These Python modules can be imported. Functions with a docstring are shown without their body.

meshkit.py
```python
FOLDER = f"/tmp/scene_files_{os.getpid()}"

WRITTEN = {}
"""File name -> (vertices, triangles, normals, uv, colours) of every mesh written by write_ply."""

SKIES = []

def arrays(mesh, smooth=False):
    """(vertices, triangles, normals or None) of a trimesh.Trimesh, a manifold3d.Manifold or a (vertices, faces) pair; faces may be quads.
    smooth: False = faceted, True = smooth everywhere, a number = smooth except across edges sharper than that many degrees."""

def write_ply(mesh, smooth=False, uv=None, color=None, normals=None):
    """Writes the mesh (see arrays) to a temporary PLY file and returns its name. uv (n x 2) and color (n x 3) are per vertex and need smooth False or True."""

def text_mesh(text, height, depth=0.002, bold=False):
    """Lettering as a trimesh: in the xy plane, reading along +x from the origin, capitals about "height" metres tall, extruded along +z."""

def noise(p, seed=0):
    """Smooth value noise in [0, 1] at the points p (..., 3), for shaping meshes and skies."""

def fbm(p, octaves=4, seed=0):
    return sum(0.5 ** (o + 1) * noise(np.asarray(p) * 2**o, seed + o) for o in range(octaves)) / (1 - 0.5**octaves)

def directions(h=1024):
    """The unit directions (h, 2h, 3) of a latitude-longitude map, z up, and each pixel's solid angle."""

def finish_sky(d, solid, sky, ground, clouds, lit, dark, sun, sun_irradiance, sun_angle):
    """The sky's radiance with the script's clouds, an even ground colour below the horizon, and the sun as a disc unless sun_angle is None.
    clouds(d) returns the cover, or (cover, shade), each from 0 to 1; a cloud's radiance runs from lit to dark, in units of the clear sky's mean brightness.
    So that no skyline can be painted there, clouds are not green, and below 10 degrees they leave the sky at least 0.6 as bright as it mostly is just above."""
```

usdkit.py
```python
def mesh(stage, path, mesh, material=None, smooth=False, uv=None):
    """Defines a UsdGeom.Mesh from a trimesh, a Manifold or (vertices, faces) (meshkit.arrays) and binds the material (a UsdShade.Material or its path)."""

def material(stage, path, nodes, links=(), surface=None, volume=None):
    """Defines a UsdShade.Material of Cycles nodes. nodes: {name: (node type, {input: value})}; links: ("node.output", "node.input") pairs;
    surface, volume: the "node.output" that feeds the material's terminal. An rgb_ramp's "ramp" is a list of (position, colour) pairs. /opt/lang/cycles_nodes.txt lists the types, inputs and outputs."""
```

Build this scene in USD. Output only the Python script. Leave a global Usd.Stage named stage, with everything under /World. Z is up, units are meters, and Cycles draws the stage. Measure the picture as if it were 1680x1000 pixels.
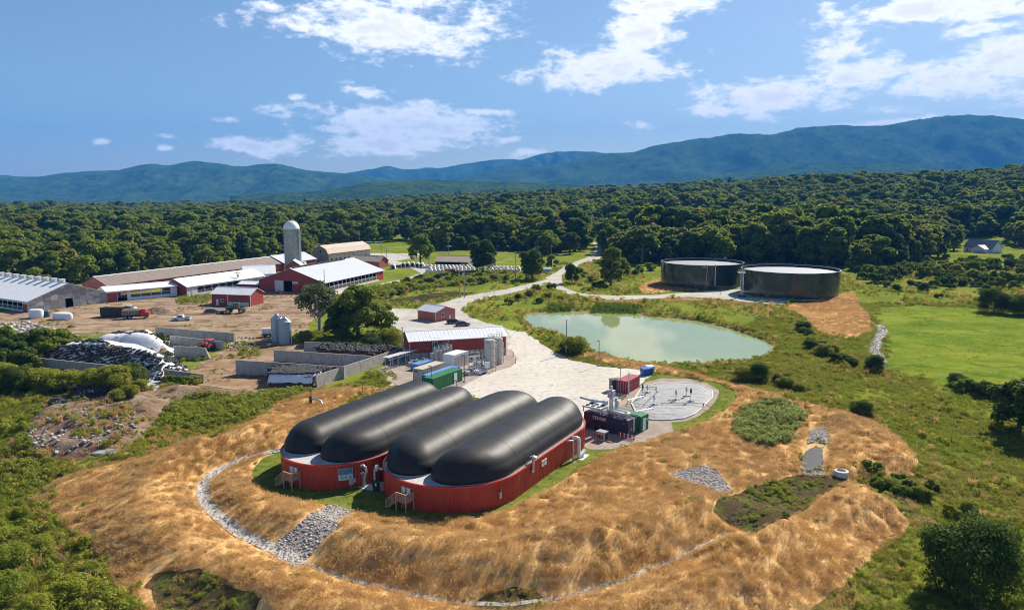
import math, random
import numpy as np
import trimesh, shapely
from shapely.geometry import Polygon, LineString, Point
from scipy import ndimage
from scipy.spatial import Delaunay
import usdkit, meshkit
from pxr import Usd, UsdGeom, UsdLux, UsdShade, Gf, Sdf, Vt

stage = Usd.Stage.CreateInMemory()
UsdGeom.SetStageUpAxis(stage, "Z")
UsdGeom.SetStageMetersPerUnit(stage, 1.0)
W = UsdGeom.Xform.Define(stage, "/World")
UsdGeom.Scope.Define(stage, "/World/Looks")
random.seed(7)

# ------------------------------------------------------------------ camera (a drone 40 m up), sky, sun, exposure
CAM_H, FPX, HOR = 40.0, 1250.0, 312.0
PITCH = math.atan((500 - HOR) / FPX)
cam = UsdGeom.Camera.Define(stage, "/World/camera")
cam.CreateHorizontalApertureAttr(36.0)
cam.CreateVerticalApertureAttr(36.0 * 609 / 1024)
cam.CreateFocalLengthAttr(36.0 * FPX / 1680)
cam.CreateClippingRangeAttr(Gf.Vec2f(0.5, 60000))
cam.AddTranslateOp().Set(Gf.Vec3d(0, 0, CAM_H))
cam.AddRotateXOp().Set(90 - math.degrees(PITCH))
cam.CreateExposureAttr(1.0)

SUN_AZ, SUN_EL = math.radians(37), math.radians(38)
SUN = np.array([math.sin(SUN_AZ) * math.cos(SUN_EL), math.cos(SUN_AZ) * math.cos(SUN_EL), math.sin(SUN_EL)])
SKY_STRENGTH, SUN_INTENSITY = 0.054, 1.25
sun = UsdLux.DistantLight.Define(stage, "/World/sun")
sun.CreateNormalizeAttr(True)
sun.CreateIntensityAttr(SUN_INTENSITY)
sun.CreateAngleAttr(0.5)
sun.CreateColorAttr(Gf.Vec3f(1.0, 0.93, 0.80))
sun.AddTransformOp().Set(Gf.Matrix4d().SetRotate(Gf.Rotation(Gf.Vec3d(0, 0, 1), Gf.Vec3d(*SUN))))

_F = np.array([0, math.cos(PITCH), -math.sin(PITCH)])
_U = np.array([0, math.sin(PITCH), math.cos(PITCH)])


def ray(px, py):
    return _F * FPX + np.array([1.0, 0, 0]) * (px - 840) + _U * (500 - py)


def flat(px, py, z=0.0):
    """Survey helper: the point at height z that the photograph shows at this pixel."""
    d = ray(px, py)
    return np.array([0, 0, CAM_H]) + d * ((z - CAM_H) / d[2])


def sky_material():
    nodes = {
        "sky": ("sky_texture", {"sky_type": "single_scattering", "sun_disc": False, "sun_elevation": float(SUN_EL), "sun_rotation": float(SUN_AZ),
                                "altitude": 200.0, "air_density": 1.0, "aerosol_density": 0.45, "ozone_density": 3.0}),
        "tc": ("texture_coordinate", {}), "xyz": ("separate_xyz", {}),
        "az": ("math", {"math_type": "arctan2"}), "el": ("math", {"math_type": "arcsine"}),
        "av": ("combine_xyz", {"z": 0.0}),
        "m1": ("mapping", {"scale": (1.0, 2.2, 1.0)}), "n1": ("noise_texture", {"scale": 15.0, "detail": 9.0, "roughness": 0.62, "distortion": 0.35}),
        "n2": ("noise_texture", {"scale": 52.0, "detail": 7.0, "roughness": 0.68, "distortion": 0.2}),
        "n3": ("noise_texture", {"scale": 3.0, "detail": 2.0}),
    }
    links = [("tc.generated", "xyz.vector"), ("xyz.x", "az.value1"), ("xyz.y", "az.value2"), ("xyz.z", "el.value1"),
             ("az.value", "av.x"), ("el.value", "av.y"), ("av.vector", "m1.vector"), ("m1.vector", "n1.vector"), ("m1.vector", "n2.vector"), ("m1.vector", "n3.vector")]
    blobs = [  # px, py, half width, half height, strength, tilt: where the fair-weather clouds stand
        (640, 45, 190, 50, .98, -.05), (700, 8, 120, 26, .75, 0), (1070, 10, 95, 26, 1.0, 0), (1045, 55, 85, 45, 1.05, .4), (985, 112, 135, 34, 1.1, .1),
        (600, 152, 50, 14, .8, -.2), (665, 205, 170, 34, 1.2, -.05), (640, 235, 150, 20, 1.1, 0), (425, 240, 85, 16, 1.15, -.1), (440, 10, 45, 11, .8, -.1),
        (1290, 155, 165, 32, 1.08, .08), (1390, 130, 95, 28, 1.05, .1), (1195, 180, 75, 13, .85, 0), (1570, 125, 110, 34, 1.08, .2), (1655, 92, 95, 32, 1.08, .2),
        (1500, 18, 140, 24, .98, .05), (1640, 10, 90, 22, 1.15, 0), (1620, 45, 80, 12, .8, .1), (1400, 72, 60, 30, .75, .4), (1050, 207, 20, 10, .95, 0), (1510, 203, 140, 10, .95, .04),
        (870, 249, 38, 9, .8, .1), (800, 184, 52, 8, .8, 0), (375, 197, 24, 8, .75, 0), (490, 160, 14, 6, .7, 0), (265, 222, 20, 5, .7, 0), (165, 232, 12, 5, .7, 0),
        (270, 243, 12, 5, .7, 0), (1460, 102, 22, 14, .8, 0), (835, 228, 40, 7, .75, 0), (1830, 60, 130, 70, 1.05, .1), (-140, 110, 60, 12, .7, 0), (2080, 160, 170, 34, 1.0, 0)]
    prev = None
    for i, (x, y, a, b, s, tilt) in enumerate(blobs):
        d = ray(x, y); d = d / np.linalg.norm(d)
        az, el = math.atan2(d[0], d[1]), math.asin(d[2])
        ra, re = a / FPX * 1.25, b / FPX * 1.25
        nodes[f"s{i}"] = ("mapping", {"mapping_type": "texture", "location": (az, el, 0.0), "rotation": (0.0, 0.0, tilt), "scale": (ra, re, 1.0)})
        nodes[f"l{i}"] = ("vector_math", {"math_type": "length"})
        nodes[f"r{i}"] = ("math", {"math_type": "multiply_add", "value2": -s, "value3": s})
        links += [("av.vector", f"s{i}.vector"), (f"s{i}.vector", f"l{i}.vector1"), (f"l{i}.value", f"r{i}.value1")]
        cur = f"r{i}.value"
        if prev:
            nodes[f"x{i}"] = ("math", {"math_type": "maximum"})
            links += [(prev, f"x{i}.value1"), (cur, f"x{i}.value2")]
            cur = f"x{i}.value"
        prev = cur
    nodes |= {  # the rest of the sky, beside and behind the camera, carries clouds of the same kind
        "aw": ("math", {"math_type": "absolute"}), "side": ("map_range", {"from_min": 0.75, "from_max": 1.0, "to_min": -1.0, "to_max": 0.55, "clamp": True}),
        "w3": ("math", {"math_type": "multiply_add", "value2": 2.2, "value3": -1.25}), "sm": ("math", {"math_type": "minimum"}), "all": ("math", {"math_type": "maximum"}),
        "cl": ("math", {"math_type": "maximum", "value2": -0.6}),
        "a1": ("math", {"math_type": "multiply_add", "value2": 2.5, "value3": -1.28}), "a2": ("math", {"math_type": "multiply_add", "value2": 1.35, "value3": -0.69}),
        "t1": ("math", {"math_type": "add"}), "t2": ("math", {"math_type": "add"}),
        "cover": ("map_range", {"range_type": "smoothstep", "from_min": 0.08, "from_max": 0.78, "to_min": 0.0, "to_max": 0.96, "clamp": True}),
        "shade": ("map_range", {"range_type": "smoothstep", "from_min": 0.35, "from_max": 1.25, "to_min": 0.0, "to_max": 1.0, "clamp": True}),
        "cc": ("mix", {"color1": (15.5, 15.0, 14.5), "color2": (11.2, 11.0, 11.2)}),
        "mix": ("mix", {}), "bg": ("background_shader", {"strength": SKY_STRENGTH}),
    }
    links += [("az.value", "aw.value1"), ("aw.value", "side.value"), ("n3.fac", "w3.value1"), ("w3.value", "sm.value1"), ("side.result", "sm.value2"), (prev, "all.value1"), ("sm.value", "all.value2"),
              ("all.value", "cl.value1"), ("n1.fac", "a1.value1"), ("n2.fac", "a2.value1"), ("cl.value", "t1.value1"), ("a1.value", "t1.value2"), ("t1.value", "t2.value1"), ("a2.value", "t2.value2"),
              ("t2.value", "cover.value"), ("t2.value", "shade.value"), ("shade.result", "cc.fac"),
              ("cover.result", "mix.fac"), ("sky.color", "mix.color1"), ("cc.color", "mix.color2"), ("mix.color", "bg.color")]
    return usdkit.material(stage, "/World/Looks/sky", nodes, links, surface="bg.background")


dome = UsdLux.DomeLight.Define(stage, "/World/sky")
dome.CreateIntensityAttr(1.0)
UsdShade.MaterialBindingAPI.Apply(dome.GetPrim()).Bind(sky_material())
dome.GetPrim().SetCustomDataByKey("kind", "structure")

# ------------------------------------------------------------------ helpers
COUNT = {}


def path_for(name, parent="/World"):
    parent = str(parent if isinstance(parent, str) else parent.GetPath())
    n = COUNT.get((parent, name), 0)
    COUNT[(parent, name)] = n + 1
    return f"{parent}/{name}" + (f"_{n:03d}" if n else "")


def tag(prim, label=None, cat=None, group=None, kind=None):
    for k, v in (("label", label), ("category", cat), ("group", group), ("kind", kind)):
        if v:
            prim.SetCustomDataByKey(k, v)
    return prim


def obj(name, mesh, mat, parent="/World", smooth=False, label=None, cat=None, group=None, kind=None):
    m = usdkit.mesh(stage, path_for(name, parent), mesh, mat, smooth=smooth)
    return tag(m.GetPrim(), label, cat, group, kind)


def thing(name, label, cat, loc=(0, 0, 0), rot=0.0, group=None, scale=None):
    x = UsdGeom.Xform.Define(stage, path_for(name))
    x.AddTranslateOp().Set(Gf.Vec3d(*map(float, loc)))
    if rot:
        x.AddRotateZOp().Set(math.degrees(rot))
    if scale is not None:
        x.AddScaleOp().Set(Gf.Vec3f(*map(float, np.broadcast_to(scale, 3))))
    return tag(x.GetPrim(), label, cat, group)


def proto(name):
    return stage.CreateClassPrim(f"/World/Kinds/{name}")


stage.CreateClassPrim("/World/Kinds")


def copy_of(cls, name, label, cat, loc, rot=0.0, scale=1.0, group=None):
    t = thing(name, label, cat, loc, rot, group, scale)
    t.GetReferences().AddInternalReference(cls.GetPath())
    t.SetInstanceable(True)
    return t


class MB:
    """Collects simple solids into one mesh."""
    def __init__(self):
        self.v, self.f, self.n = [], [], 0

    def add(self, v, f):
        v, f = np.asarray(v, float), np.asarray(f, int)
        if f.shape[1] == 4:
            f = np.vstack([f[:, [0, 1, 2]], f[:, [0, 2, 3]]])
        self.v.append(v); self.f.append(f + self.n); self.n += len(v)
        return self

    def box(self, x0, x1, y0, y1, z0, z1):
        v = [(x, y, z) for z in (z0, z1) for y in (y0, y1) for x in (x0, x1)]
        return self.add(v, [(0, 2, 3, 1), (4, 5, 7, 6), (0, 1, 5, 4), (2, 6, 7, 3), (0, 4, 6, 2), (1, 3, 7, 5)])

    def bevel_box(self, x0, x1, y0, y1, z0, z1, b=0.04):
        pts = []
        for z, k in ((z0, b), (z0 + b, 0), (z1 - b, 0), (z1, b)):
            c = b if k == 0 else b
            xa, xb, ya, yb = x0 + k, x1 - k, y0 + k, y1 - k
            pts += [(xa + c, ya, z), (xb - c, ya, z), (xb, ya + c, z), (xb, yb - c, z), (xb - c, yb, z), (xa + c, yb, z), (xa, yb - c, z), (xa, ya + c, z)]
        f = [(i * 8 + k, i * 8 + (k + 1) % 8, i * 8 + 8 + (k + 1) % 8, i * 8 + 8 + k) for i in range(3) for k in range(8)]
        self.add(pts, f)
        tri = [(24, 24 + k, 25 + k) for k in range(1, 7)] + [(0, k + 1, k) for k in range(1, 7)]
        self.v.append(np.zeros((0, 3))); self.f.append(np.array(tri) + self.n - 32)
        return self

    def tube(self, pts, r, n=8, caps=True):
        pts = np.asarray(pts, float)
        r = np.broadcast_to(r, len(pts))
        rings = []
        ref = None
        for i, p in enumerate(pts):
            t = pts[min(i + 1, len(pts) - 1)] - pts[max(i - 1, 0)]
            t = t / (np.linalg.norm(t) + 1e-12)
            if ref is None:
                ref = np.array([1.0, 0, 0]) if abs(t[0]) < .8 else np.array([0, 1.0, 0])
            a = np.cross(t, ref); a /= np.linalg.norm(a) + 1e-12
            b = np.cross(t, a); ref = np.cross(a, t) if False else ref
            ang = np.arange(n) * 2 * math.pi / n
            rings.append(p + r[i] * (np.cos(ang)[:, None] * a + np.sin(ang)[:, None] * b))
        v = np.vstack(rings)
        f = [(i * n + k, i * n + (k + 1) % n, (i + 1) * n + (k + 1) % n, (i + 1) * n + k) for i in range(len(pts) - 1) for k in range(n)]
        self.add(v, f)
        if caps:
            m = len(pts) - 1
            tri = [(0, k, k + 1) for k in range(1, n - 1)] + [(m * n, m * n + k + 1, m * n + k) for k in range(1, n - 1)]
            self.v.append(np.zeros((0, 3))); self.f.append(np.array(tri) + self.n - len(v))
        return self

    def lathe(self, prof, n=24, c=(0, 0)):
        prof = np.asarray(prof, float)
        ang = np.arange(n) * 2 * math.pi / n
        v = np.vstack([np.stack([c[0] + r * np.cos(ang), c[1] + r * np.sin(ang), np.full(n, z)], 1) for r, z in prof])
        f = [(i * n + k, i * n + (k + 1) % n, (i + 1) * n + (k + 1) % n, (i + 1) * n + k) for i in range(len(prof) - 1) for k in range(n)]
        return self.add(v, f)

    def prism(self, poly, x0, x1):
        """a convex outline in (y, z), run along x"""
        n = len(poly)
        v = [(x0, y, z) for y, z in poly] + [(x1, y, z) for y, z in poly]
        self.add(v, [(k, (k + 1) % n, n + (k + 1) % n, n + k) for k in range(n)])
        tri = [(0, k + 1, k) for k in range(1, n - 1)] + [(n, n + k, n + k + 1) for k in range(1, n - 1)]
        self.v.append(np.zeros((0, 3))); self.f.append(np.array(tri) + self.n - 2 * n)
        return self

    def moved(self, rot=0.0, loc=(0, 0, 0)):
        v, f = self.mesh()
        c, s = math.cos(rot), math.sin(rot)
        return (np.stack([v[:, 0] * c - v[:, 1] * s, v[:, 0] * s + v[:, 1] * c, v[:, 2]], 1) + np.asarray(loc, float), f)

    def mesh(self):
        return np.vstack(self.v), np.vstack(self.f)


# ------------------------------------------------------------------ materials
def pm(name, col, col2=None, scale=0.6, rough=0.6, metal=0.0, var=0.5, bump=0.0, bscale=8.0, bdist=0.05, fine=None, fscale=12.0, spec=0.4, coat=0.0, sx=(1, 1, 1), object_space=False):
    col2 = col2 or tuple(c * 0.75 for c in col)
    nodes = {"g": ("texture_coordinate" if object_space else "geometry", {}), "mp": ("mapping", {"scale": tuple(map(float, sx))}),
             "n": ("noise_texture", {"scale": float(scale), "detail": 6.0, "roughness": 0.62}),
             "r": ("map_range", {"from_min": 0.5 - 0.5 * var, "from_max": 0.5 + 0.5 * var, "to_min": 0.0, "to_max": 1.0, "clamp": True}),
             "m": ("mix", {"color1": col, "color2": col2}), "p": ("principled_bsdf", {"roughness": float(rough), "metallic": float(metal), "specular_ior_level": float(spec), "coat_weight": float(coat)})}
    links = [(("g.object" if object_space else "g.position"), "mp.vector"), ("mp.vector", "n.vector"), ("n.fac", "r.value"), ("r.result", "m.fac")]
    out = "m.color"
    if fine:
        nodes |= {"n2": ("noise_texture", {"scale": float(fscale), "detail": 4.0, "roughness": 0.7}), "r2": ("map_range", {"from_min": 0.4, "from_max": 0.66, "clamp": True}), "m2": ("mix", {"color2": fine})}
        links += [("mp.vector", "n2.vector"), ("n2.fac", "r2.value"), ("r2.result", "m2.fac"), (out, "m2.color1")]
        out = "m2.color"
    links.append((out, "p.base_color"))
    if bump:
        nodes |= {"nb": ("noise_texture", {"scale": float(bscale), "detail": 5.0, "roughness": 0.65}), "b": ("bump", {"strength": float(bump), "distance": float(bdist)})}
        links += [("mp.vector", "nb.vector"), ("nb.fac", "b.height"), ("b.normal", "p.normal")]
    return usdkit.material(stage, f"/World/Looks/{name}", nodes, links, surface="p.BSDF")


def leafy(name, c1, c2, c3=None, trans=0.35, big=0.02, rand=1.0):
    """Leaves: tone differs from plant to plant, from leaf to leaf and over the land."""
    c3 = c3 or c2
    nodes = {"oi": ("object_info", {}), "g": ("geometry", {}), "n": ("noise_texture", {"scale": float(big), "detail": 3.0}),
             "nr": ("map_range", {"from_min": 0.35, "from_max": 0.65, "clamp": True}),
             "m1": ("mix", {"color1": c1, "color2": c2}), "m2": ("mix", {"color2": c3}), "hv": ("hsv", {}),
             "rv": ("map_range", {"to_min": 0.62, "to_max": 1.38}), "rr": ("math", {"math_type": "multiply", "value2": float(rand)}),
             "hs0": ("hsv", {}), "d": ("diffuse_bsdf", {}), "t": ("translucent_bsdf", {}), "mc": ("mix_closure", {"fac": float(trans)}), "br": ("brightness_contrast", {"bright": 0.0, "contrast": 0.0}),
             "gl": ("glossy_bsdf", {"roughness": 0.5, "color": (1, 1, 1)}), "mg": ("mix_closure", {"fac": 0.012})}
    links = [("oi.random", "rr.value1"), ("rr.value", "m1.fac"), ("g.position", "n.vector"), ("n.fac", "nr.value"), ("nr.result", "m2.fac"), ("m1.color", "m2.color1"),
             ("g.random_per_island", "rv.value"), ("rv.result", "hv.value"), ("m2.color", "hv.color"), ("hv.color", "d.color"), ("hv.color", "t.color"),
             ("d.BSDF", "mc.closure1"), ("t.BSDF", "mc.closure2"), ("mc.closure", "mg.closure1"), ("gl.BSDF", "mg.closure2")]
    return usdkit.material(stage, f"/World/Looks/{name}", nodes, links, surface="mg.closure")


ORD = "first second third fourth fifth sixth seventh eighth ninth tenth eleventh twelfth thirteenth fourteenth fifteenth".split()
# ------------------------------------------------------------------ the lie of the land, surveyed from the photograph
def ground_poly(px, z=0.0):
    return Polygon([tuple(flat(x, y, z)[:2]) for x, y in px]).buffer(0)


def ground_line(px, z=0.0):
    return np.array([flat(x, y, z)[:2] for x, y in px])


PX = dict(
    yard=[(640, 632), (690, 590), (760, 585), (832, 575), (838, 552), (830, 541), (862, 545), (880, 558), (905, 575), (935, 590), (985, 601), (1040, 606), (1072, 611), (1060, 624), (1040, 640), (1020, 656), (1010, 690), (960, 700), (900, 672), (760, 650)],
    upper=[(632, 506), (690, 507), (735, 494), (762, 485), (800, 480), (832, 474), (862, 467), (897, 458), (909, 463), (862, 475), (832, 482), (795, 490), (770, 497), (757, 508), (775, 522), (830, 538), (885, 562), (840, 575), (700, 545), (660, 545), (640, 530)],
    skid=[(608, 614), (640, 596), (668, 576), (690, 574), (838, 574), (850, 588), (838, 602), (800, 612), (765, 630), (742, 645), (700, 660), (672, 640), (640, 628)],
    road=[(902, 462), (895, 456), (912, 447), (928, 436), (950, 427), (975, 418), (976, 405), (972, 398), (982, 397), (988, 410), (985, 424), (955, 433), (936, 442), (922, 452), (922, 463), (925, 471), (945, 479), (968, 483), (1010, 485), (1070, 484), (1130, 480), (1175, 476), (1222, 474), (1240, 488), (1300, 494), (1285, 499), (1240, 498), (1200, 492), (1130, 487), (1070, 490), (1010, 492), (966, 489), (938, 485), (915, 475)],
    farm=[(-120, 530), (0, 512), (60, 503), (180, 489), (262, 478), (330, 470), (345, 476), (440, 478), (500, 476), (530, 486), (525, 510), (502, 540), (455, 556), (432, 590), (425, 610), (440, 640), (410, 652), (340, 648), (300, 640), (270, 628), (320, 600), (345, 585), (380, 566), (330, 547), (230, 545), (160, 549), (60, 545), (0, 541), (-120, 560)],
    silage=[(330, 600), (380, 570), (430, 560), (520, 560), (660, 570), (655, 580), (520, 640), (400, 640), (340, 645), (290, 622)],
    loop=[(545, 478), (600, 470), (660, 458), (690, 448), (672, 438), (645, 434), (620, 426), (600, 415), (690, 416), (690, 421), (650, 428), (685, 436), (712, 447), (690, 458), (640, 468), (590, 477), (555, 484)],
    pit=[(35, 705), (60, 672), (110, 655), (160, 640), (250, 636), (330, 636), (410, 642), (380, 652), (300, 662), (262, 690), (240, 712), (200, 730), (120, 742), (60, 737), (0, 735)],
    lane=[(40, 545), (120, 528), (300, 520), (430, 512), (500, 492), (515, 500), (440, 528), (300, 534), (150, 543)],
    mown=[(458, 738), (430, 752), (414, 778), (425, 798), (450, 812), (500, 823), (545, 830), (590, 840), (650, 850), (720, 854), (780, 850), (840, 834), (900, 802), (950, 768), (1000, 741), (1042, 724), (1010, 716), (970, 715), (900, 690), (700, 690), (520, 700)],
    lawn=[(1040, 640), (1060, 622), (1085, 613), (1120, 619), (1180, 629), (1206, 642), (1208, 656), (1190, 672), (1160, 690), (1110, 708), (1090, 700), (1090, 660)],
    chp=[(958, 684), (1010, 664), (1040, 640), (1060, 627), (1085, 621), (1130, 622), (1160, 629), (1180, 641), (1178, 653), (1162, 671), (1145, 683), (1125, 692), (1100, 694), (1106, 708), (1060, 724), (1000, 738), (966, 738), (955, 730)],
    gold=[(530, 641), (470, 652), (430, 682), (390, 702), (345, 720), (290, 730), (235, 747), (170, 767), (110, 782), (75, 802), (68, 828), (95, 858), (140, 888), (165, 918), (185, 955), (215, 1005), (240, 1080), (900, 1080), (1200, 1045), (1325, 1003), (1390, 953), (1440, 908), (1480, 883), (1489, 860), (1472, 832), (1432, 806), (1395, 790), (1440, 784), (1508, 782), (1506, 756), (1482, 726), (1442, 700), (1402, 682), (1352, 669), (1292, 654), (1236, 639), (1200, 630), (1150, 617), (1100, 604), (1050, 595), (1000, 587), (955, 577), (940, 571), (936, 577), (1000, 597), (1060, 608), (1120, 618), (1180, 628), (1206, 641), (1208, 656), (1190, 672), (1160, 690), (1110, 708), (1060, 722), (1000, 741), (950, 770), (900, 803), (840, 834), (780, 850), (720, 854), (650, 850), (590, 840), (545, 830), (500, 823), (450, 812), (425, 798), (414, 778), (430, 752), (470, 730), (520, 690), (580, 650), (640, 640), (600, 634)],
    goldtank=[(1290, 505), (1320, 520), (1347, 546), (1400, 556), (1432, 541), (1424, 515), (1408, 495), (1398, 478), (1370, 486), (1330, 496), (1300, 497)],
    goldtank2=[(1044, 470), (1085, 456), (1130, 476), (1080, 480), (1055, 482)],
    verge=[(930, 484), (968, 495), (1010, 497), (1070, 495), (1130, 494), (1200, 499), (1290, 508), (1290, 502), (1200, 495), (1130, 490), (1010, 493), (968, 491), (938, 482)],
    field=[(1440, 506), (1500, 499), (1600, 506), (1680, 516), (1800, 530), (1900, 640), (1760, 690), (1680, 655), (1600, 642), (1530, 626), (1472, 606), (1450, 590), (1456, 560), (1444, 530)],
    fieldfar=[(590, 396), (660, 396), (690, 400), (640, 404)],
    lagoon=[(622, 492), (650, 485), (700, 478), (735, 474), (772, 476), (778, 480), (740, 487), (700, 495), (650, 498)],
    basin=[(1178, 818), (1230, 802), (1290, 786), (1322, 782), (1375, 783), (1392, 790), (1342, 816), (1292, 851), (1236, 876), (1200, 863), (1172, 838)],
    puddle=[(1312, 748), (1318, 730), (1340, 722), (1357, 728), (1353, 745), (1345, 762), (1325, 766)],
    stoneA=[(538, 828), (580, 838), (545, 872), (505, 917), (482, 932), (438, 906), (462, 885), (492, 860)],
    stoneB=[(1093, 781), (1120, 772), (1155, 764), (1176, 772), (1190, 790), (1204, 809), (1180, 813), (1150, 800), (1120, 790)],
    stoneC=[(1328, 706), (1352, 700), (1362, 716), (1357, 729), (1340, 724), (1322, 728)],
    stoneD=[(1312, 768), (1325, 767), (1345, 764), (1352, 779), (1318, 781)],
    patch=[(232, 965), (255, 945), (300, 938), (360, 950), (410, 975), (440, 1030), (260, 1030)],
    patch2=[(770, 1005), (800, 965), (840, 958), (880, 970), (890, 1010)],
    shrubs=[(1203, 697), (1215, 675), (1250, 658), (1292, 664), (1322, 686), (1312, 706), (1292, 726), (1265, 737), (1230, 727), (1203, 714)],
    apron=[(226, 640), (245, 625), (268, 622), (270, 634), (255, 641)],
)
POND_PX = [(862, 517), (880, 512), (930, 510), (990, 511), (1045, 513), (1062, 519), (1100, 521), (1150, 527), (1200, 540), (1250, 557), (1269, 567), (1262, 579), (1235, 591), (1200, 597), (1150, 601), (1080, 600), (1040, 596), (1010, 589), (975, 578), (955, 566), (930, 553), (905, 545), (880, 540), (866, 531)]
PAD_PX = [(1050, 637), (1062, 630), (1084, 626), (1129, 626.5), (1155, 631.5), (1170, 640), (1170, 650), (1156, 665), (1141, 677.5), (1123, 684.5), (1099, 687), (1070, 687), (1045, 680), (1035, 660)]
WATER_Z = -1.0
POLY = {k: ground_poly(v) for k, v in PX.items()}
POND = ground_poly(POND_PX, WATER_Z)
PAD = ground_poly(PAD_PX, 0.3)
SWALE = ground_line([(455, 745), (420, 752), (385, 762), (350, 780), (335, 800), (332, 820), (345, 845), (370, 865), (400, 885), (440, 905), (480, 925), (530, 945), (600, 965), (680, 980), (760, 988), (830, 990), (900, 982), (960, 970), (1020, 955), (1080, 930), (1140, 908), (1190, 888)], -1.0)
BROOK = ground_line([(1443, 534), (1449, 545), (1440, 560), (1434, 575), (1440, 590), (1447, 600)])
DITCH = ground_line([(1570, 850), (1600, 868), (1640, 885), (1690, 905)])

RX0, RX1, RY0, RY1 = -330, 330, 25, 580
gx, gy = np.meshgrid(np.arange(RX0, RX1 + 1.0), np.arange(RY0, RY1 + 1.0))


def inside(poly):
    return shapely.contains_xy(poly, gx, gy)


def sstep(a, b, x):
    t = np.clip((x - a) / (b - a), 0, 1)
    return t * t * (3 - 2 * t)


def line_dist(line):
    return shapely.distance(LineString(line), shapely.points(gx, gy))


_flat = shapely.union_all([POLY[k] for k in ("yard", "upper", "skid", "road", "farm", "silage", "loop", "mown", "lawn", "chp", "lane")] + [PAD, ground_poly([(1085, 476), (1217, 470), (1372, 492), (1380, 480), (1217, 455), (1080, 460)]), ground_poly([(0, 512), (0, 460), (500, 420), (650, 430), (650, 470), (300, 500)])])
_fd = ndimage.distance_transform_edt(~inside(_flat))
_m = sstep(0, 9, _fd)
_p2 = np.stack([gx, gy, np.zeros_like(gx)], -1)
_hn = (meshkit.fbm(_p2 / 22.0, 3, 3) - .5) * 1.5 + (meshkit.fbm(_p2 / 6.0, 3, 9) - .5) * .7
HGT = _m * _hn
HGT -= 2.3 * sstep(5, 46, _fd) * sstep(156, 106, gy)
_sd = line_dist(SWALE)
HGT += -0.65 * np.exp(-(_sd / 2.2) ** 2) + 1.5 * np.exp(-((_sd - 7) / 3.6) ** 2) * _m
_pd = ndimage.distance_transform_edt(~inside(POND)); _pi = ndimage.distance_transform_edt(inside(POND))
for _cr, _ch, _cw in (([(1195, 645), (1290, 662), (1360, 688), (1430, 720), (1480, 760)], 1.1, 3.0), ([(1180, 912), (1300, 862), (1370, 832), (1420, 815)], 1.3, 3.6), ([(1380, 700), (1395, 740), (1390, 775)], .8, 2.4), ([(160, 790), (260, 765), (360, 735), (440, 705)], .8, 4.0)):
    HGT += _ch * np.exp(-(line_dist(ground_line(_cr, -.8)) / _cw) ** 2) * _m
HGT = np.where(_pi > 0, WATER_Z - 0.05 - np.minimum(_pi * .25, 2.0), WATER_Z + (HGT - WATER_Z) * sstep(0, 5, _pd) + .02)
_ld = ndimage.distance_transform_edt(~inside(POLY["lagoon"])); _li = _ld == 0
HGT = np.where(_li, -0.9, HGT * sstep(2, 8, _ld) + -0.9 * (1 - sstep(0, 4, _ld)))
_td = ndimage.distance_transform_edt(inside(POLY["pit"]))
HGT += np.minimum(_td * .5, 2.0) * (0.30 + 1.3 * meshkit.fbm(_p2 / 4.0, 4, 21))
_ud = ndimage.distance_transform_edt(inside(POLY["puddle"]))
HGT = np.where(_ud > 0, -0.9, HGT)
HGT = ndimage.gaussian_filter(HGT, 0.8)
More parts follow.
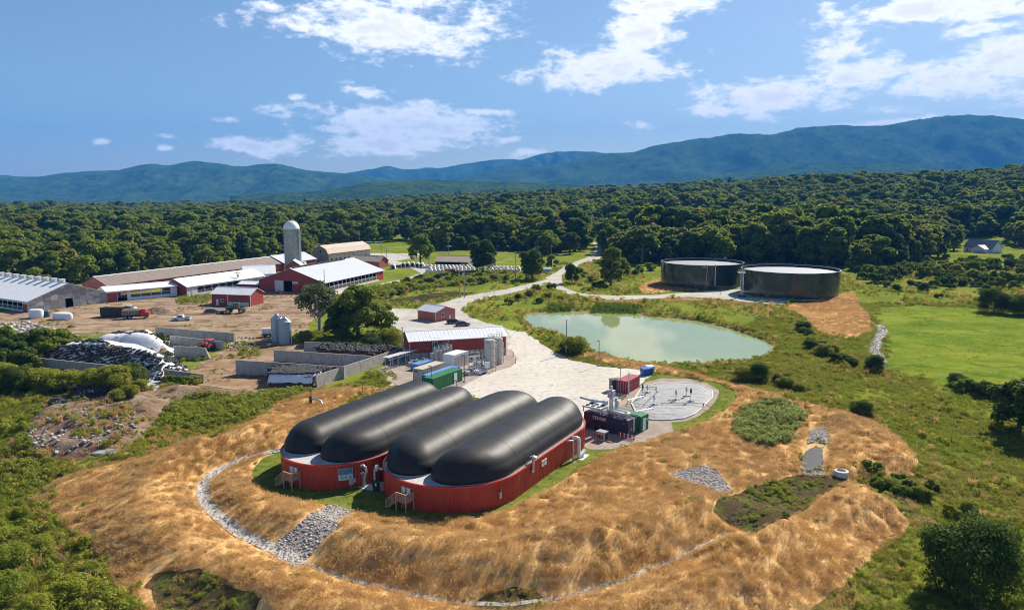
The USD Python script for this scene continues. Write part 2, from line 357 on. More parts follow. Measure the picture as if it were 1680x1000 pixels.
_skyline = np.array([(-900, -4), (0, -4), (450, -4), (600, -2), (800, 7), (1000, 18), (1300, 31), (1680, 39), (2400, 42)], float)


def height(x, y):
    x, y = np.asarray(x, float), np.asarray(y, float)
    if x.ndim == 0:
        return height(x[None], y[None])[0]
    near = ndimage.map_coordinates(HGT, [np.clip(y - RY0, 0, RY1 - RY0), np.clip(x - RX0, 0, RX1 - RX0)], order=1, mode="nearest")
    edge = sstep(0, 25, np.minimum.reduce([x - RX0, RX1 - x, RY1 - y, y + 40 - RY0 + 40]))
    r = np.hypot(x, y)
    u = 840 + FPX * x / np.maximum(y, 50)
    hill = np.interp(u, _skyline[:, 0], _skyline[:, 1]) * 1.25 * sstep(600, 1310, r) * (1 - 0.4 * sstep(1400, 3700, r)) * (y > 0)
    roll = (meshkit.fbm(np.stack([x, y, 0 * x], -1) / 190.0, 3, 5) - .5) * 16 * sstep(560, 1100, r)
    valley = -48 * sstep(1250, 3600, r) * sstep(840, 560, u) * (y > 0)
    return near * edge + hill + roll + valley


def at(px, py, dz=0.0):
    """The point of the land (plus dz) that the photograph shows at this pixel."""
    z = 0.0
    for _ in range(12):
        p = flat(px, py, z)
        z = float(height(p[0], p[1])) + dz
    return flat(px, py, z)


def rz(p, dz=0.0):
    return np.array([p[0], p[1], float(height(p[0], p[1])) + dz])


def land_poly(px, dz=0.0):
    return Polygon([tuple(at(x, y, dz)[:2]) for x, y in px]).buffer(0)


def ragged(poly, amp, step=1.5, seed=1):
    out = []
    for g in getattr(poly, "geoms", [poly]):
        pts = np.array(g.segmentize(step).exterior.coords)[:-1]
        q = np.stack([pts[:, 0], pts[:, 1], np.zeros(len(pts))], 1)
        d = np.stack([meshkit.fbm(q / 3.0, 3, seed), meshkit.fbm(q / 3.0, 3, seed + 40)], 1) - .5
        out.append(Polygon(pts + d * 2 * amp).buffer(0))
    return shapely.union_all(out)


def drape(poly, dz, step):
    """a sheet over the land, triangulated"""
    V, F, n = [], [], 0
    for g in getattr(poly, "geoms", [poly]):
        if g.area < .5:
            continue
        g = g.segmentize(step)
        ring = [np.array(r.coords)[:-1] for r in [g.exterior, *g.interiors]]
        x0, y0, x1, y1 = g.bounds
        ax, ay = np.meshgrid(np.arange(x0, x1, step), np.arange(y0, y1, step))
        ins = shapely.contains_xy(g.buffer(-step * .45), ax, ay)
        pts = np.vstack(ring + [np.stack([ax[ins], ay[ins]], 1)])
        tri = Delaunay(pts).simplices
        c = pts[tri].mean(1)
        tri = tri[shapely.contains_xy(g, c[:, 0], c[:, 1])]
        a, b, cc = pts[tri[:, 0]], pts[tri[:, 1]], pts[tri[:, 2]]
        flip = np.cross(b - a, cc - a) < 0
        tri[flip] = tri[flip][:, ::-1]
        V.append(np.column_stack([pts, height(pts[:, 0], pts[:, 1]) + dz])); F.append(tri + n); n += len(pts)
    return np.vstack(V), np.vstack(F)


# ------------------------------------------------------------------ ground materials
def blend_ground(name, cols, scale, rough=.95, bump=.6, bscale=2.0, bdist=.15, wave=None):
    """patchy ground: cols = [(colour, noise scale, low, high), ...] laid one over the other"""
    nodes, links = {"g": ("geometry", {}), "p": ("principled_bsdf", {"roughness": float(rough), "specular_ior_level": 0.0})}, []
    out = None
    for i, (c, s, lo, hi) in enumerate(cols):
        sc = s if isinstance(s, tuple) else (1.0, 1.0, 1.0)
        s = 1.0 if isinstance(s, tuple) else s
        if out is None:
            nodes["c0"] = ("color", {"value": c}); out = "c0.color"; continue
        nodes |= {f"n{i}": ("noise_texture", {"scale": float(s), "detail": 7.0, "roughness": 0.66}), f"r{i}": ("map_range", {"from_min": float(lo), "from_max": float(hi), "clamp": True}), f"m{i}": ("mix", {"color2": c}),
                  f"o{i}": ("mapping", {"location": (i * 17.3, i * 9.1, 0.0), "scale": sc})}
        links += [("g.position", f"o{i}.vector"), (f"o{i}.vector", f"n{i}.vector"), (f"n{i}.fac", f"r{i}.value"), (f"r{i}.result", f"m{i}.fac"), (out, f"m{i}.color1")]
        out = f"m{i}.color"
    links.append((out, "p.base_color"))
    nodes |= {"nb": ("noise_texture", {"scale": float(bscale), "detail": 6.0, "roughness": 0.7}), "b": ("bump", {"strength": float(bump), "distance": float(bdist)})}
    links += [("g.position", "nb.vector"), ("nb.fac", "b.height"), ("b.normal", "p.normal")]
    return usdkit.material(stage, f"/World/Looks/{name}", nodes, links, surface="p.BSDF")


M = {}
M["meadow"] = blend_ground("meadow", [((.115, .155, .022), 1, 0, 1), ((.20, .22, .034), .05, .40, .62), ((.29, .24, .075), .09, .58, .74), ((.07, .10, .018), .30, .54, .72), ((.23, .22, .055), 1.6, .52, .72)], 1, bump=.9, bscale=1.2, bdist=.35)
M["straw"] = blend_ground("straw_soil", [((.64, .41, .18), 1, 0, 1), ((.57, .34, .14), .20, .45, .65), ((.70, .48, .23), .5, .55, .7), ((.30, .19, .07), .9, .62, .8)], 1, bump=.8)
M["mown"] = blend_ground("mown_grass", [((.10, .135, .022), 1, 0, 1), ((.17, .18, .035), .22, .42, .60), ((.25, .20, .09), .30, .58, .72), ((.055, .085, .016), .9, .50, .66), ((.20, .20, .05), 2.5, .54, .7)], 1, bump=.6, bscale=4, bdist=.10)
M["field"] = blend_ground("hay_field", [((.105, .165, .018), 1, 0, 1), ((.19, .225, .03), .05, .42, .58), ((.065, .11, .014), .12, .50, .66), ((.22, .22, .06), .4, .54, .70), ((.13, .17, .02), (.02, .25, 1.0), .48, .60)], 1, bump=.6, bscale=1.5, bdist=.2)
M["gravel"] = blend_ground("pale_gravel", [((0.378, 0.353, 0.318), 1, 0, 1), ((0.464, 0.439, 0.404), .12, .42, .60), ((0.310, 0.267, 0.215), .25, .55, .70), ((0.499, 0.473, 0.439), 1.3, .55, .7), ((0.275, 0.241, 0.206), 5., .56, .7)], 1, bump=.45, bscale=6, bdist=.05)
M["skid"] = blend_ground("beige_gravel", [((0.284, 0.232, 0.198), 1, 0, 1), ((0.361, 0.301, 0.258), .4, .42, .60), ((0.189, 0.155, 0.129), 2.3, .55, .70)], 1, bump=.6, bscale=8, bdist=.05)
M["dirt"] = blend_ground("brown_dirt", [((0.258, 0.176, 0.116), 1, 0, 1), ((0.344, 0.258, 0.176), .10, .42, .60), ((0.163, 0.099, 0.065), .16, .50, .62), ((0.396, 0.335, 0.267), .5, .55, .68), ((0.120, 0.129, 0.039), .14, .60, .68), ((0.120, 0.077, 0.052), 1.5, .58, .72), ((.15, .10, .065), (.022, .42, 1.0), .53, .60), ((.36, .28, .20), (.03, .55, 1.0), .57, .64)], 1, bump=.7, bscale=2.5, bdist=.12)
M["silage_floor"] = blend_ground("silage_floor", [((0.232, 0.146, 0.086), 1, 0, 1), ((0.310, 0.215, 0.146), .12, .42, .60), ((0.120, 0.069, 0.043), .22, .50, .66)], 1, bump=.4, bscale=2.5, bdist=.06)
M["wasteland"] = blend_ground("stony_dirt", [((0.189, 0.120, 0.077), 1, 0, 1), ((0.275, 0.206, 0.155), .2, .42, .60), ((0.077, 0.052, 0.039), .35, .52, .66), ((0.310, 0.275, 0.241), 1.4, .60, .7)], 1, bump=1., bscale=1.2, bdist=.4)
M["mud"] = blend_ground("lagoon_mud", [((.045, .040, .022), 1, 0, 1), ((.07, .075, .02), .2, .45, .6), ((.11, .08, .05), .12, .6, .72)], 1, rough=.35, bump=.3, bscale=3, bdist=.03)
M["wetland"] = blend_ground("wet_ground", [((.075, .055, .03), 1, 0, 1), ((.10, .12, .03), .35, .50, .62), ((.16, .11, .065), .3, .55, .68), ((.04, .035, .025), .8, .55, .66)], 1, bump=.9)
M["shore"] = blend_ground("shore_mud", [((.30, .20, .10), 1, 0, 1), ((.20, .15, .06), .5, .42, .60)], 1)
M["forest_floor"] = blend_ground("forest_floor", [((.035, .05, .014), 1, 0, 1), ((.05, .06, .02), .03, .42, .62)], 1)


def yard_material():
    """Pale gravel with faint wheel tracks that arc over it."""
    m = {"g": ("geometry", {}), "w": ("wave_texture", {"wave_type": "rings", "rings_direction": "z", "scale": .55, "distortion": 5.0, "detail": 4.0, "detail_scale": .35, "detail_roughness": .6}),
         "off": ("mapping", {"location": (-9.0, -112.0, 0.0)}), "r": ("map_range", {"from_min": .5, "from_max": .9, "to_min": 0.0, "to_max": .8, "clamp": True}),
         "n": ("noise_texture", {"scale": .09, "detail": 6.0, "roughness": .6}), "nr": ("map_range", {"from_min": .42, "from_max": .62, "clamp": True}), "mul": ("math", {"math_type": "multiply"}),
         "a": ("mix", {"color1": (.49, .45, .40), "color2": (.63, .59, .54)}), "n2": ("noise_texture", {"scale": .8, "detail": 8.0, "roughness": .7}), "r2": ("map_range", {"from_min": .5, "from_max": .7, "clamp": True}),
         "b": ("mix", {"color2": (0.327, 0.281, 0.224)}), "c": ("mix", {"color2": (0.310, 0.272, 0.224)}), "p": ("principled_bsdf", {"roughness": .95, "specular_ior_level": 0.0}),
         "nb": ("noise_texture", {"scale": 5.0, "detail": 6.0, "roughness": .7}), "bp": ("bump", {"strength": .4, "distance": .05})}
    links = [("g.position", "n.vector"), ("n.fac", "nr.value"), ("nr.result", "a.fac"), ("g.position", "n2.vector"), ("n2.fac", "r2.value"), ("r2.result", "b.fac"), ("a.color", "b.color1"),
             ("g.position", "off.vector"), ("off.vector", "w.vector"), ("w.fac", "r.value"), ("r.result", "mul.value1"), ("nr.result", "mul.value2"), ("mul.value", "c.fac"), ("b.color", "c.color1"), ("c.color", "p.base_color"),
             ("g.position", "nb.vector"), ("nb.fac", "bp.height"), ("bp.normal", "p.normal")]
    return usdkit.material(stage, "/World/Looks/yard_gravel", m, links, surface="p.BSDF")


M["yard"] = yard_material()
M["water"] = usdkit.material(stage, "/World/Looks/pond_water", {
    "g": ("geometry", {}), "n": ("noise_texture", {"scale": .05, "detail": 4.0}), "m": ("mix", {"color1": (.20, .245, .095), "color2": (.265, .31, .14)}),
    "nb": ("noise_texture", {"scale": 1.6, "detail": 4.0, "roughness": .6}), "b": ("bump", {"strength": .05, "distance": .03}),
    "p": ("principled_bsdf", {"roughness": .03, "ior": 1.33, "specular_ior_level": .5})},
    [("g.position", "n.vector"), ("n.fac", "m.fac"), ("m.color", "p.base_color"), ("g.position", "nb.vector"), ("nb.fac", "b.height"), ("b.normal", "p.normal")], surface="p.BSDF")
M["puddle"] = pm("dark_puddle", (.05, .042, .04), (.03, .027, .027), scale=1.5, rough=.35, spec=.12)

# ------------------------------------------------------------------ the ground sheet, out to the horizon
_r = 18 * 1.0135 ** np.arange(0, 520)
_r = np.concatenate([[1.0], _r[_r < 12300], [12400]])
_a = np.radians(np.concatenate([np.arange(-52, 52, .42), np.arange(52, 308, 4.0)]))
_R, _A = np.meshgrid(_r, _a, indexing="ij")
_X, _Y = _R * np.sin(_A), _R * np.cos(_A)
_Z = height(_X, _Y)
_na = len(_a)
_i, _j = np.meshgrid(np.arange(len(_r) - 1), np.arange(_na), indexing="ij")
_q = np.stack([_i * _na + _j, _i * _na + (_j + 1) % _na, (_i + 1) * _na + (_j + 1) % _na, (_i + 1) * _na + _j], -1).reshape(-1, 4)[:, ::-1]
ground = obj("ground", (np.stack([_X, _Y, _Z], -1).reshape(-1, 3), _q), M["meadow"], smooth=True, kind="structure")

SHEET = {}


def sheet(name, key, mat, dz, step=2.0, rag=.5, kind="structure", px=None, **kw):
    p = ragged(land_poly(px or PX[key]), rag, seed=len(SHEET) + 3) if rag else land_poly(px or PX[key])
    SHEET[key] = p
    return obj(name, drape(p, dz, step), M[mat], smooth=True, kind=kind, **kw)


GOLD_P = ragged(land_poly(PX["gold"]), .7, seed=3)
SHEET["gold"] = GOLD_P
_lanes = [land_poly(PX[k]).buffer(.2) for k in ("stoneA", "stoneB", "stoneC", "stoneD", "basin", "patch", "patch2", "mown", "lawn", "chp")] + [LineString(SWALE[:11]).buffer(.95), LineString(SWALE[10:]).buffer(.35), POLY["puddle"].buffer(.8)]
GOLD_NET = GOLD_P.difference(shapely.union_all(_lanes)).buffer(-.1)
_gd = ndimage.distance_transform_edt(shapely.contains_xy(GOLD_NET, gx, gy))


def thatch(x, y):
    """how high the matted dry grass lies over the soil: laid into swaths by wind and rain, standing elsewhere"""
    x, y = np.asarray(x, float), np.asarray(y, float)
    d = ndimage.map_coordinates(_gd, [np.clip(y - RY0, 0, RY1 - RY0), np.clip(x - RX0, 0, RX1 - RX0)], order=1, mode="nearest")
    q = np.stack([x, y, 0 * x], -1)
    wx, wy = 6 * (meshkit.fbm(q / 11, 2, 31) - .5), 6 * (meshkit.fbm(q / 11, 2, 32) - .5)
    big = meshkit.fbm(q / 17, 3, 33)
    lay = sstep(.44, .60, big)
    ang = .9 + 1.6 * (meshkit.fbm(q / 40, 2, 34) - .5) * 2
    u, v = (x + wx) * np.cos(ang) + (y + wy) * np.sin(ang), -(x + wx) * np.sin(ang) + (y + wy) * np.cos(ang)
    sw = 1 - np.abs(meshkit.fbm(np.stack([u / 5.5, v / 1.7, 0 * u], -1), 3, 35) * 2 - 1) * 2.0
    fine = meshkit.fbm(q / 1.1, 2, 36) - .5
    soft = meshkit.fbm(q / 4.5, 3, 37) - .5
    return (.10 + .34 * soft + .10 * fine + lay * (.62 * np.clip(sw, -.2, 1) - .22)) * sstep(0, 2.2, d) + .10


_gv, _gf = drape(GOLD_P, .05, .8)
_gv[:, 2] += np.clip(thatch(_gv[:, 0], _gv[:, 1]), .0, 2) * shapely.contains_xy(GOLD_NET, _gv[:, 0], _gv[:, 1])
obj("dry_meadow_soil", (_gv, _gf), M["straw"], smooth=True, kind="structure")
sheet("dry_meadow_soil", "goldtank", "straw", .06, 3.0, .9)
sheet("dry_meadow_soil", "goldtank2", "straw", .06, 3.0, .9)
sheet("hay_field", "field", "field", .05, 3.0, 4.0)
sheet("far_field", "fieldfar", "field", .05, 4.0, .8)
sheet("mown_lawn", "mown", "mown", .09, 2.0, .6)
sheet("mown_lawn", "lawn", "mown", .09, 1.5, .4)
sheet("grass_patch", "patch", "wetland", .12, 1.0, 1.6)
sheet("grass_patch", "patch2", "wetland", .12, 1.0, 1.6)
sheet("farm_yard", "farm", "dirt", .04, 3.0, 1.4)
sheet("dirt_lane", "lane", "dirt", .08, 3.0, 1.0)
sheet("silage_floor", "silage", "silage_floor", .06, 2.0, .8)
sheet("stony_bank", "pit", "wasteland", .07, 1.0, 1.2)
sheet("farm_track", "loop", "gravel", .05, 3.0, .8)
sheet("gravel_road", "road", "gravel", .07, 3.0, .6)
sheet("upper_gravel_yard", "upper", "gravel", .05, 2.0, .9)
sheet("gravel_yard", "yard", "yard", .08, 2.0, .6)
sheet("process_gravel_bed", "skid", "skid", .11, 2.0, .4)
sheet("engine_gravel_bed", "chp", "skid", .12, 1.5, .3)
sheet("gravel_apron", "apron", "gravel", .06, 1.0, .5)
sheet("manure_lagoon", "lagoon", "mud", .06, 2.0, .8)
sheet("weedy_basin", "basin", "wetland", .26, 1.5, .6)
sheet("stone_bed", "stoneA", "skid", .12, 1.0, .4)
sheet("stone_bed", "stoneB", "skid", .12, 1.0, .4)
sheet("stone_bed", "stoneC", "skid", .14, 1.0, .3)
sheet("stone_bed", "stoneD", "skid", .14, 1.0, .3)
SWALE_POLY = shapely.union_all([LineString(SWALE[:11]).buffer(.85), LineString(SWALE[10:]).buffer(.3)])
obj("stone_swale", drape(SWALE_POLY, .16, .7), M["gravel"], smooth=True, kind="structure")
SHEET["swale"] = SWALE_POLY
BROOK_POLY = LineString(BROOK).buffer(1.4)
obj("stream_bed", drape(ragged(BROOK_POLY, .5), .10, 1.5), M["gravel"], smooth=True, kind="structure")
SHORE = ragged(POND.buffer(1.2), .5)
obj("pond_shore", drape(SHORE, .05, 1.2), M["shore"], smooth=True, kind="structure")
_w = drape(ragged(POND.buffer(.5), .3), 0, 4.0)[0:2]
_w[0][:, 2] = WATER_Z
obj("pond_water", _w, M["water"], kind="structure")
_w = drape(ragged(POLY["puddle"].buffer(.2), .5), 0, 2.0)
_w[0][:, 2] = -0.58
obj("puddle_water", _w, M["puddle"], kind="structure")

# ------------------------------------------------------------------ mountains
M["mountain"] = blend_ground("wooded_mountain", [((.040, .085, .024), 1, 0, 1), ((.070, .120, .030), .004, .42, .60), ((.016, .040, .014), .010, .50, .62), ((.085, .13, .034), .028, .55, .68), ((.012, .03, .012), .04, .56, .68)], 1, bump=1.0, bscale=.035, bdist=26.0)


def ridge(name, pts, dist, depth, seed, rough=.16, n=420, m=70):
    """A range of hills: crest heights from the skyline, spurs and gullies running down to its foot on both sides."""
    pts = np.array(pts, float)
    px = np.linspace(pts[0, 0], pts[-1, 0], n)
    k = np.interp(px, pts[:, 0], pts[:, 1])
    k = ndimage.gaussian_filter1d(k, 2.2)
    az = np.arctan2(px - 840, FPX / math.cos(PITCH) * .99)
    foot = -46.0 if pts[0, 0] < 500 else -20.0
    crest = CAM_H + (HOR - k) / FPX * dist * 1.0
    crest = crest + (meshkit.fbm(np.stack([az * dist / 260, 0 * az, 0 * az + seed], -1), 4, seed) - .5) * 14
    t = np.linspace(0, 1, m)
    T, AZ = np.meshgrid(t, az, indexing="ij")
    C = np.broadcast_to(crest, T.shape)
    D = dist + (T - .62) * depth
    X, Y = D * np.tan(AZ), D.copy()
    rise = np.where(T < .62, sstep(0, .62, T) ** .8, 1 - sstep(.62, 1.0, T))
    q = np.stack([X / (depth * .16), Y / (depth * .30), np.full_like(X, seed * 3.7)], -1)
    spur = 1 - np.abs(meshkit.fbm(q, 5, seed) * 2 - 1)
    Z = foot + (C - foot) * rise
    Z += (spur - .72) * rough * (C - foot) * 4.0 * rise * np.clip(1 - rise, 0, 1) ** .6 * 2.0
    Z += (meshkit.fbm(np.stack([X / 55, Y / 55, X * 0], -1), 3, seed + 5) - .5) * 12 * np.minimum(rise * 3, 1)
    Z = np.where((T == 0) | (T == 1), -64, Z)
    Z[:, [0, -1]] = np.minimum(Z[:, [0, -1]], -64)
    i, j = np.meshgrid(np.arange(m - 1), np.arange(n - 1), indexing="ij")
    f = np.stack([i * n + j, i * n + j + 1, (i + 1) * n + j + 1, (i + 1) * n + j], -1).reshape(-1, 4)
    obj(name, (np.stack([X, Y, Z], -1).reshape(-1, 3), f), M["mountain"], smooth=True, kind="structure")


ridge("far_mountains", [(300, 312), (420, 300), (520, 292), (570, 286), (610, 279), (640, 273), (668, 280), (690, 279), (705, 276), (725, 278), (745, 275), (760, 271), (800, 265), (830, 264), (858, 263), (880, 256), (900, 252), (940, 251), (975, 252), (1010, 258), (1100, 275), (1250, 300)], 9600, 2400, 11)
ridge("western_mountains", [(-700, 300), (-400, 285), (-200, 296), (-80, 288), (0, 290), (15, 289), (35, 292), (75, 292), (110, 286), (150, 283), (205, 281), (240, 272), (262, 270), (285, 275), (305, 268), (330, 266), (350, 270), (375, 272), (400, 277), (425, 273), (460, 271), (485, 277), (520, 284), (555, 284), (600, 289), (660, 297), (740, 306), (820, 312)], 6800, 3000, 5)
ridge("eastern_mountains", [(640, 312), (720, 300), (760, 292), (800, 284), (835, 279), (860, 277), (890, 275), (930, 268), (965, 259), (1000, 255), (1035, 254), (1075, 243), (1110, 237), (1150, 232), (1180, 227), (1215, 226), (1250, 227), (1290, 219), (1330, 212), (1360, 210), (1385, 212), (1415, 216), (1450, 211), (1490, 205), (1530, 199), (1560, 197), (1585, 199), (1615, 196), (1645, 198), (1680, 203), (1800, 190), (1950, 205), (2150, 190), (2500, 240), (2900, 290)], 7200, 3400, 8)
ridge("lower_eastern_hills", [(980, 314), (1080, 300), (1160, 288), (1240, 280), (1330, 273), (1400, 269), (1480, 271), (1560, 281), (1640, 285), (1720, 278), (1900, 270), (2200, 290), (2500, 312)], 4700, 1700, 14)
ridge("wooded_hill", [(380, 322), (470, 318), (540, 312), (600, 303), (650, 299), (700, 296), (760, 297), (830, 299), (900, 302), (960, 307), (1040, 309), (1130, 310), (1250, 316)], 3300, 1300, 17, rough=.10)

# ------------------------------------------------------------------ air: one closed box of thin haze round everything
_hz = MB().box(-12600, 12600, -12600, 12600, -70.0, 1050.0)
obj("haze", _hz.mesh(), usdkit.material(stage, "/World/Looks/haze", {"v": ("principled_volume", {"color": (.062, .32, .86), "density": 8.5e-5, "anisotropy": 0.0})}, [], volume="v.volume"), kind="stuff")
# ------------------------------------------------------------------ plants: kinds
M["leaf_dark"] = leafy("leaf_dark", (0.123, 0.201, 0.027), (0.189, 0.255, 0.036), (0.147, 0.213, 0.030), .42)
M["leaf_mid"] = leafy("leaf_mid", (0.274, 0.383, 0.038), (0.419, 0.483, 0.051), (0.305, 0.383, 0.046), .48)
M["leaf_light"] = leafy("leaf_light", (0.363, 0.442, 0.040), (0.530, 0.554, 0.053), (0.447, 0.442, 0.056), .50)
M["leaf_forest"] = leafy("leaf_forest", (0.115, 0.240, 0.036), (0.440, 0.470, 0.055), (0.260, 0.360, 0.048), .55, big=.012)
M["leaf_pine"] = leafy("leaf_pine", (0.088, 0.158, 0.048), (0.136, 0.207, 0.060), (0.108, 0.174, 0.048), .25)
M["leaf_sparse"] = leafy("leaf_sparse", (0.22, 0.27, 0.10), (0.18, 0.22, 0.08), (0.24, 0.25, 0.12), .45)
M["leaf_milkweed"] = leafy("leaf_milkweed", (0.429, 0.532, 0.138), (0.590, 0.639, 0.201), (0.456, 0.508, 0.138), .45, big=.2)
M["weed"] = leafy("weed_leaf", (0.33, 0.46, 0.036), (0.56, 0.58, 0.06), (0.44, 0.45, 0.06), .52, big=.06)
M["leaf_olive"] = leafy("leaf_olive", (0.24, 0.29, 0.055), (0.50, 0.48, 0.085), (0.36, 0.37, 0.07), .52, big=.012)
M["weed_yellow"] = leafy("weed_yellow", (0.707, 0.603, 0.055), (0.750, 0.750, 0.075), (0.750, 0.520, 0.112), .45, big=.06)
M["reed"] = leafy("reed_leaf", (0.196, 0.308, 0.044), (0.250, 0.358, 0.053), (0.209, 0.295, 0.048), .42)
M["dry"] = leafy("dry_grass", (.87, .56, .23), (.90, .62, .28), (.79, .47, .17), .50, big=.055)
M["dry_pale"] = leafy("dry_grass_pale", (.86, .62, .31), (.88, .66, .36), (.78, .52, .24), .50, big=.07)
M["grass"] = leafy("green_grass", (.27, .37, .030), (.42, .44, .045), (.40, .36, .07), .50, big=.045)
M["bark"] = pm("bark", (.13, .10, .075), (.08, .06, .045), scale=3, rough=.9, bump=.6, bscale=10)
M["bark_pale"] = pm("bark_pale", (.30, .26, .22), (.2, .17, .14), scale=3, rough=.9, bump=.6, bscale=10)


def leaves(rng, centers, radii, count, size, squash=.85, down=.35, aspect=1.5):
    """leaf sprays on the skin of a set of clumps; folded four-sided blades"""
    w = radii ** 2
    k = rng.choice(len(radii), count, p=w / w.sum())
    d = rng.normal(size=(count, 3)); d /= np.linalg.norm(d, axis=1)[:, None]
    low = (d[:, 2] < 0) & (rng.random(count) > down)
    d[low, 2] *= -1
    rr = radii[k] * (1 - .42 * rng.random(count) ** 1.6)
    d2 = d.copy(); d2[:, 2] *= squash
    p = centers[k] + d2 * rr[:, None]
    nrm = d + rng.normal(size=(count, 3)) * .55 + [0, 0, .25]; nrm /= np.linalg.norm(nrm, axis=1)[:, None]
    t = np.cross(nrm, rng.normal(size=(count, 3))); t /= np.linalg.norm(t, axis=1)[:, None]
    b = np.cross(nrm, t)
    s = size * (.55 + .9 * rng.random(count))[:, None]
    v = np.stack([p - t * s * aspect * .5, p + b * s * .5 + nrm * s * .12, p + t * s * aspect * .5, p - b * s * .5 + nrm * s * .12], 1).reshape(-1, 3)
    i = np.arange(count) * 4
    f = np.vstack([np.stack([i, i + 1, i + 2], 1), np.stack([i, i + 2, i + 3], 1)])
    return v, f


def crown_clumps(rng, n, rx, z0, z1, shape="round"):
    c, r = [], []
    for _ in range(n):
        t = rng.random() ** .8
        z = z0 + (z1 - z0) * t
        if shape == "round":
            w = math.sqrt(max(0.02, 1 - (2 * t - .85) ** 2 / 1.5))
        elif shape == "tall":
            w = math.sqrt(max(.03, 1 - (2 * t - .9) ** 2 / 1.35)) * .8
        else:
            w = 1.02 - t * .95
        a = rng.random() * 2 * math.pi
        q = rx * w * math.sqrt(.25 + .75 * rng.random()) * .78
        c.append((q * math.cos(a), q * math.sin(a), z)); r.append(rx * (.24 + .2 * rng.random()) * (.55 + .45 * w))
    return np.array(c), np.array(r)


def trunk_mesh(rng, h, r, limbs, centers, n=6):
    mb = MB()
    mb.tube([(0, 0, -.2), (.02 * h * rng.normal(), .02 * h * rng.normal(), h * .3), (0.03 * h * rng.normal() * .5, 0, h * .62), (0, 0, h * .8)], [r * 1.25, r, r * .6, r * .15], n)
    for k in rng.choice(len(centers), min(limbs, len(centers)), replace=False):
        c = centers[k]
        s = np.array([0, 0, max(.18 * h, c[2] * .55)])
        mb.tube([s, (s + c) / 2 + [0, 0, -.03 * h], c], [r * .45, r * .3, r * .08], 5, caps=False)
    return mb.mesh()


KIND = {}


def tree_kind(name, seed, clumps, rx, z0, z1, count, size, leaf, shape="round", bark="bark", r=.03, limbs=7, trunk=True):
    """A tree one unit tall: crown and trunk are its parts."""
    rng = np.random.default_rng(seed)
    c, rad = crown_clumps(rng, clumps, rx, z0, z1, shape)
    cls = proto(name)
    if name.startswith("fine"):
        c, rad = np.vstack([c, [(0, 0, .46), (.05, 0, .36), (-.05, .04, .40)]]), np.r_[rad, .44, .50, .48]
    lm = leaves(rng, c, rad, count, size)
    cm = usdkit.mesh(stage, f"/World/Kinds/{name}/crown", lm, M[leaf])
    tm = None
    if trunk:
        tm = trunk_mesh(rng, z1, r, limbs, c)
        usdkit.mesh(stage, f"/World/Kinds/{name}/trunk" if r > .02 else f"/World/Kinds/{name}/stem", tm, M[bark], smooth=True)
    KIND[name] = (cls, lm, M[leaf], tm, M[bark])
    return cls


for i in range(4):
    tree_kind(f"broadleaf_{i}", 20 + i, 17 + 2 * i, .36 + .03 * (i % 3), .17, .90, 2300, .062, ["leaf_forest", "leaf_olive", "leaf_mid", "leaf_forest"][i], ["round", "tall", "round", "tall"][i])
tree_kind("broadleaf_dark", 31, 18, .40, .25, .9, 2600, .06, "leaf_dark")
tree_kind("pine", 33, 22, .26, .16, .96, 2000, .055, "leaf_pine", "cone")
tree_kind("bright_tree", 35, 19, .40, .14, .9, 2600, .055, "leaf_mid", "round")
tree_kind("big_tree", 41, 30, .46, .20, .9, 9000, .036, "leaf_mid", "round", limbs=14)
tree_kind("big_dark_tree", 42, 28, .42, .16, .9, 8000, .036, "leaf_dark", "round", limbs=14)
tree_kind("tall_tree", 44, 26, .34, .14, .93, 6500, .036, "leaf_mid", "tall", limbs=12)
tree_kind("sparse_tree", 43, 26, .42, .32, .92, 3600, .030, "leaf_sparse", "round", "bark_pale", limbs=22)
for i in range(3):
    tree_kind(f"shrub_{i}", 50 + i, 15, .62, .08, .78, 1500, .085, ["leaf_mid", "leaf_light", "leaf_dark"][i], "round", r=.018, limbs=6)
tree_kind("fine_shrub", 57, 26, .58, .06, .80, 22000, .021, "leaf_dark", "round", r=.018, limbs=8)
tree_kind("fine_light_shrub", 58, 22, .62, .08, .80, 9000, .034, "leaf_light", "round", r=.018, limbs=8)


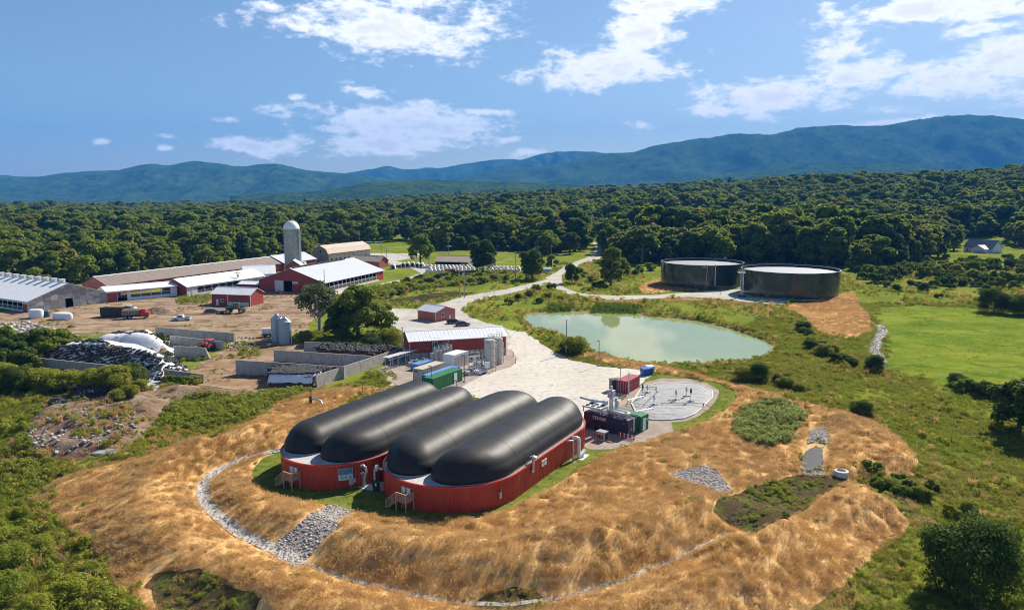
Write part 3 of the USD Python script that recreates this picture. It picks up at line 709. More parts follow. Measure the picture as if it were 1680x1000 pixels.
def instancer(name, kinds, pos, rng, scale, label=None, yaw=None, tilt=None, which=None, flatten=None, kind="stuff", **kw):
    """One mass of uncountable things. kinds: [(mesh, material), ...]"""
    p = UsdGeom.PointInstancer.Define(stage, path_for(name))
    paths = []
    for i, parts in enumerate(kinds):
        x = UsdGeom.Xform.Define(stage, f"{p.GetPath()}/kind_{i}")
        for j, (mesh, mat) in enumerate(parts):
            usdkit.mesh(stage, f"{x.GetPath()}/piece_{j}", mesh, mat)
        paths.append(x.GetPath())
    n = len(pos)
    p.CreatePrototypesRel().SetTargets(paths)
    p.CreateProtoIndicesAttr(Vt.IntArray.FromNumpy((rng.integers(0, len(kinds), n) if which is None else np.asarray(which)).astype(np.int32)))
    p.CreatePositionsAttr(Vt.Vec3fArray.FromNumpy(np.asarray(pos, np.float32)))
    yaw = rng.random(n) * 2 * math.pi if yaw is None else yaw
    s = np.asarray(scale, float)
    s = np.repeat(s[:, None], 3, 1) if s.ndim == 1 else s
    p.CreateScalesAttr(Vt.Vec3fArray.FromNumpy(s.astype(np.float32)))
    tilt = np.zeros(n) if tilt is None else tilt
    dirn = rng.random(n) * 2 * math.pi
    # yaw about z, then a lean about a level axis
    qz = np.stack([np.cos(yaw / 2), 0 * yaw, 0 * yaw, np.sin(yaw / 2)], 1)
    qt = np.stack([np.cos(tilt / 2), np.sin(tilt / 2) * np.cos(dirn), np.sin(tilt / 2) * np.sin(dirn), 0 * tilt], 1)
    a, b = qt.T, qz.T
    q = np.stack([a[0] * b[0] - a[3] * b[3] - a[1] * b[1] - a[2] * b[2], a[0] * b[1] + a[1] * b[0] + a[2] * b[3] - a[3] * b[2], a[0] * b[2] - a[1] * b[3] + a[2] * b[0] + a[3] * b[1], a[0] * b[3] + a[1] * b[2] - a[2] * b[1] + a[3] * b[0]], 1)
    p.CreateOrientationsAttr(Vt.QuathArray([Gf.Quath(float(w), float(x), float(y), float(z)) for w, x, y, z in q]))
    return tag(p.GetPrim(), label, None, None, kind)


def scatter(poly, per_m2, rng):
    x0, y0, x1, y1 = poly.bounds
    n = int((x1 - x0) * (y1 - y0) * per_m2)
    x, y = rng.uniform(x0, x1, n), rng.uniform(y0, y1, n)
    shapely.prepare(poly)
    k = shapely.contains_xy(poly, x, y)
    return x[k], y[k]


def tuft(rng, n, rad, h, lean, wid=.022, spread=.25, heads=0.0):
    """a tuft of bent grass blades, all leaning much the same way"""
    V, F = [], []
    for i in range(n):
        a, r = rng.random() * 6.283, rad * math.sqrt(rng.random())
        b = np.array([r * math.cos(a), r * math.sin(a), -.05])
        hh = h * (.65 + .5 * rng.random())
        d = np.array([lean + spread * rng.normal(), spread * rng.normal(), 0])
        m, t = b + [d[0] * .3 * hh, d[1] * .3 * hh, hh * .62], b + [d[0] * hh, d[1] * hh, hh * (1 - .25 * min(1, np.hypot(d[0], d[1])))]
        s = rng.normal(size=2); s = np.array([*s, 0]) / np.linalg.norm(s) * wid
        k = len(V)
        if heads:
            V += [b - s * .6, b + s * .6, m + s * .8, m - s * .8, t + s * heads, t - s * heads]
            F += [(k, k + 1, k + 2), (k, k + 2, k + 3), (k + 3, k + 2, k + 4), (k + 3, k + 4, k + 5)]
        else:
            V += [b - s, b + s, m + s * .8, m - s * .8, t]
            F += [(k, k + 1, k + 2), (k, k + 2, k + 3), (k + 3, k + 2, k + 4)]
    return np.array(V), np.array(F)


def weed(rng, n, h, rad, size):
    c = np.array([[rad * .5 * rng.normal(), rad * .5 * rng.normal(), h * (.3 + .5 * rng.random())] for _ in range(7)])
    return leaves(rng, c, np.full(7, h * .33), n, size, down=.3, aspect=2.0)


# ------------------------------------------------------------------ forest
RNG = np.random.default_rng(99)
FOREST_PX = [(-700, 500), (-200, 492), (0, 482), (60, 476), (148, 466), (300, 452), (440, 434), (500, 424), (520, 404), (585, 398), (622, 398), (640, 402), (690, 405), (705, 412), (770, 412), (850, 412), (895, 418), (925, 420), (960, 410), (968, 399), (978, 380), (992, 400), (1000, 425), (1035, 438), (1085, 436), (1220, 430), (1380, 438), (1425, 446), (1470, 438), (1530, 428), (1562, 416), (1570, 404), (1580, 397), (1640, 397), (1655, 404), (1720, 412), (2300, 420)]
_fp = [flat(x, y)[:2] for x, y in FOREST_PX]
FOREST = Polygon([tuple(p) for p in _fp] + [(4000, 1900), (4000, 3800), (-3300, 3800), (-3300, 880)]).buffer(0)
for hole in ([(590, 399), (665, 396), (700, 402), (640, 406)], [(1536, 376), (1556, 374), (1556, 366), (1538, 368)], [(1060, 396), (1095, 400), (1098, 386), (1070, 382)], [(640, 385), (690, 383), (700, 388), (650, 391)]):
    FOREST = FOREST.difference(ground_poly(hole))


_ra, _rb = flat(154, 454, 7.0)[:2], flat(443, 421, 7.0)[:2]
_rc = _rb + (_rb - _ra) / np.linalg.norm(_rb - _ra) * 28
FOREST = FOREST.difference(shapely.union_all([LineString([_ra, _rb, _rc]).buffer(15), Point(flat(481, 449)[:2]).buffer(11), LineString([flat(539, 430)[:2], flat(608, 421)[:2]]).buffer(17), LineString([flat(47, 505)[:2] + [0, 12], flat(-300, 470)[:2]]).buffer(24)]))


def forest_points(r0, r1, step, jit=.45):
    x, y = np.meshgrid(np.arange(-3300, 4000, step), np.arange(190, 3800, step))
    x = x + RNG.uniform(-jit, jit, x.shape) * step; y = y + RNG.uniform(-jit, jit, y.shape) * step
    x, y = x.ravel(), y.ravel()
    r = np.hypot(x, y)
    k = (r >= r0) & (r < r1) & (np.abs(x) < y * .80 + 60)
    x, y = x[k], y[k]
    shapely.prepare(FOREST)
    k = shapely.contains_xy(FOREST, x, y)
    return x[k], y[k]


fx, fy = map(np.concatenate, zip(forest_points(0, 775, 12.5), forest_points(775, 1560, 14.5), forest_points(1560, 3750, 19)))
fz = height(fx, fy)
_patch = meshkit.fbm(np.stack([fx, fy, 0 * fx], -1) / 70.0, 3, 77)
fh = (16.0 + 7 * RNG.random(len(fx)) + 9 * (_patch - .5)) * np.where(np.hypot(fx, fy) > 1560, 1.15, 1.0)
# lower, bushier wood at the left
fh *= 1 - .28 * sstep(-50, -160, fx) * (np.hypot(fx, fy) < 640)
_edge = shapely.distance(shapely.points(fx, fy), FOREST.boundary)
fh *= (.72 + .28 * sstep(0, 22, _edge)) * np.where(RNG.random(len(fx)) < .25, RNG.uniform(.6, .85, len(fx)), RNG.uniform(.9, 1.18, len(fx)))
KN = ["broadleaf_0", "broadleaf_1", "broadleaf_2", "broadleaf_3", "broadleaf_dark", "pine", "bright_tree"]
fk = RNG.choice(len(KN), len(fx), p=[.18, .15, .15, .17, .11, .09, .15])
fk = np.where((fx < -75) & (np.hypot(fx, fy) < 660) & (RNG.random(len(fx)) < .55), 6, fk)
fh *= 1 + .2 * (fx > 20) * (np.hypot(fx, fy) < 560)
_depth = np.hypot(fx, fy)
_vis = np.abs(fx / fy) < .675
order = np.argsort(np.where(_vis, _depth - 3.0 * (fh - 10), 1e9))
single = np.zeros(len(fx), bool); single[order[:285]] = True
REGION = [(-1e9, -119, "bushy green tree of the wood behind the grey and red cattle barns", "trees of the wood behind the cattle barns"),
          (-119, -12, "tall leafy tree of the wood behind the old gambrel barn and calf hutches", "trees of the wood behind the calf hutches"),
          (-12, 78, "tall leafy tree of the wood beside the road that leaves the farm", "trees of the wood beside the road"),
          (78, 160, "dense green tree of the wood behind the two dark round tanks", "trees of the wood behind the dark tanks"),
          (160, 1e9, "dark leafy tree of the wood around the pale house", "trees of the wood around the pale house")]
LOOK = {"broadleaf_0": "rounded leafy tree", "broadleaf_1": "tall narrow leafy tree", "broadleaf_2": "broad leafy tree", "broadleaf_3": "tall leafy tree", "broadleaf_dark": "dark green tree", "pine": "dark pointed conifer", "bright_tree": "bright yellow-green tree"}
for k in np.nonzero(single)[0]:
    lab, grp = next((l, g) for a, b, l, g in REGION if a <= fx[k] < b)
    lab, grp = LOOK[KN[fk[k]]] + " of the wood" + lab.split(" of the wood")[1], LOOK[KN[fk[k]]] + " of the" + grp.split(" of the")[1]
    copy_of(KIND[KN[fk[k]]][0], "forest_tree", lab, "tree", (fx[k], fy[k], fz[k]), RNG.random() * 6.28, fh[k] * np.array([1, 1, 1]) * np.array([RNG.uniform(1.15, 1.5), RNG.uniform(1.15, 1.5), 1]), grp)
rest = ~single
instancer("forest", [[(KIND[k][1], KIND[k][2]), (KIND[k][3], KIND[k][4])] for k in KN], np.stack([fx, fy, fz], 1)[rest], RNG, np.stack([fh * RNG.uniform(1.15, 1.5, len(fx)), fh * RNG.uniform(1.15, 1.5, len(fx)), fh], 1)[rest], "unbroken broadleaf woodland reaching to the hills", which=fk[rest])

# ------------------------------------------------------------------ trees and bushes that stand alone
def plant(kind, name, px, py, h, label, cat="tree", wide=1.0, group=None):
    p, h = at(px, py), h * 1.25
    return copy_of(KIND[kind][0], name, label, cat, p - [0, 0, .1], (px * 7.13) % 6.28, np.array([h * wide, h * wide, h]), group)


plant("sparse_tree", "thin_tree", 524, 548, 12.0, "thin grey-leaved tree with a pale trunk beside the grain bins")
plant("big_tree", "broadleaf_tree", 588, 553, 11.5, "large dense dark green tree between the grain bins and the gravel yard", wide=1.15)
plant("big_dark_tree", "broadleaf_tree", 560, 558, 8.0, "lower dark tree under the large dense tree by the silage wall", wide=1.1)
plant("big_tree", "broadleaf_tree", 626, 548, 7.0, "small rounded tree at the right foot of the large dense tree", wide=1.1)
plant("fine_light_shrub", "bush", 640, 566, 4.2, "pale green bush beside the silage wall and the long red building", "bush", 1.2)
plant("fine_shrub", "bush", 610, 571, 3.6, "dark bush in front of the large dense tree along the silage wall", "bush", 1.3)
plant("fine_light_shrub", "bush", 500, 560, 2.8, "small bright bush beside the grain bins", "bush", 1.2)
plant("tall_tree", "broadleaf_tree", 1002, 467, 13.0, "tall bright green tree standing alone by the road bend", wide=1.15)
plant("big_tree", "broadleaf_tree", 1018, 458, 8.0, "lower green tree joined to the right of the tall lone tree", wide=1.0)
plant("big_dark_tree", "broadleaf_tree", 938, 464, 7.2, "compact dark tree between the road fork and the tall lone tree", wide=.95)
plant("big_dark_tree", "broadleaf_tree", 873, 458, 11.5, "dark rounded tree at the left edge of the gravel road", wide=1.0)
plant("bright_tree", "broadleaf_tree", 905, 441, 6.5, "small yellow-green tree on the far side of the road junction", wide=1.05)
plant("big_dark_tree", "broadleaf_tree", 792, 447, 13.5, "big dark tree in the middle of the rows of calf hutches", wide=1.05)
plant("big_tree", "broadleaf_tree", 690, 432, 13.0, "broad tree behind the left end of the calf hutch rows", wide=.95)
plant("fine_shrub", "bush", 1590, 975, 7.8, "big dark rounded bush in the lower right meadow", "bush", .92)
plant("big_dark_tree", "broadleaf_tree", 1672, 706, 8.2, "dark tree at the right edge beyond the meadow", wide=1.2)
plant("fine_shrub", "bush", 1630, 512, 7.4, "big dark round bush at the far edge of the bright field", "bush", 1.05)
plant("fine_shrub", "bush", 1672, 516, 6.0, "dark bush right of the big round one beside the bright field", "bush", 1.1)
plant("fine_shrub", "bush", 1412, 681, 2.6, "low dark bush on the meadow above the right golden bank", "bush", 1.25)
plant("fine_shrub", "bush", 1434, 607, 3.3, "dark bush at the near end of the stony stream", "bush", 1.0)
plant("shrub_2", "bush", 1345, 470, 6.5, "dark round bush behind the gap of the two dark tanks", "bush", 1.1)
plant("fine_light_shrub", "bush", 1222, 624, 3.0, "light green bush on the near bank of the pond", "bush", 1.1)
plant("fine_shrub", "bush", 1242, 624, 3.6, "dark bush beside the light one on the near bank of the pond", "bush", 1.1)
plant("fine_light_shrub", "bush", 943, 578, 3.8, "bright green bush beside the utility pole on the pond bank", "bush", 1.3)
plant("fine_shrub", "bush", 930, 576, 2.8, "darker low bush left of the bright one on the pond bank", "bush", 1.2)

BUSHES = [  # (pixels, kind choices, height range, label, group)
    ([(20, 600, 5), (45, 590, 6), (75, 588, 6.5), (100, 585, 6), (40, 612, 4.5), (10, 575, 5.5), (-10, 612, 5), (118, 580, 4.5)], ("big_dark_tree", "big_tree"), "dark green bushy tree at the left end of the tyre-covered silage", "trees at the left end of the silage", "tree"),
    ([(60, 640, 4.2), (85, 640, 3.8), (110, 641, 4.2), (135, 640, 3.6), (160, 640, 4.0), (185, 638, 4.2), (205, 634, 4.4), (218, 630, 4.0), (30, 640, 4.4), (0, 640, 4.6)], ("fine_light_shrub", "fine_shrub", "shrub_1"), "leafy bush in the row below the low wall of the tyre-covered silage", "bushes below the low silage wall", "bush"),
    ([(195, 655, 1.8), (215, 650, 2.0), (228, 641, 2.0), (205, 648, 1.6)], ("fine_light_shrub",), "low bright bush beside the pale gravel apron at the silage wall", "low bushes beside the gravel apron", "bush"),
    ([(285, 632, 1.9), (300, 634, 2.2), (318, 632, 1.8), (275, 628, 1.6)], ("fine_light_shrub", "shrub_0"), "bright green weed bush in front of the short slanting concrete wall", "bushes in front of the short slanting wall", "bush"),
    ([(1500, 472, 3.2), (1515, 478, 3.4), (1532, 470, 3.0), (1560, 474, 2.6), (1470, 478, 2.8), (1455, 470, 2.4), (1580, 468, 2.4), (1600, 470, 2.2), (1618, 476, 2.4), (1440, 462, 3.4), (1420, 458, 3.6), (1475, 455, 4.2), (1460, 462, 2.4), (1540, 488, 2.0)], ("shrub_2", "shrub_0", "fine_shrub"), "rounded shrub in the rough belt between the wood and the bright field", "shrubs beyond the bright field", "bush"),
    ([(1480, 440, 4), (1500, 446, 4.4), (1520, 440, 3.8), (1545, 446, 3.6), (1570, 444, 2.6), (1590, 448, 2.8), (1610, 446, 2.6), (1630, 446, 4.0), (1655, 442, 4.2), (1680, 450, 4.4), (1535, 455, 4.0), (1565, 456, 3.6), (1600, 456, 3.4), (1640, 460, 3.8), (1670, 464, 4.0), (1700, 460, 4.0), (1552, 424, 2.6), (1652, 424, 2.8), (1640, 436, 2.0), (1590, 436, 1.8)], ("shrub_0", "shrub_2", "shrub_1", "broadleaf_dark"), "leafy shrub in the thicket in front of the pale house", "shrubs in front of the pale house", "bush"),
    ([(1318, 540, 2.4), (1322, 551, 2.2), (1338, 572, 2.6), (1352, 582, 2.8), (1365, 580, 2.2), (1330, 565, 2.0), (1375, 592, 2.4), (1388, 596, 2.2), (1400, 600, 1.6), (1282, 628, 2.2), (1290, 634, 2.0), (1312, 640, 1.6)], ("fine_shrub", "shrub_2", "fine_light_shrub"), "small bush on the rough slope right of the pond", "bushes right of the pond", "bush"),
    ([(1570, 632, 2.2), (1582, 640, 2.4), (1612, 646, 2.6), (1598, 642, 2.0), (1650, 655, 2.6), (1630, 650, 2.4)], ("fine_shrub", "shrub_0"), "dark bush along the near edge of the bright field", "bushes along the near edge of the bright field", "bush"),
    ([(880, 478, 2.6), (868, 487, 2.2), (898, 488, 2.0), (905, 474, 2.4), (850, 492, 2.2), (835, 498, 1.8), (885, 497, 1.8), (920, 492, 1.6)], ("fine_shrub", "fine_light_shrub", "shrub_2"), "bush on the rough slope between the road and the pond", "bushes between the road and the pond", "bush"),
    ([(960, 455, 2.6), (970, 462, 2.4), (985, 468, 2.0), (950, 448, 2.6), (975, 470, 1.8), (1042, 452, 2.4), (1050, 446, 3.0), (1066, 443, 3.4)], ("shrub_1", "shrub_0", "fine_shrub"), "bush in the grass around the tall lone tree", "bushes around the tall lone tree", "bush"),
    ([(640, 486, 2.0), (655, 481, 2.4), (672, 474, 2.6), (690, 470, 2.6), (625, 488, 2.2), (705, 466, 2.8), (612, 482, 2.4), (600, 487, 2.2), (650, 472, 2.6), (668, 466, 2.6), (690, 460, 2.4), (718, 460, 2.8), (735, 464, 2.6), (755, 466, 2.4), (772, 466, 2.6), (790, 464, 2.6), (810, 461, 2.4), (830, 459, 2.2), (745, 457, 2.6), (765, 456, 2.6), (785, 457, 2.6), (805, 454, 2.4), (728, 455, 2.4), (825, 452, 2.4)], ("shrub_0", "shrub_2", "fine_shrub"), "dense green bush on the bank around the manure lagoon", "bushes around the manure lagoon", "bush"),
    ([(70, 905, 1.9), (20, 930, 2.4), (110, 985, 2.2), (10, 985, 2.6), (60, 1020, 2.6), (35, 850, 1.7), (-20, 900, 2.6), (150, 945, 1.5)], ("fine_light_shrub",), "leafy bush in the dense scrub of the lower left corner", "bushes of the lower left scrub", "bush"),
    ([(1430, 775, 1.6), (1448, 790, 1.5), (1460, 800, 1.6), (1475, 792, 1.4), (1490, 805, 1.6), (1505, 815, 1.5), (1478, 812, 1.4), (1520, 822, 1.4), (1560, 845, 1.4), (1590, 838, 1.3), (1440, 800, 1.4), (1530, 800, 1.2)], ("fine_light_shrub", "shrub_1", "shrub_0"), "low bright weed bush beside the wet ditch right of the golden bank", "weed bushes beside the wet ditch", "bush"),
]
for spots, kinds, label, grp, cat in BUSHES:
    for i, (x, y, h) in enumerate(spots):
        rank = sorted(q[0] for q in spots).index(x)
        lab = f"{ORD[rank]} from the left: {label}" if len(spots) <= 12 and len(label.split()) <= 12 else label
        plant(kinds[(i * 5 + x) % len(kinds)], "shrub" if cat == "bush" else "bushy_tree", x, y, h * RNG.uniform(.9, 1.1), lab, cat, RNG.uniform(1.05, 1.35), grp)

_tx, _ty = scatter(ground_poly([(1385, 442), (1430, 448), (1480, 438), (1555, 434), (1650, 434), (1720, 416), (1800, 430), (1800, 486), (1690, 482), (1600, 474), (1500, 462), (1430, 468), (1390, 456)]), 1 / 42, RNG)
_k = meshkit.fbm(np.stack([_tx, _ty, 0 * _tx], -1) / 40, 3, 61) > .40
_tx, _ty = _tx[_k], _ty[_k]
instancer("thicket", [[(KIND[k][1], KIND[k][2])] for k in ("shrub_0", "shrub_2", "shrub_1", "broadleaf_0")], np.column_stack([_tx, _ty, height(_tx, _ty) - .2]), RNG, RNG.uniform(3.2, 6.5, len(_tx)), "dense shrubby thicket in front of the pale house", which=RNG.choice(4, len(_tx), p=[.4, .3, .15, .15]))

# ------------------------------------------------------------------ grass, standing corn-dry and green
def kindset(fn, seeds, mats):
    return [[(fn(np.random.default_rng(s)), M[m])] for s, m in zip(seeds, mats)]


dry_kinds = kindset(lambda r: tuft(r, 46, .62, .58, .42, .013, .30, 2.4), range(4), ["dry", "dry", "dry", "dry_pale"])
GOLD_ALL = shapely.union_all([SHEET["gold"].buffer(-.25)]).difference(shapely.union_all([SHEET[k].buffer(.25) for k in ("stoneA", "stoneB", "stoneC", "stoneD", "swale", "basin", "puddle2", "patch", "patch2") if k in SHEET] + [land_poly(PX["puddle"]).buffer(.5), land_poly(PX["shrubs"]).buffer(-.6), SHEET["mown"].buffer(.2), SHEET["lawn"].buffer(.1), SHEET["chp"]]))


def grass_field(name, poly, density, kinds, label, s0, s1, rng, wavelen=4.0, lodge=1.0, seed=0, over=False):
    x, y = scatter(poly, density, rng)
    q = np.stack([x, y, 0 * x], -1)
    warp = np.stack([x + 2.5 * (meshkit.fbm(q / 7, 3, seed + 3) - .5) * 4, y * .7 + x * .35, 0 * x], -1)
    ridge_ = 1 - np.abs(meshkit.fbm(warp / wavelen, 3, seed + 1) * 2 - 1) * 2.2       # creases where the grass is laid over
    big = meshkit.fbm(q / 16, 3, seed + 2)
    lodged = sstep(.46, .62, big) * lodge
    hgt = .8 * (s0 + (s1 - s0) * rng.random(len(x))) * (1 - .60 * lodged * np.clip(ridge_, 0, 1)) * (.8 + .45 * meshkit.fbm(q / 3.0, 2, seed + 8))
    yaw = -.6 + 2.4 * (meshkit.fbm(q / 12, 2, seed + 5) - .5) * 2 + rng.normal(size=len(x)) * .35
    tilt = .12 * rng.random(len(x)) + .25 * lodged
    s = np.stack([.85 + .3 * rng.random(len(x)), .85 + .3 * rng.random(len(x)), hgt], 1)
    lift = np.clip(thatch(x, y), 0, 2) if over else 0
    return instancer(name, kinds, np.column_stack([x, y, height(x, y) + .02 + lift]), rng, s, label, yaw=yaw, tilt=tilt)


grass_field("dry_grass", GOLD_ALL, 2.8, dry_kinds, "tall golden dry grass, wind-laid in waves, around the red digesters", .85, 1.25, RNG, over=True)
grass_field("dry_grass", shapely.union_all([SHEET["goldtank"], SHEET["goldtank2"], land_poly(PX["verge"])]), 1.6, dry_kinds, "golden dry grass beside the dark round tanks", .9, 1.4, RNG, 9.0)
ROADS = shapely.union_all([SHEET[k] for k in ("road", "upper", "yard", "farm", "silage", "loop", "skid", "chp", "lane", "gold", "goldtank", "goldtank2", "mown", "lawn", "lagoon", "pit", "apron", "field")] + [SHORE, POLY["patch"], BROOK_POLY.buffer(-.4), shapely.box(-420, 0, -92, .1)])
NEAR = ground_poly([(-260, 1120), (-260, 640), (0, 600), (240, 640), (560, 640), (900, 560), (1100, 600), (1300, 500), (1700, 500), (2000, 640), (2000, 1120)], -1).difference(ROADS.buffer(.1)).difference(shapely.union_all([SHEET[k] for k in ("stoneA", "stoneB")] + [SWALE_POLY]))
MIDL = ground_poly([(540, 490), (620, 470), (850, 440), (1000, 425), (1090, 470), (1300, 480), (1420, 440), (1700, 440), (2000, 480), (2000, 520), (1700, 500), (1300, 500), (1100, 600), (900, 560), (760, 520), (640, 506)]).difference(ROADS.buffer(.3))
green_kinds = kindset(lambda r: tuft(r, 48, .55, .55, .25, .026, .42), range(10, 14), ["grass"] * 4)
weed_kinds = kindset(lambda r: weed(r, 170, .8, .45, .085), range(20, 23), ["weed", "weed", "weed_yellow"]) + kindset(lambda r: tuft(r, 40, .4, 1.0, .2, .02, .3, 1.4), [24], ["dry"])


def meadow(name, poly, density, kinds, label, s0, s1, rng, clump=9.0, thr=.35, probs=None, seed=0):
    x, y = scatter(poly, density, rng)
    q = np.stack([x, y, 0 * x], -1)
    k = meshkit.fbm(q / clump, 3, seed) + .25 * (rng.random(len(x)) - .5) > thr
    x, y, q = x[k], y[k], q[k]
    s = (s0 + (s1 - s0) * rng.random(len(x)) ** 1.6) * (.6 + .8 * meshkit.fbm(q / 5, 2, seed + 4))
    which = rng.choice(len(kinds), len(x), p=probs)
    return instancer(name, kinds, np.column_stack([x, y, height(x, y) - .02]), rng, s, label, which=which, tilt=.2 * rng.random(len(x)))


meadow("meadow_grass", NEAR, 2.2, green_kinds, "rough green grass of the meadows round the golden banks", .6, 1.3, RNG, thr=.25)
meadow("meadow_weeds", NEAR, .40, weed_kinds, "leafy weeds growing through the rough meadows", .5, 1.5, RNG, clump=8, thr=.50, probs=[.42, .38, .08, .12], seed=6)
meadow("meadow_weeds", MIDL, .28, weed_kinds, "leafy weeds on the rough slopes around the pond and road", .8, 2.0, RNG, clump=12, thr=.44, probs=[.4, .35, .1, .15], seed=7)
LEFT = ground_poly([(-260, 1120), (-260, 700), (0, 690), (60, 745), (130, 780), (72, 800), (70, 830), (100, 862), (160, 905), (185, 950), (220, 1010), (240, 1120)], -1.5).union(ground_poly([(-200, 660), (40, 660), (60, 640), (230, 645), (120, 655), (60, 680), (30, 720), (-200, 720)]))
meadow("scrub_grass", LEFT, 1.8, green_kinds, "rough grass between the weeds at the lower left", .7, 1.6, RNG, clump=6, thr=.30, seed=28)
meadow("scrub_weeds", LEFT, .75, weed_kinds, "tangled tall weeds of the scrub at the lower left", .9, 2.0, RNG, clump=7, thr=.40, probs=[.5, .36, .08, .06], seed=8)
meadow("bank_weeds", ground_poly([(262, 690), (290, 662), (330, 655), (420, 648), (480, 640), (520, 640), (440, 668), (395, 692), (330, 700), (270, 700)]), 2.0, [weed_kinds[0], weed_kinds[1], weed_kinds[0]], "tall bright green weeds between the earth bank and the golden grass", .9, 1.7, RNG, thr=.2, seed=9)
meadow("bank_weeds", ground_poly([(262, 690), (330, 700), (390, 700), (345, 722), (235, 747), (180, 752), (210, 730), (245, 712)]), 1.3, weed_kinds, "yellow-green weeds along the top of the golden grass at the left", .7, 1.3, RNG, thr=.2, probs=[.3, .3, .25, .15], seed=10)
meadow("milkweed", land_poly(PX["shrubs"]), 1.7, kindset(lambda r: weed(r, 110, 1.0, .5, .13), [31, 32], ["leaf_milkweed", "leaf_milkweed"]), "pale broad-leaved weeds in a clump on the right golden bank", .9, 1.5, RNG, thr=.1, seed=11)
meadow("basin_weeds", SHEET["basin"], 2.6, [weed_kinds[0], weed_kinds[1], kindset(lambda r: weed(r, 80, .6, .4, .12), [33], ["leaf_dark"])[0]], "low weeds scattered over the wet basin between the golden banks", .5, 1.1, RNG, clump=3, thr=.42, seed=12)
meadow("lawn_tufts", shapely.union_all([SHEET["mown"], SHEET["lawn"]]).difference(SHEET["chp"]), 2.5, green_kinds, "short mown grass around the digesters and the covered pad", .16, .45, RNG, thr=.2, seed=13)
for _k in ("patch", "patch2"):
    meadow("patch_grass", SHEET[_k].buffer(1.0).difference(SHEET[_k].buffer(-2.2)), 1.6, [dry_kinds[0], dry_kinds[1], green_kinds[0]], "dry grass closing in on a green gap", .5, 1.0, RNG, clump=3, thr=.40, seed=29)
    meadow("patch_growth", SHEET[_k], 2.0, [green_kinds[0], weed_kinds[0], weed_kinds[1]], "mixed weeds in a green gap of the golden grass", .4, 1.0, RNG, clump=4, thr=.42, seed=20)
_out = SHEET["gold"].buffer(3.2).difference(SHEET["gold"].buffer(.3)).difference(ROADS.difference(SHEET["gold"].buffer(4)))
_out = _out.difference(shapely.union_all([SHEET[k] for k in ("mown", "lawn", "chp", "yard", "skid", "silage")] + [SHORE]))
meadow("edge_grass", _out, 1.5, [dry_kinds[0], dry_kinds[1], dry_kinds[3]], "stray dry grass along the ragged edge of the golden banks", .5, 1.1, RNG, clump=3.5, thr=.47, seed=25)
meadow("edge_weeds", GOLD_NET.difference(GOLD_NET.buffer(-4.0)), .7, [green_kinds[0], weed_kinds[0], weed_kinds[1], green_kinds[1]], "green weeds creeping into the edge of the golden grass", .4, 1.0, RNG, clump=4.5, thr=.56, seed=26)
meadow("puddle_weeds", POLY["puddle"].buffer(2.0).difference(POLY["puddle"].buffer(-.3)), 1.8, [weed_kinds[0], dry_kinds[0], green_kinds[0]], "weeds and dry grass round the puddle", .5, 1.0, RNG, clump=3, thr=.42, seed=30)
meadow("edge_weeds", GOLD_NET, .12, [weed_kinds[0], green_kinds[1]], "scattered green weeds standing in the golden grass", .5, 1.0, RNG, clump=9, thr=.56, seed=27)
meadow("hay_tufts", SHEET["field"], .35, green_kinds, "short bright grass of the hay field", .25, .6, RNG, clump=14, thr=.42, seed=14)
_rim = SHORE.buffer(2.2).difference(POND.buffer(.4))
meadow("pond_rim_weeds", _rim.difference(ROADS.difference(SHORE)), 1.1, [weed_kinds[0], weed_kinds[1], dry_kinds[0]], "weeds and grass along the edge of the pond", .7, 1.5, RNG, clump=6, thr=.40, seed=15)
reeds = kindset(lambda r: tuft(r, 60, .5, 2.0, .08, .035, .12), range(40, 42), ["reed", "reed"])
meadow("cattails", ground_poly([(893, 512), (935, 509), (940, 499), (900, 501)]).union(ground_poly([(968, 511), (1045, 512), (1048, 500), (975, 499)])), 2.2, reeds, "dark green cattails standing at the far edge of the pond", .55, .8, RNG, thr=.05, seed=16)
meadow("bank_growth", ground_poly([(560, 490), (600, 478), (660, 466), (700, 452), (730, 452), (830, 448), (840, 458), (780, 468), (730, 470), (650, 482), (618, 494)]), .7, [weed_kinds[0], weed_kinds[1], weed_kinds[0]], "lush green growth on the banks of the manure lagoon", 1.4, 2.6, RNG, thr=.25, seed=17)
for px, lab, dens in (([(290, 596), (330, 592), (390, 590), (425, 586), (430, 572), (400, 562), (340, 566), (300, 575)], "weeds between the rubble and the upper silage wall", .5), ([(0, 545), (120, 552), (200, 552), (290, 548), (290, 560), (120, 578), (0, 580)], "weeds between the boulders and the silage heap", .6), ([(290, 486), (348, 484), (345, 498), (290, 500)], "green weeds beside the small red shed", 1.0), ([(500, 545), (650, 540), (668, 556), (660, 578), (520, 566)], "undergrowth beneath the large dense tree", .8), ([(560, 636), (612, 612), (640, 608), (668, 640), (600, 640)], "bright grass between the silage wall and the process tanks", 1.3)):
    meadow("yard_weeds", ground_poly(px), dens, [weed_kinds[0], weed_kinds[1], green_kinds[0]], lab, .7, 1.5, RNG, clump=6, thr=.42, seed=18)


# ------------------------------------------------------------------ loose stone
def stone_mesh(seed, flat_=.7):
    m = trimesh.creation.icosphere(1, 0.5)
    v = m.vertices * (1 + .5 * (meshkit.fbm(m.vertices * 1.7 + seed * 9, 3, seed)[:, None] - .5) * 2)
    v[:, 2] *= flat_
    return v, m.faces


M["stone"] = pm("pale_stone", (.55, .51, .47), (.36, .33, .30), scale=.9, var=.6, rough=.9, bump=.4, bscale=9)
M["stone_dark"] = pm("grey_stone", (.22, .20, .185), (.36, .33, .30), scale=.9, var=.6, rough=.9, bump=.4, bscale=9)
stones = [[(stone_mesh(i), M["stone" if i % 2 else "stone_dark"])] for i in range(5)]


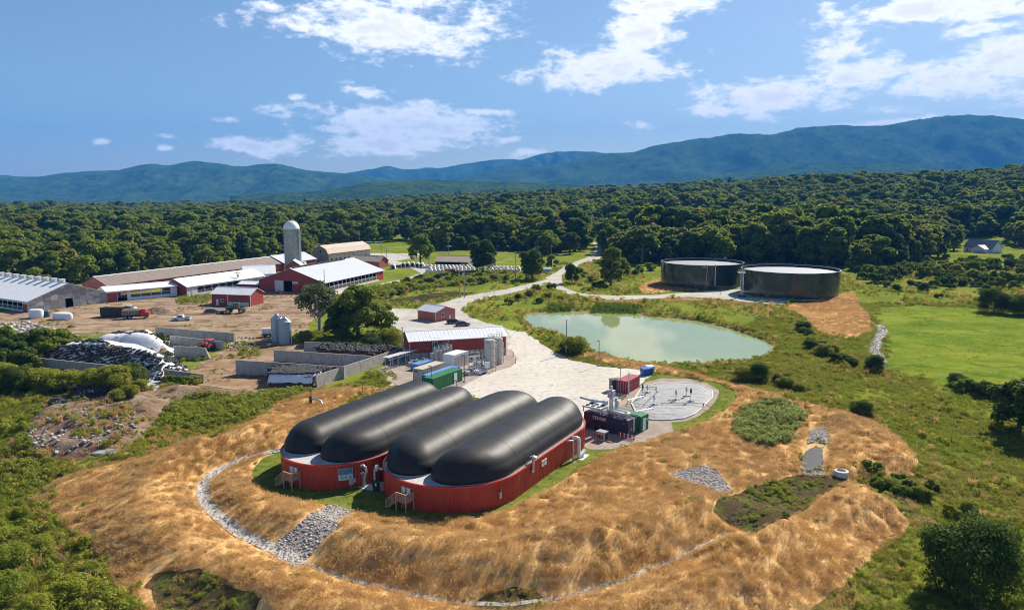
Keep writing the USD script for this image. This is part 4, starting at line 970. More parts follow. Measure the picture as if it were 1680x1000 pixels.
def strew(name, poly, dens, s0, s1, label, dz=0.0):
    x, y = scatter(poly, dens, RNG)
    s = s0 + (s1 - s0) * RNG.random(len(x)) ** 2
    return instancer(name, stones, np.column_stack([x, y, height(x, y) + .12 + dz + s * .1]), RNG, s, label, tilt=RNG.random(len(x)) * .6)


strew("riprap", shapely.union_all([SHEET[k] for k in ("stoneA", "stoneB", "stoneC", "stoneD")]), 14.0, .16, .38, "loose pale riprap stones in the drainage beds")
strew("swale_stones", SWALE_POLY, 5.0, .12, .30, "loose stones along the swale round the golden bank", .2)
strew("brook_stones", BROOK_POLY, 6.0, .14, .34, "loose stones in the small stream bed")
strew("bank_rubble", ragged(ground_poly([(35, 712), (70, 695), (110, 690), (150, 690), (190, 700), (215, 690), (240, 690), (225, 712), (190, 726), (120, 740), (60, 735)]), .8), 1.1, .2, .75, "stones and rubble on the face of the earth bank", .1)
meadow("bank_weeds", land_poly(PX["pit"]), .8, [weed_kinds[0], weed_kinds[1], weed_kinds[3]], "weeds scattered over the stony earth bank", .5, 1.3, RNG, clump=5, thr=.56, seed=19)
strew("spilled_rubble", ragged(ground_poly([(262, 560), (300, 552), (345, 556), (395, 558), (420, 566), (400, 578), (350, 574), (310, 578), (275, 572)]), .8), 1.1, .25, .8, "grey rubble strewn behind the silage walls")
strew("spilled_rubble", ragged(ground_poly([(170, 556), (200, 550), (240, 550), (262, 560), (240, 566), (195, 562)]), .8), 1.1, .25, .8, "grey rubble strewn behind the covered silage")
strew("spilled_rubble", ragged(ground_poly([(0, 548), (0, 532), (40, 528), (90, 540), (135, 552), (130, 560), (60, 556)]), .8), 1.0, .3, 1.1, "broken rubble among the boulders in front of the grey-ended barn")
strew("spilled_rubble", ragged(ground_poly([(300, 545), (345, 548), (410, 552), (420, 558), (360, 556), (300, 552)]), .8), .8, .3, .9, "scattered rubble in the dirt yard beside the white pickup")
meadow("yard_weeds", POLY["farm"], .22, [weed_kinds[0], weed_kinds[1], green_kinds[0]], "scattered weeds growing in the dirt yard", .4, 1.1, RNG, clump=16, thr=.60, seed=23)
_bx = [(8, 541), (16, 538), (24, 544), (30, 536), (36, 542), (44, 538), (50, 545), (57, 540), (62, 547), (70, 543), (76, 549), (82, 545), (92, 550), (100, 547), (108, 552), (116, 549), (20, 531), (46, 530), (66, 536), (88, 541), (122, 553), (6, 533), (34, 548), (74, 540)]
for i, (x, y) in enumerate(_bx):
    p = at(x, y); s = RNG.uniform(1.1, 2.3)
    v, f = stone_mesh(100 + i, .65)
    obj("boulder", (v * s + p + [0, 0, s * .15], f), M["stone" if i % 3 else "stone_dark"], smooth=50, label="pale boulder in the row of rocks in front of the grey-ended barn", cat="boulder", group="boulders in front of the grey-ended barn")
for k, (x, y, sx, h, lab) in enumerate([(262, 512, 4.5, 1.9, "grey mound of earth in the dirt yard behind the dump truck"), (252, 514, 2.2, .8, "low dark mound left of the grey earth mound"), (118, 537, 1.4, .9, "small heap of earth on the lane beside the boulders")]):
    p = at(x, y)
    a, r = np.meshgrid(np.linspace(0, 2 * math.pi, 28, endpoint=False), np.linspace(0, 1, 12))
    X, Y = p[0] + sx * 1.3 * r * np.cos(a), p[1] + sx * r * np.sin(a)
    Z = p[2] + h * np.cos(r * math.pi / 2) ** 1.2 * (.6 + .8 * meshkit.fbm(np.stack([X, Y, 0 * X], -1) * .7, 3, k)) - .1
    v = np.stack([X, Y, Z], -1).reshape(-1, 3)
    f = [(i * 28 + j, i * 28 + (j + 1) % 28, (i + 1) * 28 + (j + 1) % 28, (i + 1) * 28 + j) for i in range(11) for j in range(28)]
    obj("earth_mound", (v, f), M["wasteland"], smooth=True, label=lab, cat="mound")
# ------------------------------------------------------------------ paint, metal, concrete
def ribbed(name, col, col2, pitch, rough=.5, metal=0.0, amount=.35, axis="x", var=.6, dirt=None, spec=.4):
    """sheet metal or boards: fine ribs every `pitch` metres (object space), weathering over them"""
    n = {"tc": ("texture_coordinate", {}), "w": ("wave_texture", {"bands_direction": axis, "scale": 0.314159 / pitch, "profile": "sine"}), "g": ("geometry", {}),
         "n": ("noise_texture", {"scale": .35, "detail": 7.0, "roughness": .65}), "r": ("map_range", {"from_min": .5 - var / 2, "from_max": .5 + var / 2, "clamp": True}), "m": ("mix", {"color1": col, "color2": col2}),
         "n2": ("noise_texture", {"scale": 1.6, "detail": 6.0, "roughness": .7}), "r2": ("map_range", {"from_min": .52, "from_max": .74, "to_max": .7 if dirt else 0.0, "clamp": True}), "m2": ("mix", {"color2": dirt or col2}),
         "b": ("bump", {"strength": float(amount), "distance": .03}), "p": ("principled_bsdf", {"roughness": float(rough), "metallic": float(metal), "specular_ior_level": float(spec)})}
    l = [("tc.object", "w.vector"), ("w.fac", "b.height"), ("b.normal", "p.normal"), ("g.position", "n.vector"), ("n.fac", "r.value"), ("r.result", "m.fac"), ("g.position", "n2.vector"), ("n2.fac", "r2.value"), ("r2.result", "m2.fac"), ("m.color", "m2.color1"), ("m2.color", "p.base_color")]
    return usdkit.material(stage, f"/World/Looks/{name}", n, l, surface="p.BSDF")


M["red_wall"] = ribbed("red_siding", (.30, .035, .028), (.24, .03, .026), .3, .55, dirt=(.20, .06, .05))
M["red_old"] = ribbed("faded_red_siding", (.27, .05, .04), (.20, .045, .04), .3, .6, dirt=(.30, .12, .10))
M["red_pale"] = ribbed("pale_red_siding", (.42, .12, .085), (.34, .10, .075), .3, .6)
M["white_roof"] = ribbed("white_roof_metal", (.74, .75, .77), (.66, .67, .69), .45, .42, dirt=(.42, .41, .41))
M["grey_roof"] = ribbed("grey_roof_metal", (.56, .58, .62), (.48, .50, .54), .45, .38, dirt=(.44, .45, .47))
M["brown_roof"] = ribbed("brown_old_roof", (.215, .165, .145), (.16, .12, .105), .6, .75, dirt=(.29, .24, .21))
M["tan_roof"] = ribbed("tan_old_roof", (.50, .40, .31), (.40, .31, .24), .6, .65, dirt=(.28, .20, .15))
M["slate"] = ribbed("slate_roof", (.17, .175, .20), (.13, .135, .155), .4, .6)
M["white_trim"] = pm("white_trim", (.66, .66, .65), (.52, .51, .5), rough=.5)
M["white_wall"] = ribbed("white_siding", (.60, .61, .62), (.50, .51, .53), .25, .55)
M["blue_wall"] = ribbed("pale_blue_siding", (.42, .52, .58), (.36, .44, .50), .25, .55)
M["old_wood"] = ribbed("weathered_boards", (.26, .22, .20), (.17, .145, .13), .22, .85, amount=.6, dirt=(.36, .31, .28))
M["wrap"] = pm("weathered_wall_sheeting", (.42, .40, .40), (.26, .24, .235), scale=.22, var=.35, rough=.5, bump=.5, bscale=.6, bdist=.3, fine=(.55, .54, .54), fscale=.55, sx=(1, 1, 2.2))
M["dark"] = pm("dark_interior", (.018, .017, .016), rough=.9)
M["curtain"] = pm("dark_side_curtain", (.035, .045, .06), (.06, .07, .09), scale=1.2, rough=.6)
M["glass"] = pm("window_glass", (.03, .035, .04), rough=.08, spec=.6)
M["concrete"] = pm("concrete", (.42, .40, .37), (.30, .28, .255), scale=.5, var=.6, rough=.88, bump=.25, bscale=6, fine=(.24, .22, .19), fscale=2.2, sx=(1, 1, .4))
M["concrete_pale"] = pm("pale_concrete", (.56, .54, .51), (.46, .44, .41), scale=.5, var=.6, rough=.85)
M["galv"] = pm("galvanised_steel", (.50, .52, .54), (.38, .40, .43), scale=1.5, var=.6, rough=.38, metal=.6)
M["steel_white"] = pm("white_painted_steel", (.70, .70, .69), (.58, .57, .55), scale=1.5, rough=.4)
M["beige_tank"] = pm("beige_tank_paint", (.52, .49, .42), (.42, .39, .33), scale=.7, rough=.45)
M["black_pole"] = pm("dark_pole_paint", (.03, .028, .026), rough=.5)
M["wood_pole"] = pm("pole_wood", (.30, .26, .22), (.20, .17, .14), scale=2.0, rough=.9)
M["timber"] = pm("new_timber", (.46, .33, .21), (.36, .25, .15), scale=4.0, rough=.8)
M["yellow"] = pm("yellow_paint", (.70, .45, .03), (.58, .36, .03), rough=.5)
M["rubber"] = pm("tyre_rubber", (.022, .022, .024), (.045, .043, .042), scale=3.0, rough=.75)
M["black_steel"] = pm("black_steel", (.02, .02, .022), (.035, .034, .034), rough=.55)


def ext(poly, h):
    m = trimesh.creation.extrude_polygon(poly, h, engine="earcut")
    return np.array(m.vertices), np.array(m.faces)


def wall_mesh(poly, side, L, D, t=.22):
    """poly in (u, z): a wall standing on one side of an L x D plan"""
    v, f = ext(poly, t)
    u, z, w = v[:, 0], v[:, 1], v[:, 2]
    if side == "f": out = np.stack([u, w, z], 1)
    elif side == "b": out = np.stack([u, D - w, z], 1); f = f[:, ::-1]
    elif side == "l": out = np.stack([w, u, z], 1); f = f[:, ::-1]
    else: out = np.stack([L - w, u, z], 1)
    return out, f[:, ::-1]


def on_side(side, L, D, u0, u1, w0, w1, z0, z1):
    """a box on a wall; w counts outward from the wall's face"""
    if side == "f": return (u0, u1, -w1, -w0, z0, z1)
    if side == "b": return (u0, u1, D + w0, D + w1, z0, z1)
    if side == "l": return (-w1, -w0, u0, u1, z0, z1)
    return (L + w0, L + w1, u0, u1, z0, z1)


def frame_of(A, B):
    A, B = np.asarray(A, float), np.asarray(B, float)
    return A, math.atan2(B[1] - A[1], B[0] - A[0]), float(np.hypot(*(B - A)[:2]))


def gable(name, label, A, B, D, eave, ridge_h, wall="red_wall", roof="white_roof", cat="barn", along=True, holes=(), walls=None, skip="", panels=2.4, over=.45, trim="white_trim", ridge_cap=None, group=None, base=0.0, floor=True, base_mat="concrete"):
    """A pitched-roof building. A, B: left and right ends of its front; D: depth. along: the ridge runs with the front.
    holes: (side, u0, u1, z0, z1, kind) with kind window / door / opening / bay / panel:<material>"""
    P0, rot, L = frame_of(A, B)
    t = thing(name, label, cat, (P0[0], P0[1], P0[2]), rot, group)
    walls = walls or {}
    half = (D if along else L) / 2
    for side in "fblr":
        if side in skip: continue
        W_ = L if side in "fb" else D
        isg = (side in "lr") == along
        pts = [(0, -.3), (W_, -.3), (W_, eave)] + ([(W_ / 2, ridge_h)] if isg else []) + [(0, eave)]
        poly = Polygon(pts)
        if side in "lr": poly = poly.intersection(shapely.box(.23, -1, D - .23, 99))
        for (sd, u0, u1, z0, z1, kind) in holes:
            if sd == side and kind in ("opening", "bay"):
                poly = poly.difference(shapely.box(u0, z0, u1, z1))
        for g in getattr(poly, "geoms", [poly]):
            if g.area > .02:
                obj("gable_wall" if isg else "wall", wall_mesh(g, side, L, D), M[walls.get(side, wall)], t)
    if base:
        mb = MB()
        for sd in "flr":
            if sd not in skip: mb.box(*on_side(sd, L, D, 0, L if sd == "f" else D, .005, .05, -.3, base))
        obj("base_wall", mb.mesh(), M[base_mat], t)
    if floor:
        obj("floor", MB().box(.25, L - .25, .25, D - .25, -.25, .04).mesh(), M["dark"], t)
    for (sd, u0, u1, z0, z1, kind) in holes:
        if kind == "window":
            fr = MB()
            for a in ((u0 - .1, u1 + .1, z0 - .1, z0), (u0 - .1, u1 + .1, z1, z1 + .1), (u0 - .1, u0, z0, z1), (u1, u1 + .1, z0, z1), ((u0 + u1) / 2 - .03, (u0 + u1) / 2 + .03, z0, z1)):
                fr.box(*on_side(sd, L, D, a[0], a[1], .01, .07, a[2], a[3]))
            w = obj("window", fr.mesh(), M["white_trim"], t)
            obj("pane", MB().box(*on_side(sd, L, D, u0, u1, .004, .03, z0, z1)).mesh(), M["glass"], w)
        elif kind == "door":
            d = obj("door", MB().box(*on_side(sd, L, D, u0, u1, .01, .07, z0, z1)).mesh(), M["white_trim"], t)
            obj("handle", MB().box(*on_side(sd, L, D, u1 - .2, u1 - .1, .07, .12, z0 + .95, z0 + 1.05)).mesh(), M["black_steel"], d)
        elif kind.startswith("panel"):
            obj(kind.split(":")[2] if kind.count(":") > 1 else "sliding_door", MB().box(*on_side(sd, L, D, u0, u1, .01, .09, z0, z1)).mesh(), M[kind.split(":")[1]], t)
        elif kind == "bay":
            n = max(2, int((u1 - u0) / 3.2))
            for k in range(n + 1):
                u = u0 + (u1 - u0) * k / n
                obj("post", MB().box(*on_side(sd, L, D, u - .1, u + .1, -.2, .02, z0, z1)).mesh(), M["white_trim"], t)
            obj("curtain", MB().box(*on_side(sd, L, D, u0, u1, -.16, -.11, z0, z0 + (z1 - z0) * .42)).mesh(), M["curtain"], t)
            obj("rail", MB().box(*on_side(sd, L, D, u0, u1, -.09, -.03, z0 + (z1 - z0) * .44, z0 + (z1 - z0) * .50)).mesh(), M["white_trim"], t)
    # roof: sheets side by side on both slopes, each with a raised seam
    span, run = (L, D) if along else (D, L)
    k = (ridge_h - eave) / half
    n = max(3, round((span + 2 * over) / panels))
    step = (span + 2 * over) / n
    for s in (-1, 1):
        o = obj("roof_slope", _roof(span, half, eave, ridge_h, k, over, s, -over, -over + step * n, along, D if along else L, 0), M[roof], t)
        for j in range(1, n):
            obj("roof_seam", _roof(span, half, eave, ridge_h, k, over, s, -over + step * j - .03, -over + step * j + .03, along, D if along else L, .16), M[roof], o)
    c = MB()
    c.prism([(half - .35, ridge_h + .18 - .35 * k), (half, ridge_h + .26), (half + .35, ridge_h + .18 - .35 * k), (half, ridge_h + .12)], -over - .02, span + over + .02)
    obj("ridge_cap", c.mesh() if along else _turn(c.mesh(), L), M[ridge_cap or roof], t)
    if trim:
        for u in (0, L):
            obj("corner_trim", MB().box(u - .10 if u == 0 else u - .04, u + .04 if u == 0 else u + .10, -.06, .12, -.1, eave - .02).mesh(), M[trim], t)
    return t, L


def _turn(m, L):
    v, f = m
    return np.stack([v[:, 1], v[:, 0], v[:, 2]], 1), f[:, ::-1]


def _roof(span, half, eave, rh, k, over, s, x0, x1, along, run, lift):
    y0, z0 = -over, eave - over * k
    th = .12
    if lift: poly = [(y0 + .02, z0 + .12 + .01), (half, rh + .12), (half, rh + .12 + .03), (y0 + .02, z0 + .15)]
    else: poly = [(y0, z0), (half, rh), (half, rh + th), (y0, z0 + th)]
    if s > 0: poly = [(run - a, b) for a, b in poly][::-1]
    m = MB().prism(poly, x0, x1).mesh()
    return m if along else _turn(m, 0)


def Pt(px, py, dz=0.0):
    return at(px, py, dz)


# ------------------------------------------------------------------ the farm buildings
# grey-ended free-stall barn at the far left
A, B = Pt(47, 512.5), Pt(176, 496)
_dir = (B - A) / np.linalg.norm(B - A)
_n = np.array([-_dir[1], _dir[0], 0])
gl, Lw = gable("cattle_barn", "long cattle barn with a white vented roof and weathered grey sheeted end wall", A, B, 70.0, 3.7, 8.4, wall="wrap", roof="white_roof", along=False, panels=3.0,
      holes=[("f", 11.5, 15.0, 0.0, 3.2, "opening"), ("l", 3.5, 66, .5, 2.9, "bay"), ("f", 11.2, 15.3, 3.2, 3.45, "panel:galv:door_rail"), ("f", 20, 23.8, 0, 2.1, "panel:wrap:torn_sheet")], walls={"l": "white_wall", "r": "white_wall"}, trim=None)
obj("side_door", MB().box(-.09, -.01, .6, 3.3, 0, 2.7).mesh(), M["red_wall"], gl)
for k in range(10):
    y = 3.5 + k * 5.2
    m = MB().box(Lw / 2 - .75, Lw / 2 + .75, y - .75, y + .75, 8.3, 9.35).box(Lw / 2 - .95, Lw / 2 + .95, y - .95, y + .95, 9.35, 9.6)
    obj("roof_vent", m.mesh(), M["white_trim"], gl)
for nm, c1_, c2_ in (("sheet_pale", (.52, .50, .49), (.40, .385, .375)), ("sheet_grey", (.33, .31, .305), (.24, .225, .22)), ("sheet_dull", (.42, .39, .37), (.30, .275, .26))):
    M[nm] = pm(nm + "_weathered", c1_, c2_, scale=.5, var=.5, rough=.55, bump=.4, bscale=.8, bdist=.2)
_pr = np.random.default_rng(12)
_pw = Lw / 11
for k in range(11):
    zc, row = 0.0, 0
    while True:
        hh = _pr.uniform(1.2, 1.9)
        u0_, u1_ = k * _pw + .05, (k + 1) * _pw - .05
        um = max(abs(u0_ - Lw / 2), abs(u1_ - Lw / 2))
        top = 3.7 + (8.4 - 3.7) * (1 - um / (Lw / 2)) - .15
        z1_ = min(zc + hh, top)
        if z1_ - zc < .35: break
        if not (11.0 < (u0_ + u1_) / 2 < 15.4 and zc < 3.4) and _pr.random() < .9:
            o_ = _pr.uniform(.02, .06)
            obj("wall_sheet", MB().box(u0_, u1_, -o_, -.004, zc + .03, z1_ - .02).mesh(), M[("sheet_pale", "sheet_grey", "sheet_dull", "sheet_grey")[_pr.integers(4)]], gl)
        zc = z1_
        if zc >= top - .05: break
# shed of the feed lane
A, B = Pt(176, 496), Pt(291, 485.2)
gable("feed_shed", "low open-sided shed with a white roof between the grey-ended barn and the red-ended barn", A, B, 9.0, 3.9, 5.2, wall="white_wall", along=True,
      holes=[("f", 0.1, 3.4, 0, 3.3, "panel:red_wall:red_door"), ("f", 3.6, 6.9, 0.1, 3.3, "opening"), ("f", 8.0, 22.5, 1.1, 3.5, "bay"), ("b", 7.4, 22.5, 1.2, 3.2, "opening")], trim=None)
# long brown-roofed barn behind
R0, R1 = flat(154, 454, 7.0), flat(443, 421, 7.0)
_d = (R1 - R0) / np.linalg.norm(R1 - R0); _p = np.array([_d[1], -_d[0], 0])
gable("long_barn", "very long old barn with a brown roof and a red gable end", np.r_[(R0 + _p * 7)[:2], 0], np.r_[(R1 + _p * 7)[:2], 0], 14.0, 4.0, 7.0, wall="red_old", roof="brown_roof", panels=4.0, ridge_cap="white_trim", trim=None)
R2 = R1 + _d * 26
gable("barn_extension", "grey-roofed red extension at the far end of the long brown-roofed barn", np.r_[(R1 + _d * .6 + _p * 8)[:2], 0], np.r_[(R2 + _p * 8)[:2], 0], 16.0, 4.2, 7.4, wall="red_old", roof="grey_roof", panels=3.0, trim=None)
# white-roofed barn with red end
A, B = Pt(307.5, 485.6), Pt(398, 471.5)
gable("parlour_barn", "white-roofed barn with a red gable end and a row of dark open bays", A, A + (B - A) * 1.45, 12.5, 3.6, 6.2, wall="white_wall", panels=2.6,
      holes=[("f", 2.0, 4.0, .1, 3.0, "panel:concrete_pale:roller_door"), ("f", 5.0, 27.0, .7, 2.9, "bay"), ("f", 30, 32, 1.4, 2.4, "window"), ("f", 35, 37, 1.4, 2.4, "window"), ("f", 40, 42, 1.4, 2.4, "window")], walls={"l": "red_wall"}, trim="white_trim")
# white cross roofs behind the red barn
A = Pt(452, 463); gable("milk_house", "pale blue-walled milk house with a white roof beside the big red barn", A, A + [-4.5, 13, 0], 13.0, 4.0, 7.0, wall="blue_wall", along=False, panels=2.4, trim=None)
A = Pt(412, 463); gable("link_roof", "low white-roofed link building behind the white-roofed barn", A, A + [5, 12, 0], 8.0, 3.4, 5.6, wall="blue_wall", along=True, panels=2.4, trim=None)
A = flat(468, 440, 3.6); A[2] = 0; gable("red_cross_gable", "small red cross gable standing on the side of the long brown-roofed barn", A, A + [7.5, 0.5, 0], 10.0, 4.8, 7.4, wall="red_wall", roof="grey_roof", along=False, panels=2.4, trim=None, cat="barn")
# lean-to beside the big red barn
A, B = Pt(392, 475), Pt(425, 476); gable("red_lean_to", "low red lean-to with a white roof against the left side of the big red barn", A, B + [-.4, 0, 0], 6.0, 2.4, 3.2, wall="red_old", panels=2.2, trim=None)
# big red barn
A, B, C = Pt(425.6, 476), Pt(532.5, 481), Pt(648.6, 459)
bl, Lw = gable("red_barn", "big red barn with a wide pale roof, white sliding door and dark curtained side", A, B, float(np.hypot(*(C - B)[:2])), 4.2, 9.3, wall="red_wall", roof="grey_roof", along=False, panels=2.6, over=.6,
      holes=[("f", 11.6, 15.4, 0, 4.3, "opening"), ("f", 7.4, 11.5, 0, 4.4, "panel:concrete_pale:sliding_door"), ("f", 15.5, 18.2, 3.2, 4.2, "panel:concrete_pale:transom_panel"), ("r", .8, 43, .7, 3.6, "bay")], trim=None)
obj("side_curb", MB().box(Lw + .3, Lw + 1.2, .5, 43.5, -.2, .6).mesh(), M["concrete_pale"], bl)
for k in range(14):
    obj("ridge_vent", MB().box(Lw / 2 - .6, Lw / 2 + .6, 1 + k * 2.9, 3.5 + k * 2.9, 9.35, 9.85).mesh(), M["black_steel"], bl)
A = Pt(500, 482.5); gable("entry_shed", "small red shed with a pale roof in front of the big red barn's right corner", A, A + [4.6, -.3, 0], 3.0, 2.4, 3.2, wall="red_old", roof="grey_roof", panels=2.0, trim=None, cat="shed")
# small red shed
A, B = Pt(348, 500), Pt(411, 502.5)
gable("red_shed", "small red shed with white trim, a white door and one window, behind the green tractor", A, B, 8.3, 4.1, 5.9, wall="red_wall", roof="white_roof", panels=1.5, cat="shed",
      holes=[("f", 1.7, 2.7, 0, 2.1, "door"), ("f", 3.4, 4.5, 1.2, 2.3, "window"), ("f", 6.6, 14.6, 0, 1.3, "panel:concrete_pale:pale_panel"), ("f", 6.2, 6.5, 0, 4.0, "panel:white_trim:trim_board"), ("f", 9.2, 9.4, 1.3, 4.0, "panel:red_old:batten"), ("f", 12.2, 12.4, 1.3, 4.0, "panel:red_old:batten")])
# old gambrel barn
A, C = flat(539.5, 430), flat(607.6, 421)
P0, rot, L = frame_of(np.r_[A[:2], 0], np.r_[C[:2], 0]); Dp = 11.5
t = thing("gambrel_barn", "old weathered wooden barn with a tan gambrel roof beside the silo", "barn", P0, rot)
prof = [(0, 4.6), (1.5, 7.2), (Dp / 2, 9.2), (Dp - 1.5, 7.2), (Dp, 4.6)]
for sd in "lr":
    obj("gable_wall", wall_mesh(Polygon([(0.25, -.3), (Dp - .25, -.3), (Dp - .25, 4.6)] + prof[::-1][1:-1] + [(.25, 4.6)]).difference(shapely.box(Dp / 2 - .5, 5.2, Dp / 2 + .5, 6.6)), sd, L, Dp), M["old_wood"], t)
fw = Polygon([(0, -.3), (L, -.3), (L, 4.6), (0, 4.6)])
for k in range(9):
    fw = fw.difference(shapely.box(2 + k * 4, .9, 3.4 + k * 4, 1.9)).difference(shapely.box(2.4 + k * 4, 3.2, 3.1 + k * 4, 3.9))
obj("wall", wall_mesh(fw, "f", L, Dp), M["old_wood"], t)
obj("wall", wall_mesh(Polygon([(0, -.3), (L, -.3), (L, 4.6), (0, 4.6)]), "b", L, Dp), M["old_wood"], t)
obj("floor", MB().box(.3, L - .3, .3, Dp - .3, -.2, .04).mesh(), M["dark"], t)
for a, b in zip(prof[:-1], prof[1:]):
    d = np.array(b) - a; nrm = np.array([-d[1], d[0]]) / np.linalg.norm(d) * .14
    nrm = -nrm if nrm[1] < 0 else nrm
    for h in range(2):
        x0, x1 = (-.6, L * .52) if h == 0 else (L * .52 + .02, L + .6)
        obj("roof_slope", MB().prism([a, b, tuple(np.array(b) + nrm), tuple(np.array(a) + nrm)], x0, x1).mesh(), M["tan_roof"], t)
# pink-red barn with beige roof
A, B = Pt(572, 437), Pt(622, 439.5)
gable("beige_roof_barn", "small pinkish red barn with a beige roof behind the big red barn", A, B, 8.5, 3.4, 5.8, wall="red_pale", roof="tan_roof", panels=2.2, trim=None)
# silo
p = Pt(481, 449)
t = thing("silo", "tall grey concrete stave silo with a white domed cap and a side chute", "silo", p)
for k in range(22):
    obj("stave_ring", MB().lathe([(3.68, k * .99), (3.72, k * .99 + .05), (3.72, k * .99 + .93), (3.68, k * .99 + .98)], 32).mesh(), M["concrete"], t, smooth=30)
obj("dome_cap", MB().lathe([(3.95, 21.7), (3.9, 22.1), (3.5, 23.4), (2.6, 24.6), (1.4, 25.35), (.02, 25.6)], 32).mesh(), M["steel_white"], t, smooth=True)
obj("chute", MB().tube([(3.9, -.6, 0), (3.9, -.6, 21.5)], .62, 12).mesh(), M["galv"], t, smooth=40)
obj("feed_room", MB().box(3.7, 6.2, -1.6, 1.2, 0, 6.0).mesh(), M["concrete_pale"], t)
# red shed by the cars
Lp, A, B = Pt(689.5, 520), Pt(714.7, 527.8), Pt(746.5, 522.3)
_a = (B - A); _pd = np.array([-_a[1], _a[0], 0]) / np.linalg.norm(_a)
gable("red_workshop", "low red gabled shed with a blue-grey roof beside two parked dark cars", A, B, 8.2, 3.0, 4.3, wall="red_pale", roof="grey_roof", along=False, panels=1.4, cat="shed",
      holes=[("f", 2.4, 3.8, 1.2, 2.3, "window"), ("f", 5.6, 6.3, 0, 1.4, "panel:white_trim:tank_cabinet")])
# long red building by the process tanks
A, B = Pt(673, 593), Pt(830, 582.5)
gable("process_building", "long low red building with a pale ribbed roof behind the process tanks", A, B, 9.0, 4.9, 6.4, wall="red_wall", roof="white_roof", panels=.95, cat="building", base=1.9,
      holes=[("f", 5.4, 6.5, 3.1, 4.3, "window"), ("r", 2, 3.1, 0, 2.1, "door")], trim="white_trim")
# calf shed
A, B = Pt(714, 434), Pt(768, 434.5)
t_, L = gable("calf_shed", "open shed with a tan roof behind the rows of calf hutches", A, B, 11.0, 1.9, 4.6, wall="old_wood", roof="tan_roof", panels=3.0, cat="shed", holes=[("f", .5, 14.5, .3, 1.7, "opening")], trim=None)
# pale house and its neighbour
A, B = Pt(1581, 413.5), Pt(1628, 414.5)
t_, L = gable("house", "pale house with a grey roof and gabled front wing by the wood", A, B, 9.0, 4.2, 8.6, wall="white_wall", roof="slate", panels=3.0, cat="house", holes=[("f", 2, 3, 1, 2.4, "window"), ("l", 3, 4.2, 1, 2.4, "window")])
Lh = L
wing = MB()
obj("wing_wall", wall_mesh(Polygon([(Lh * .45, -.3), (Lh * .92, -.3), (Lh * .92, 3.4), (Lh * .685, 5.6), (Lh * .45, 3.4)]), "f", Lh, 9.0, .3)[0:2], M["white_wall"], t_).GetPrim()
stage.GetPrimAtPath(str(t_.GetPath()) + "/wing_wall").GetAttribute("points").Set(Vt.Vec3fArray([Gf.Vec3f(q[0], q[1] - 5.0, q[2]) for q in stage.GetPrimAtPath(str(t_.GetPath()) + "/wing_wall").GetAttribute("points").Get()]))
for s in (-1, 1):
    m = MB(); c = Lh * .685
    poly = [(c, 5.6), (c + s * (Lh * .235 + .5), 3.1), (c + s * (Lh * .235 + .5), 3.25), (c, 5.78)]
    v, f = MB().prism(poly if s > 0 else poly[::-1], -5.5, 2.2).mesh()
    obj("wing_roof", (np.stack([v[:, 1], v[:, 0], v[:, 2]], 1), f[:, ::-1]), M["slate"], t_)
    obj("wing_side", MB().box(c + s * Lh * .235 - .12, c + s * Lh * .235 + .12, -4.7, -.05, -.3, 3.1).mesh(), M["white_wall"], t_)
g = obj("garage_door", MB().box(Lh * .55, Lh * .82, -5.12, -5.02, 0, 2.3).mesh(), M["blue_wall"], t_)
A = Pt(1541, 404); gable("far_house", "small pink-roofed house half hidden by trees left of the pale house", A, A + [5.5, 0, 0], 8.0, 4.6, 7.4, wall="white_wall", roof="tan_roof", panels=3.0, cat="house", trim=None)


# ------------------------------------------------------------------ the two dark round tanks
M["tank_green"] = usdkit.material(stage, "/World/Looks/dark_enamel", {
    "g": ("texture_coordinate", {}), "n": ("noise_texture", {"scale": .35, "detail": 5.0}), "m": ("mix", {"color1": (.010, .020, .020), "color2": (.018, .032, .030)}),
    "oi": ("geometry", {}), "nb": ("noise_texture", {"scale": .22, "detail": 2.0}), "b": ("bump", {"strength": .10, "distance": .3}), "p": ("principled_bsdf", {"roughness": .16, "specular_ior_level": .6, "coat_weight": .3})},
    [("g.object", "n.vector"), ("n.fac", "m.fac"), ("m.color", "p.base_color"), ("g.object", "nb.vector"), ("nb.fac", "b.height"), ("b.normal", "p.normal")], surface="p.BSDF")
M["slurry"] = pm("pale_tank_liquid", (.17, .19, .225), (.13, .15, .18), scale=.2, rough=.6)


M["rim_steel"] = pm("dark_rim_steel", (.16, .19, .21), (.12, .14, .16), rough=.4, metal=.5)


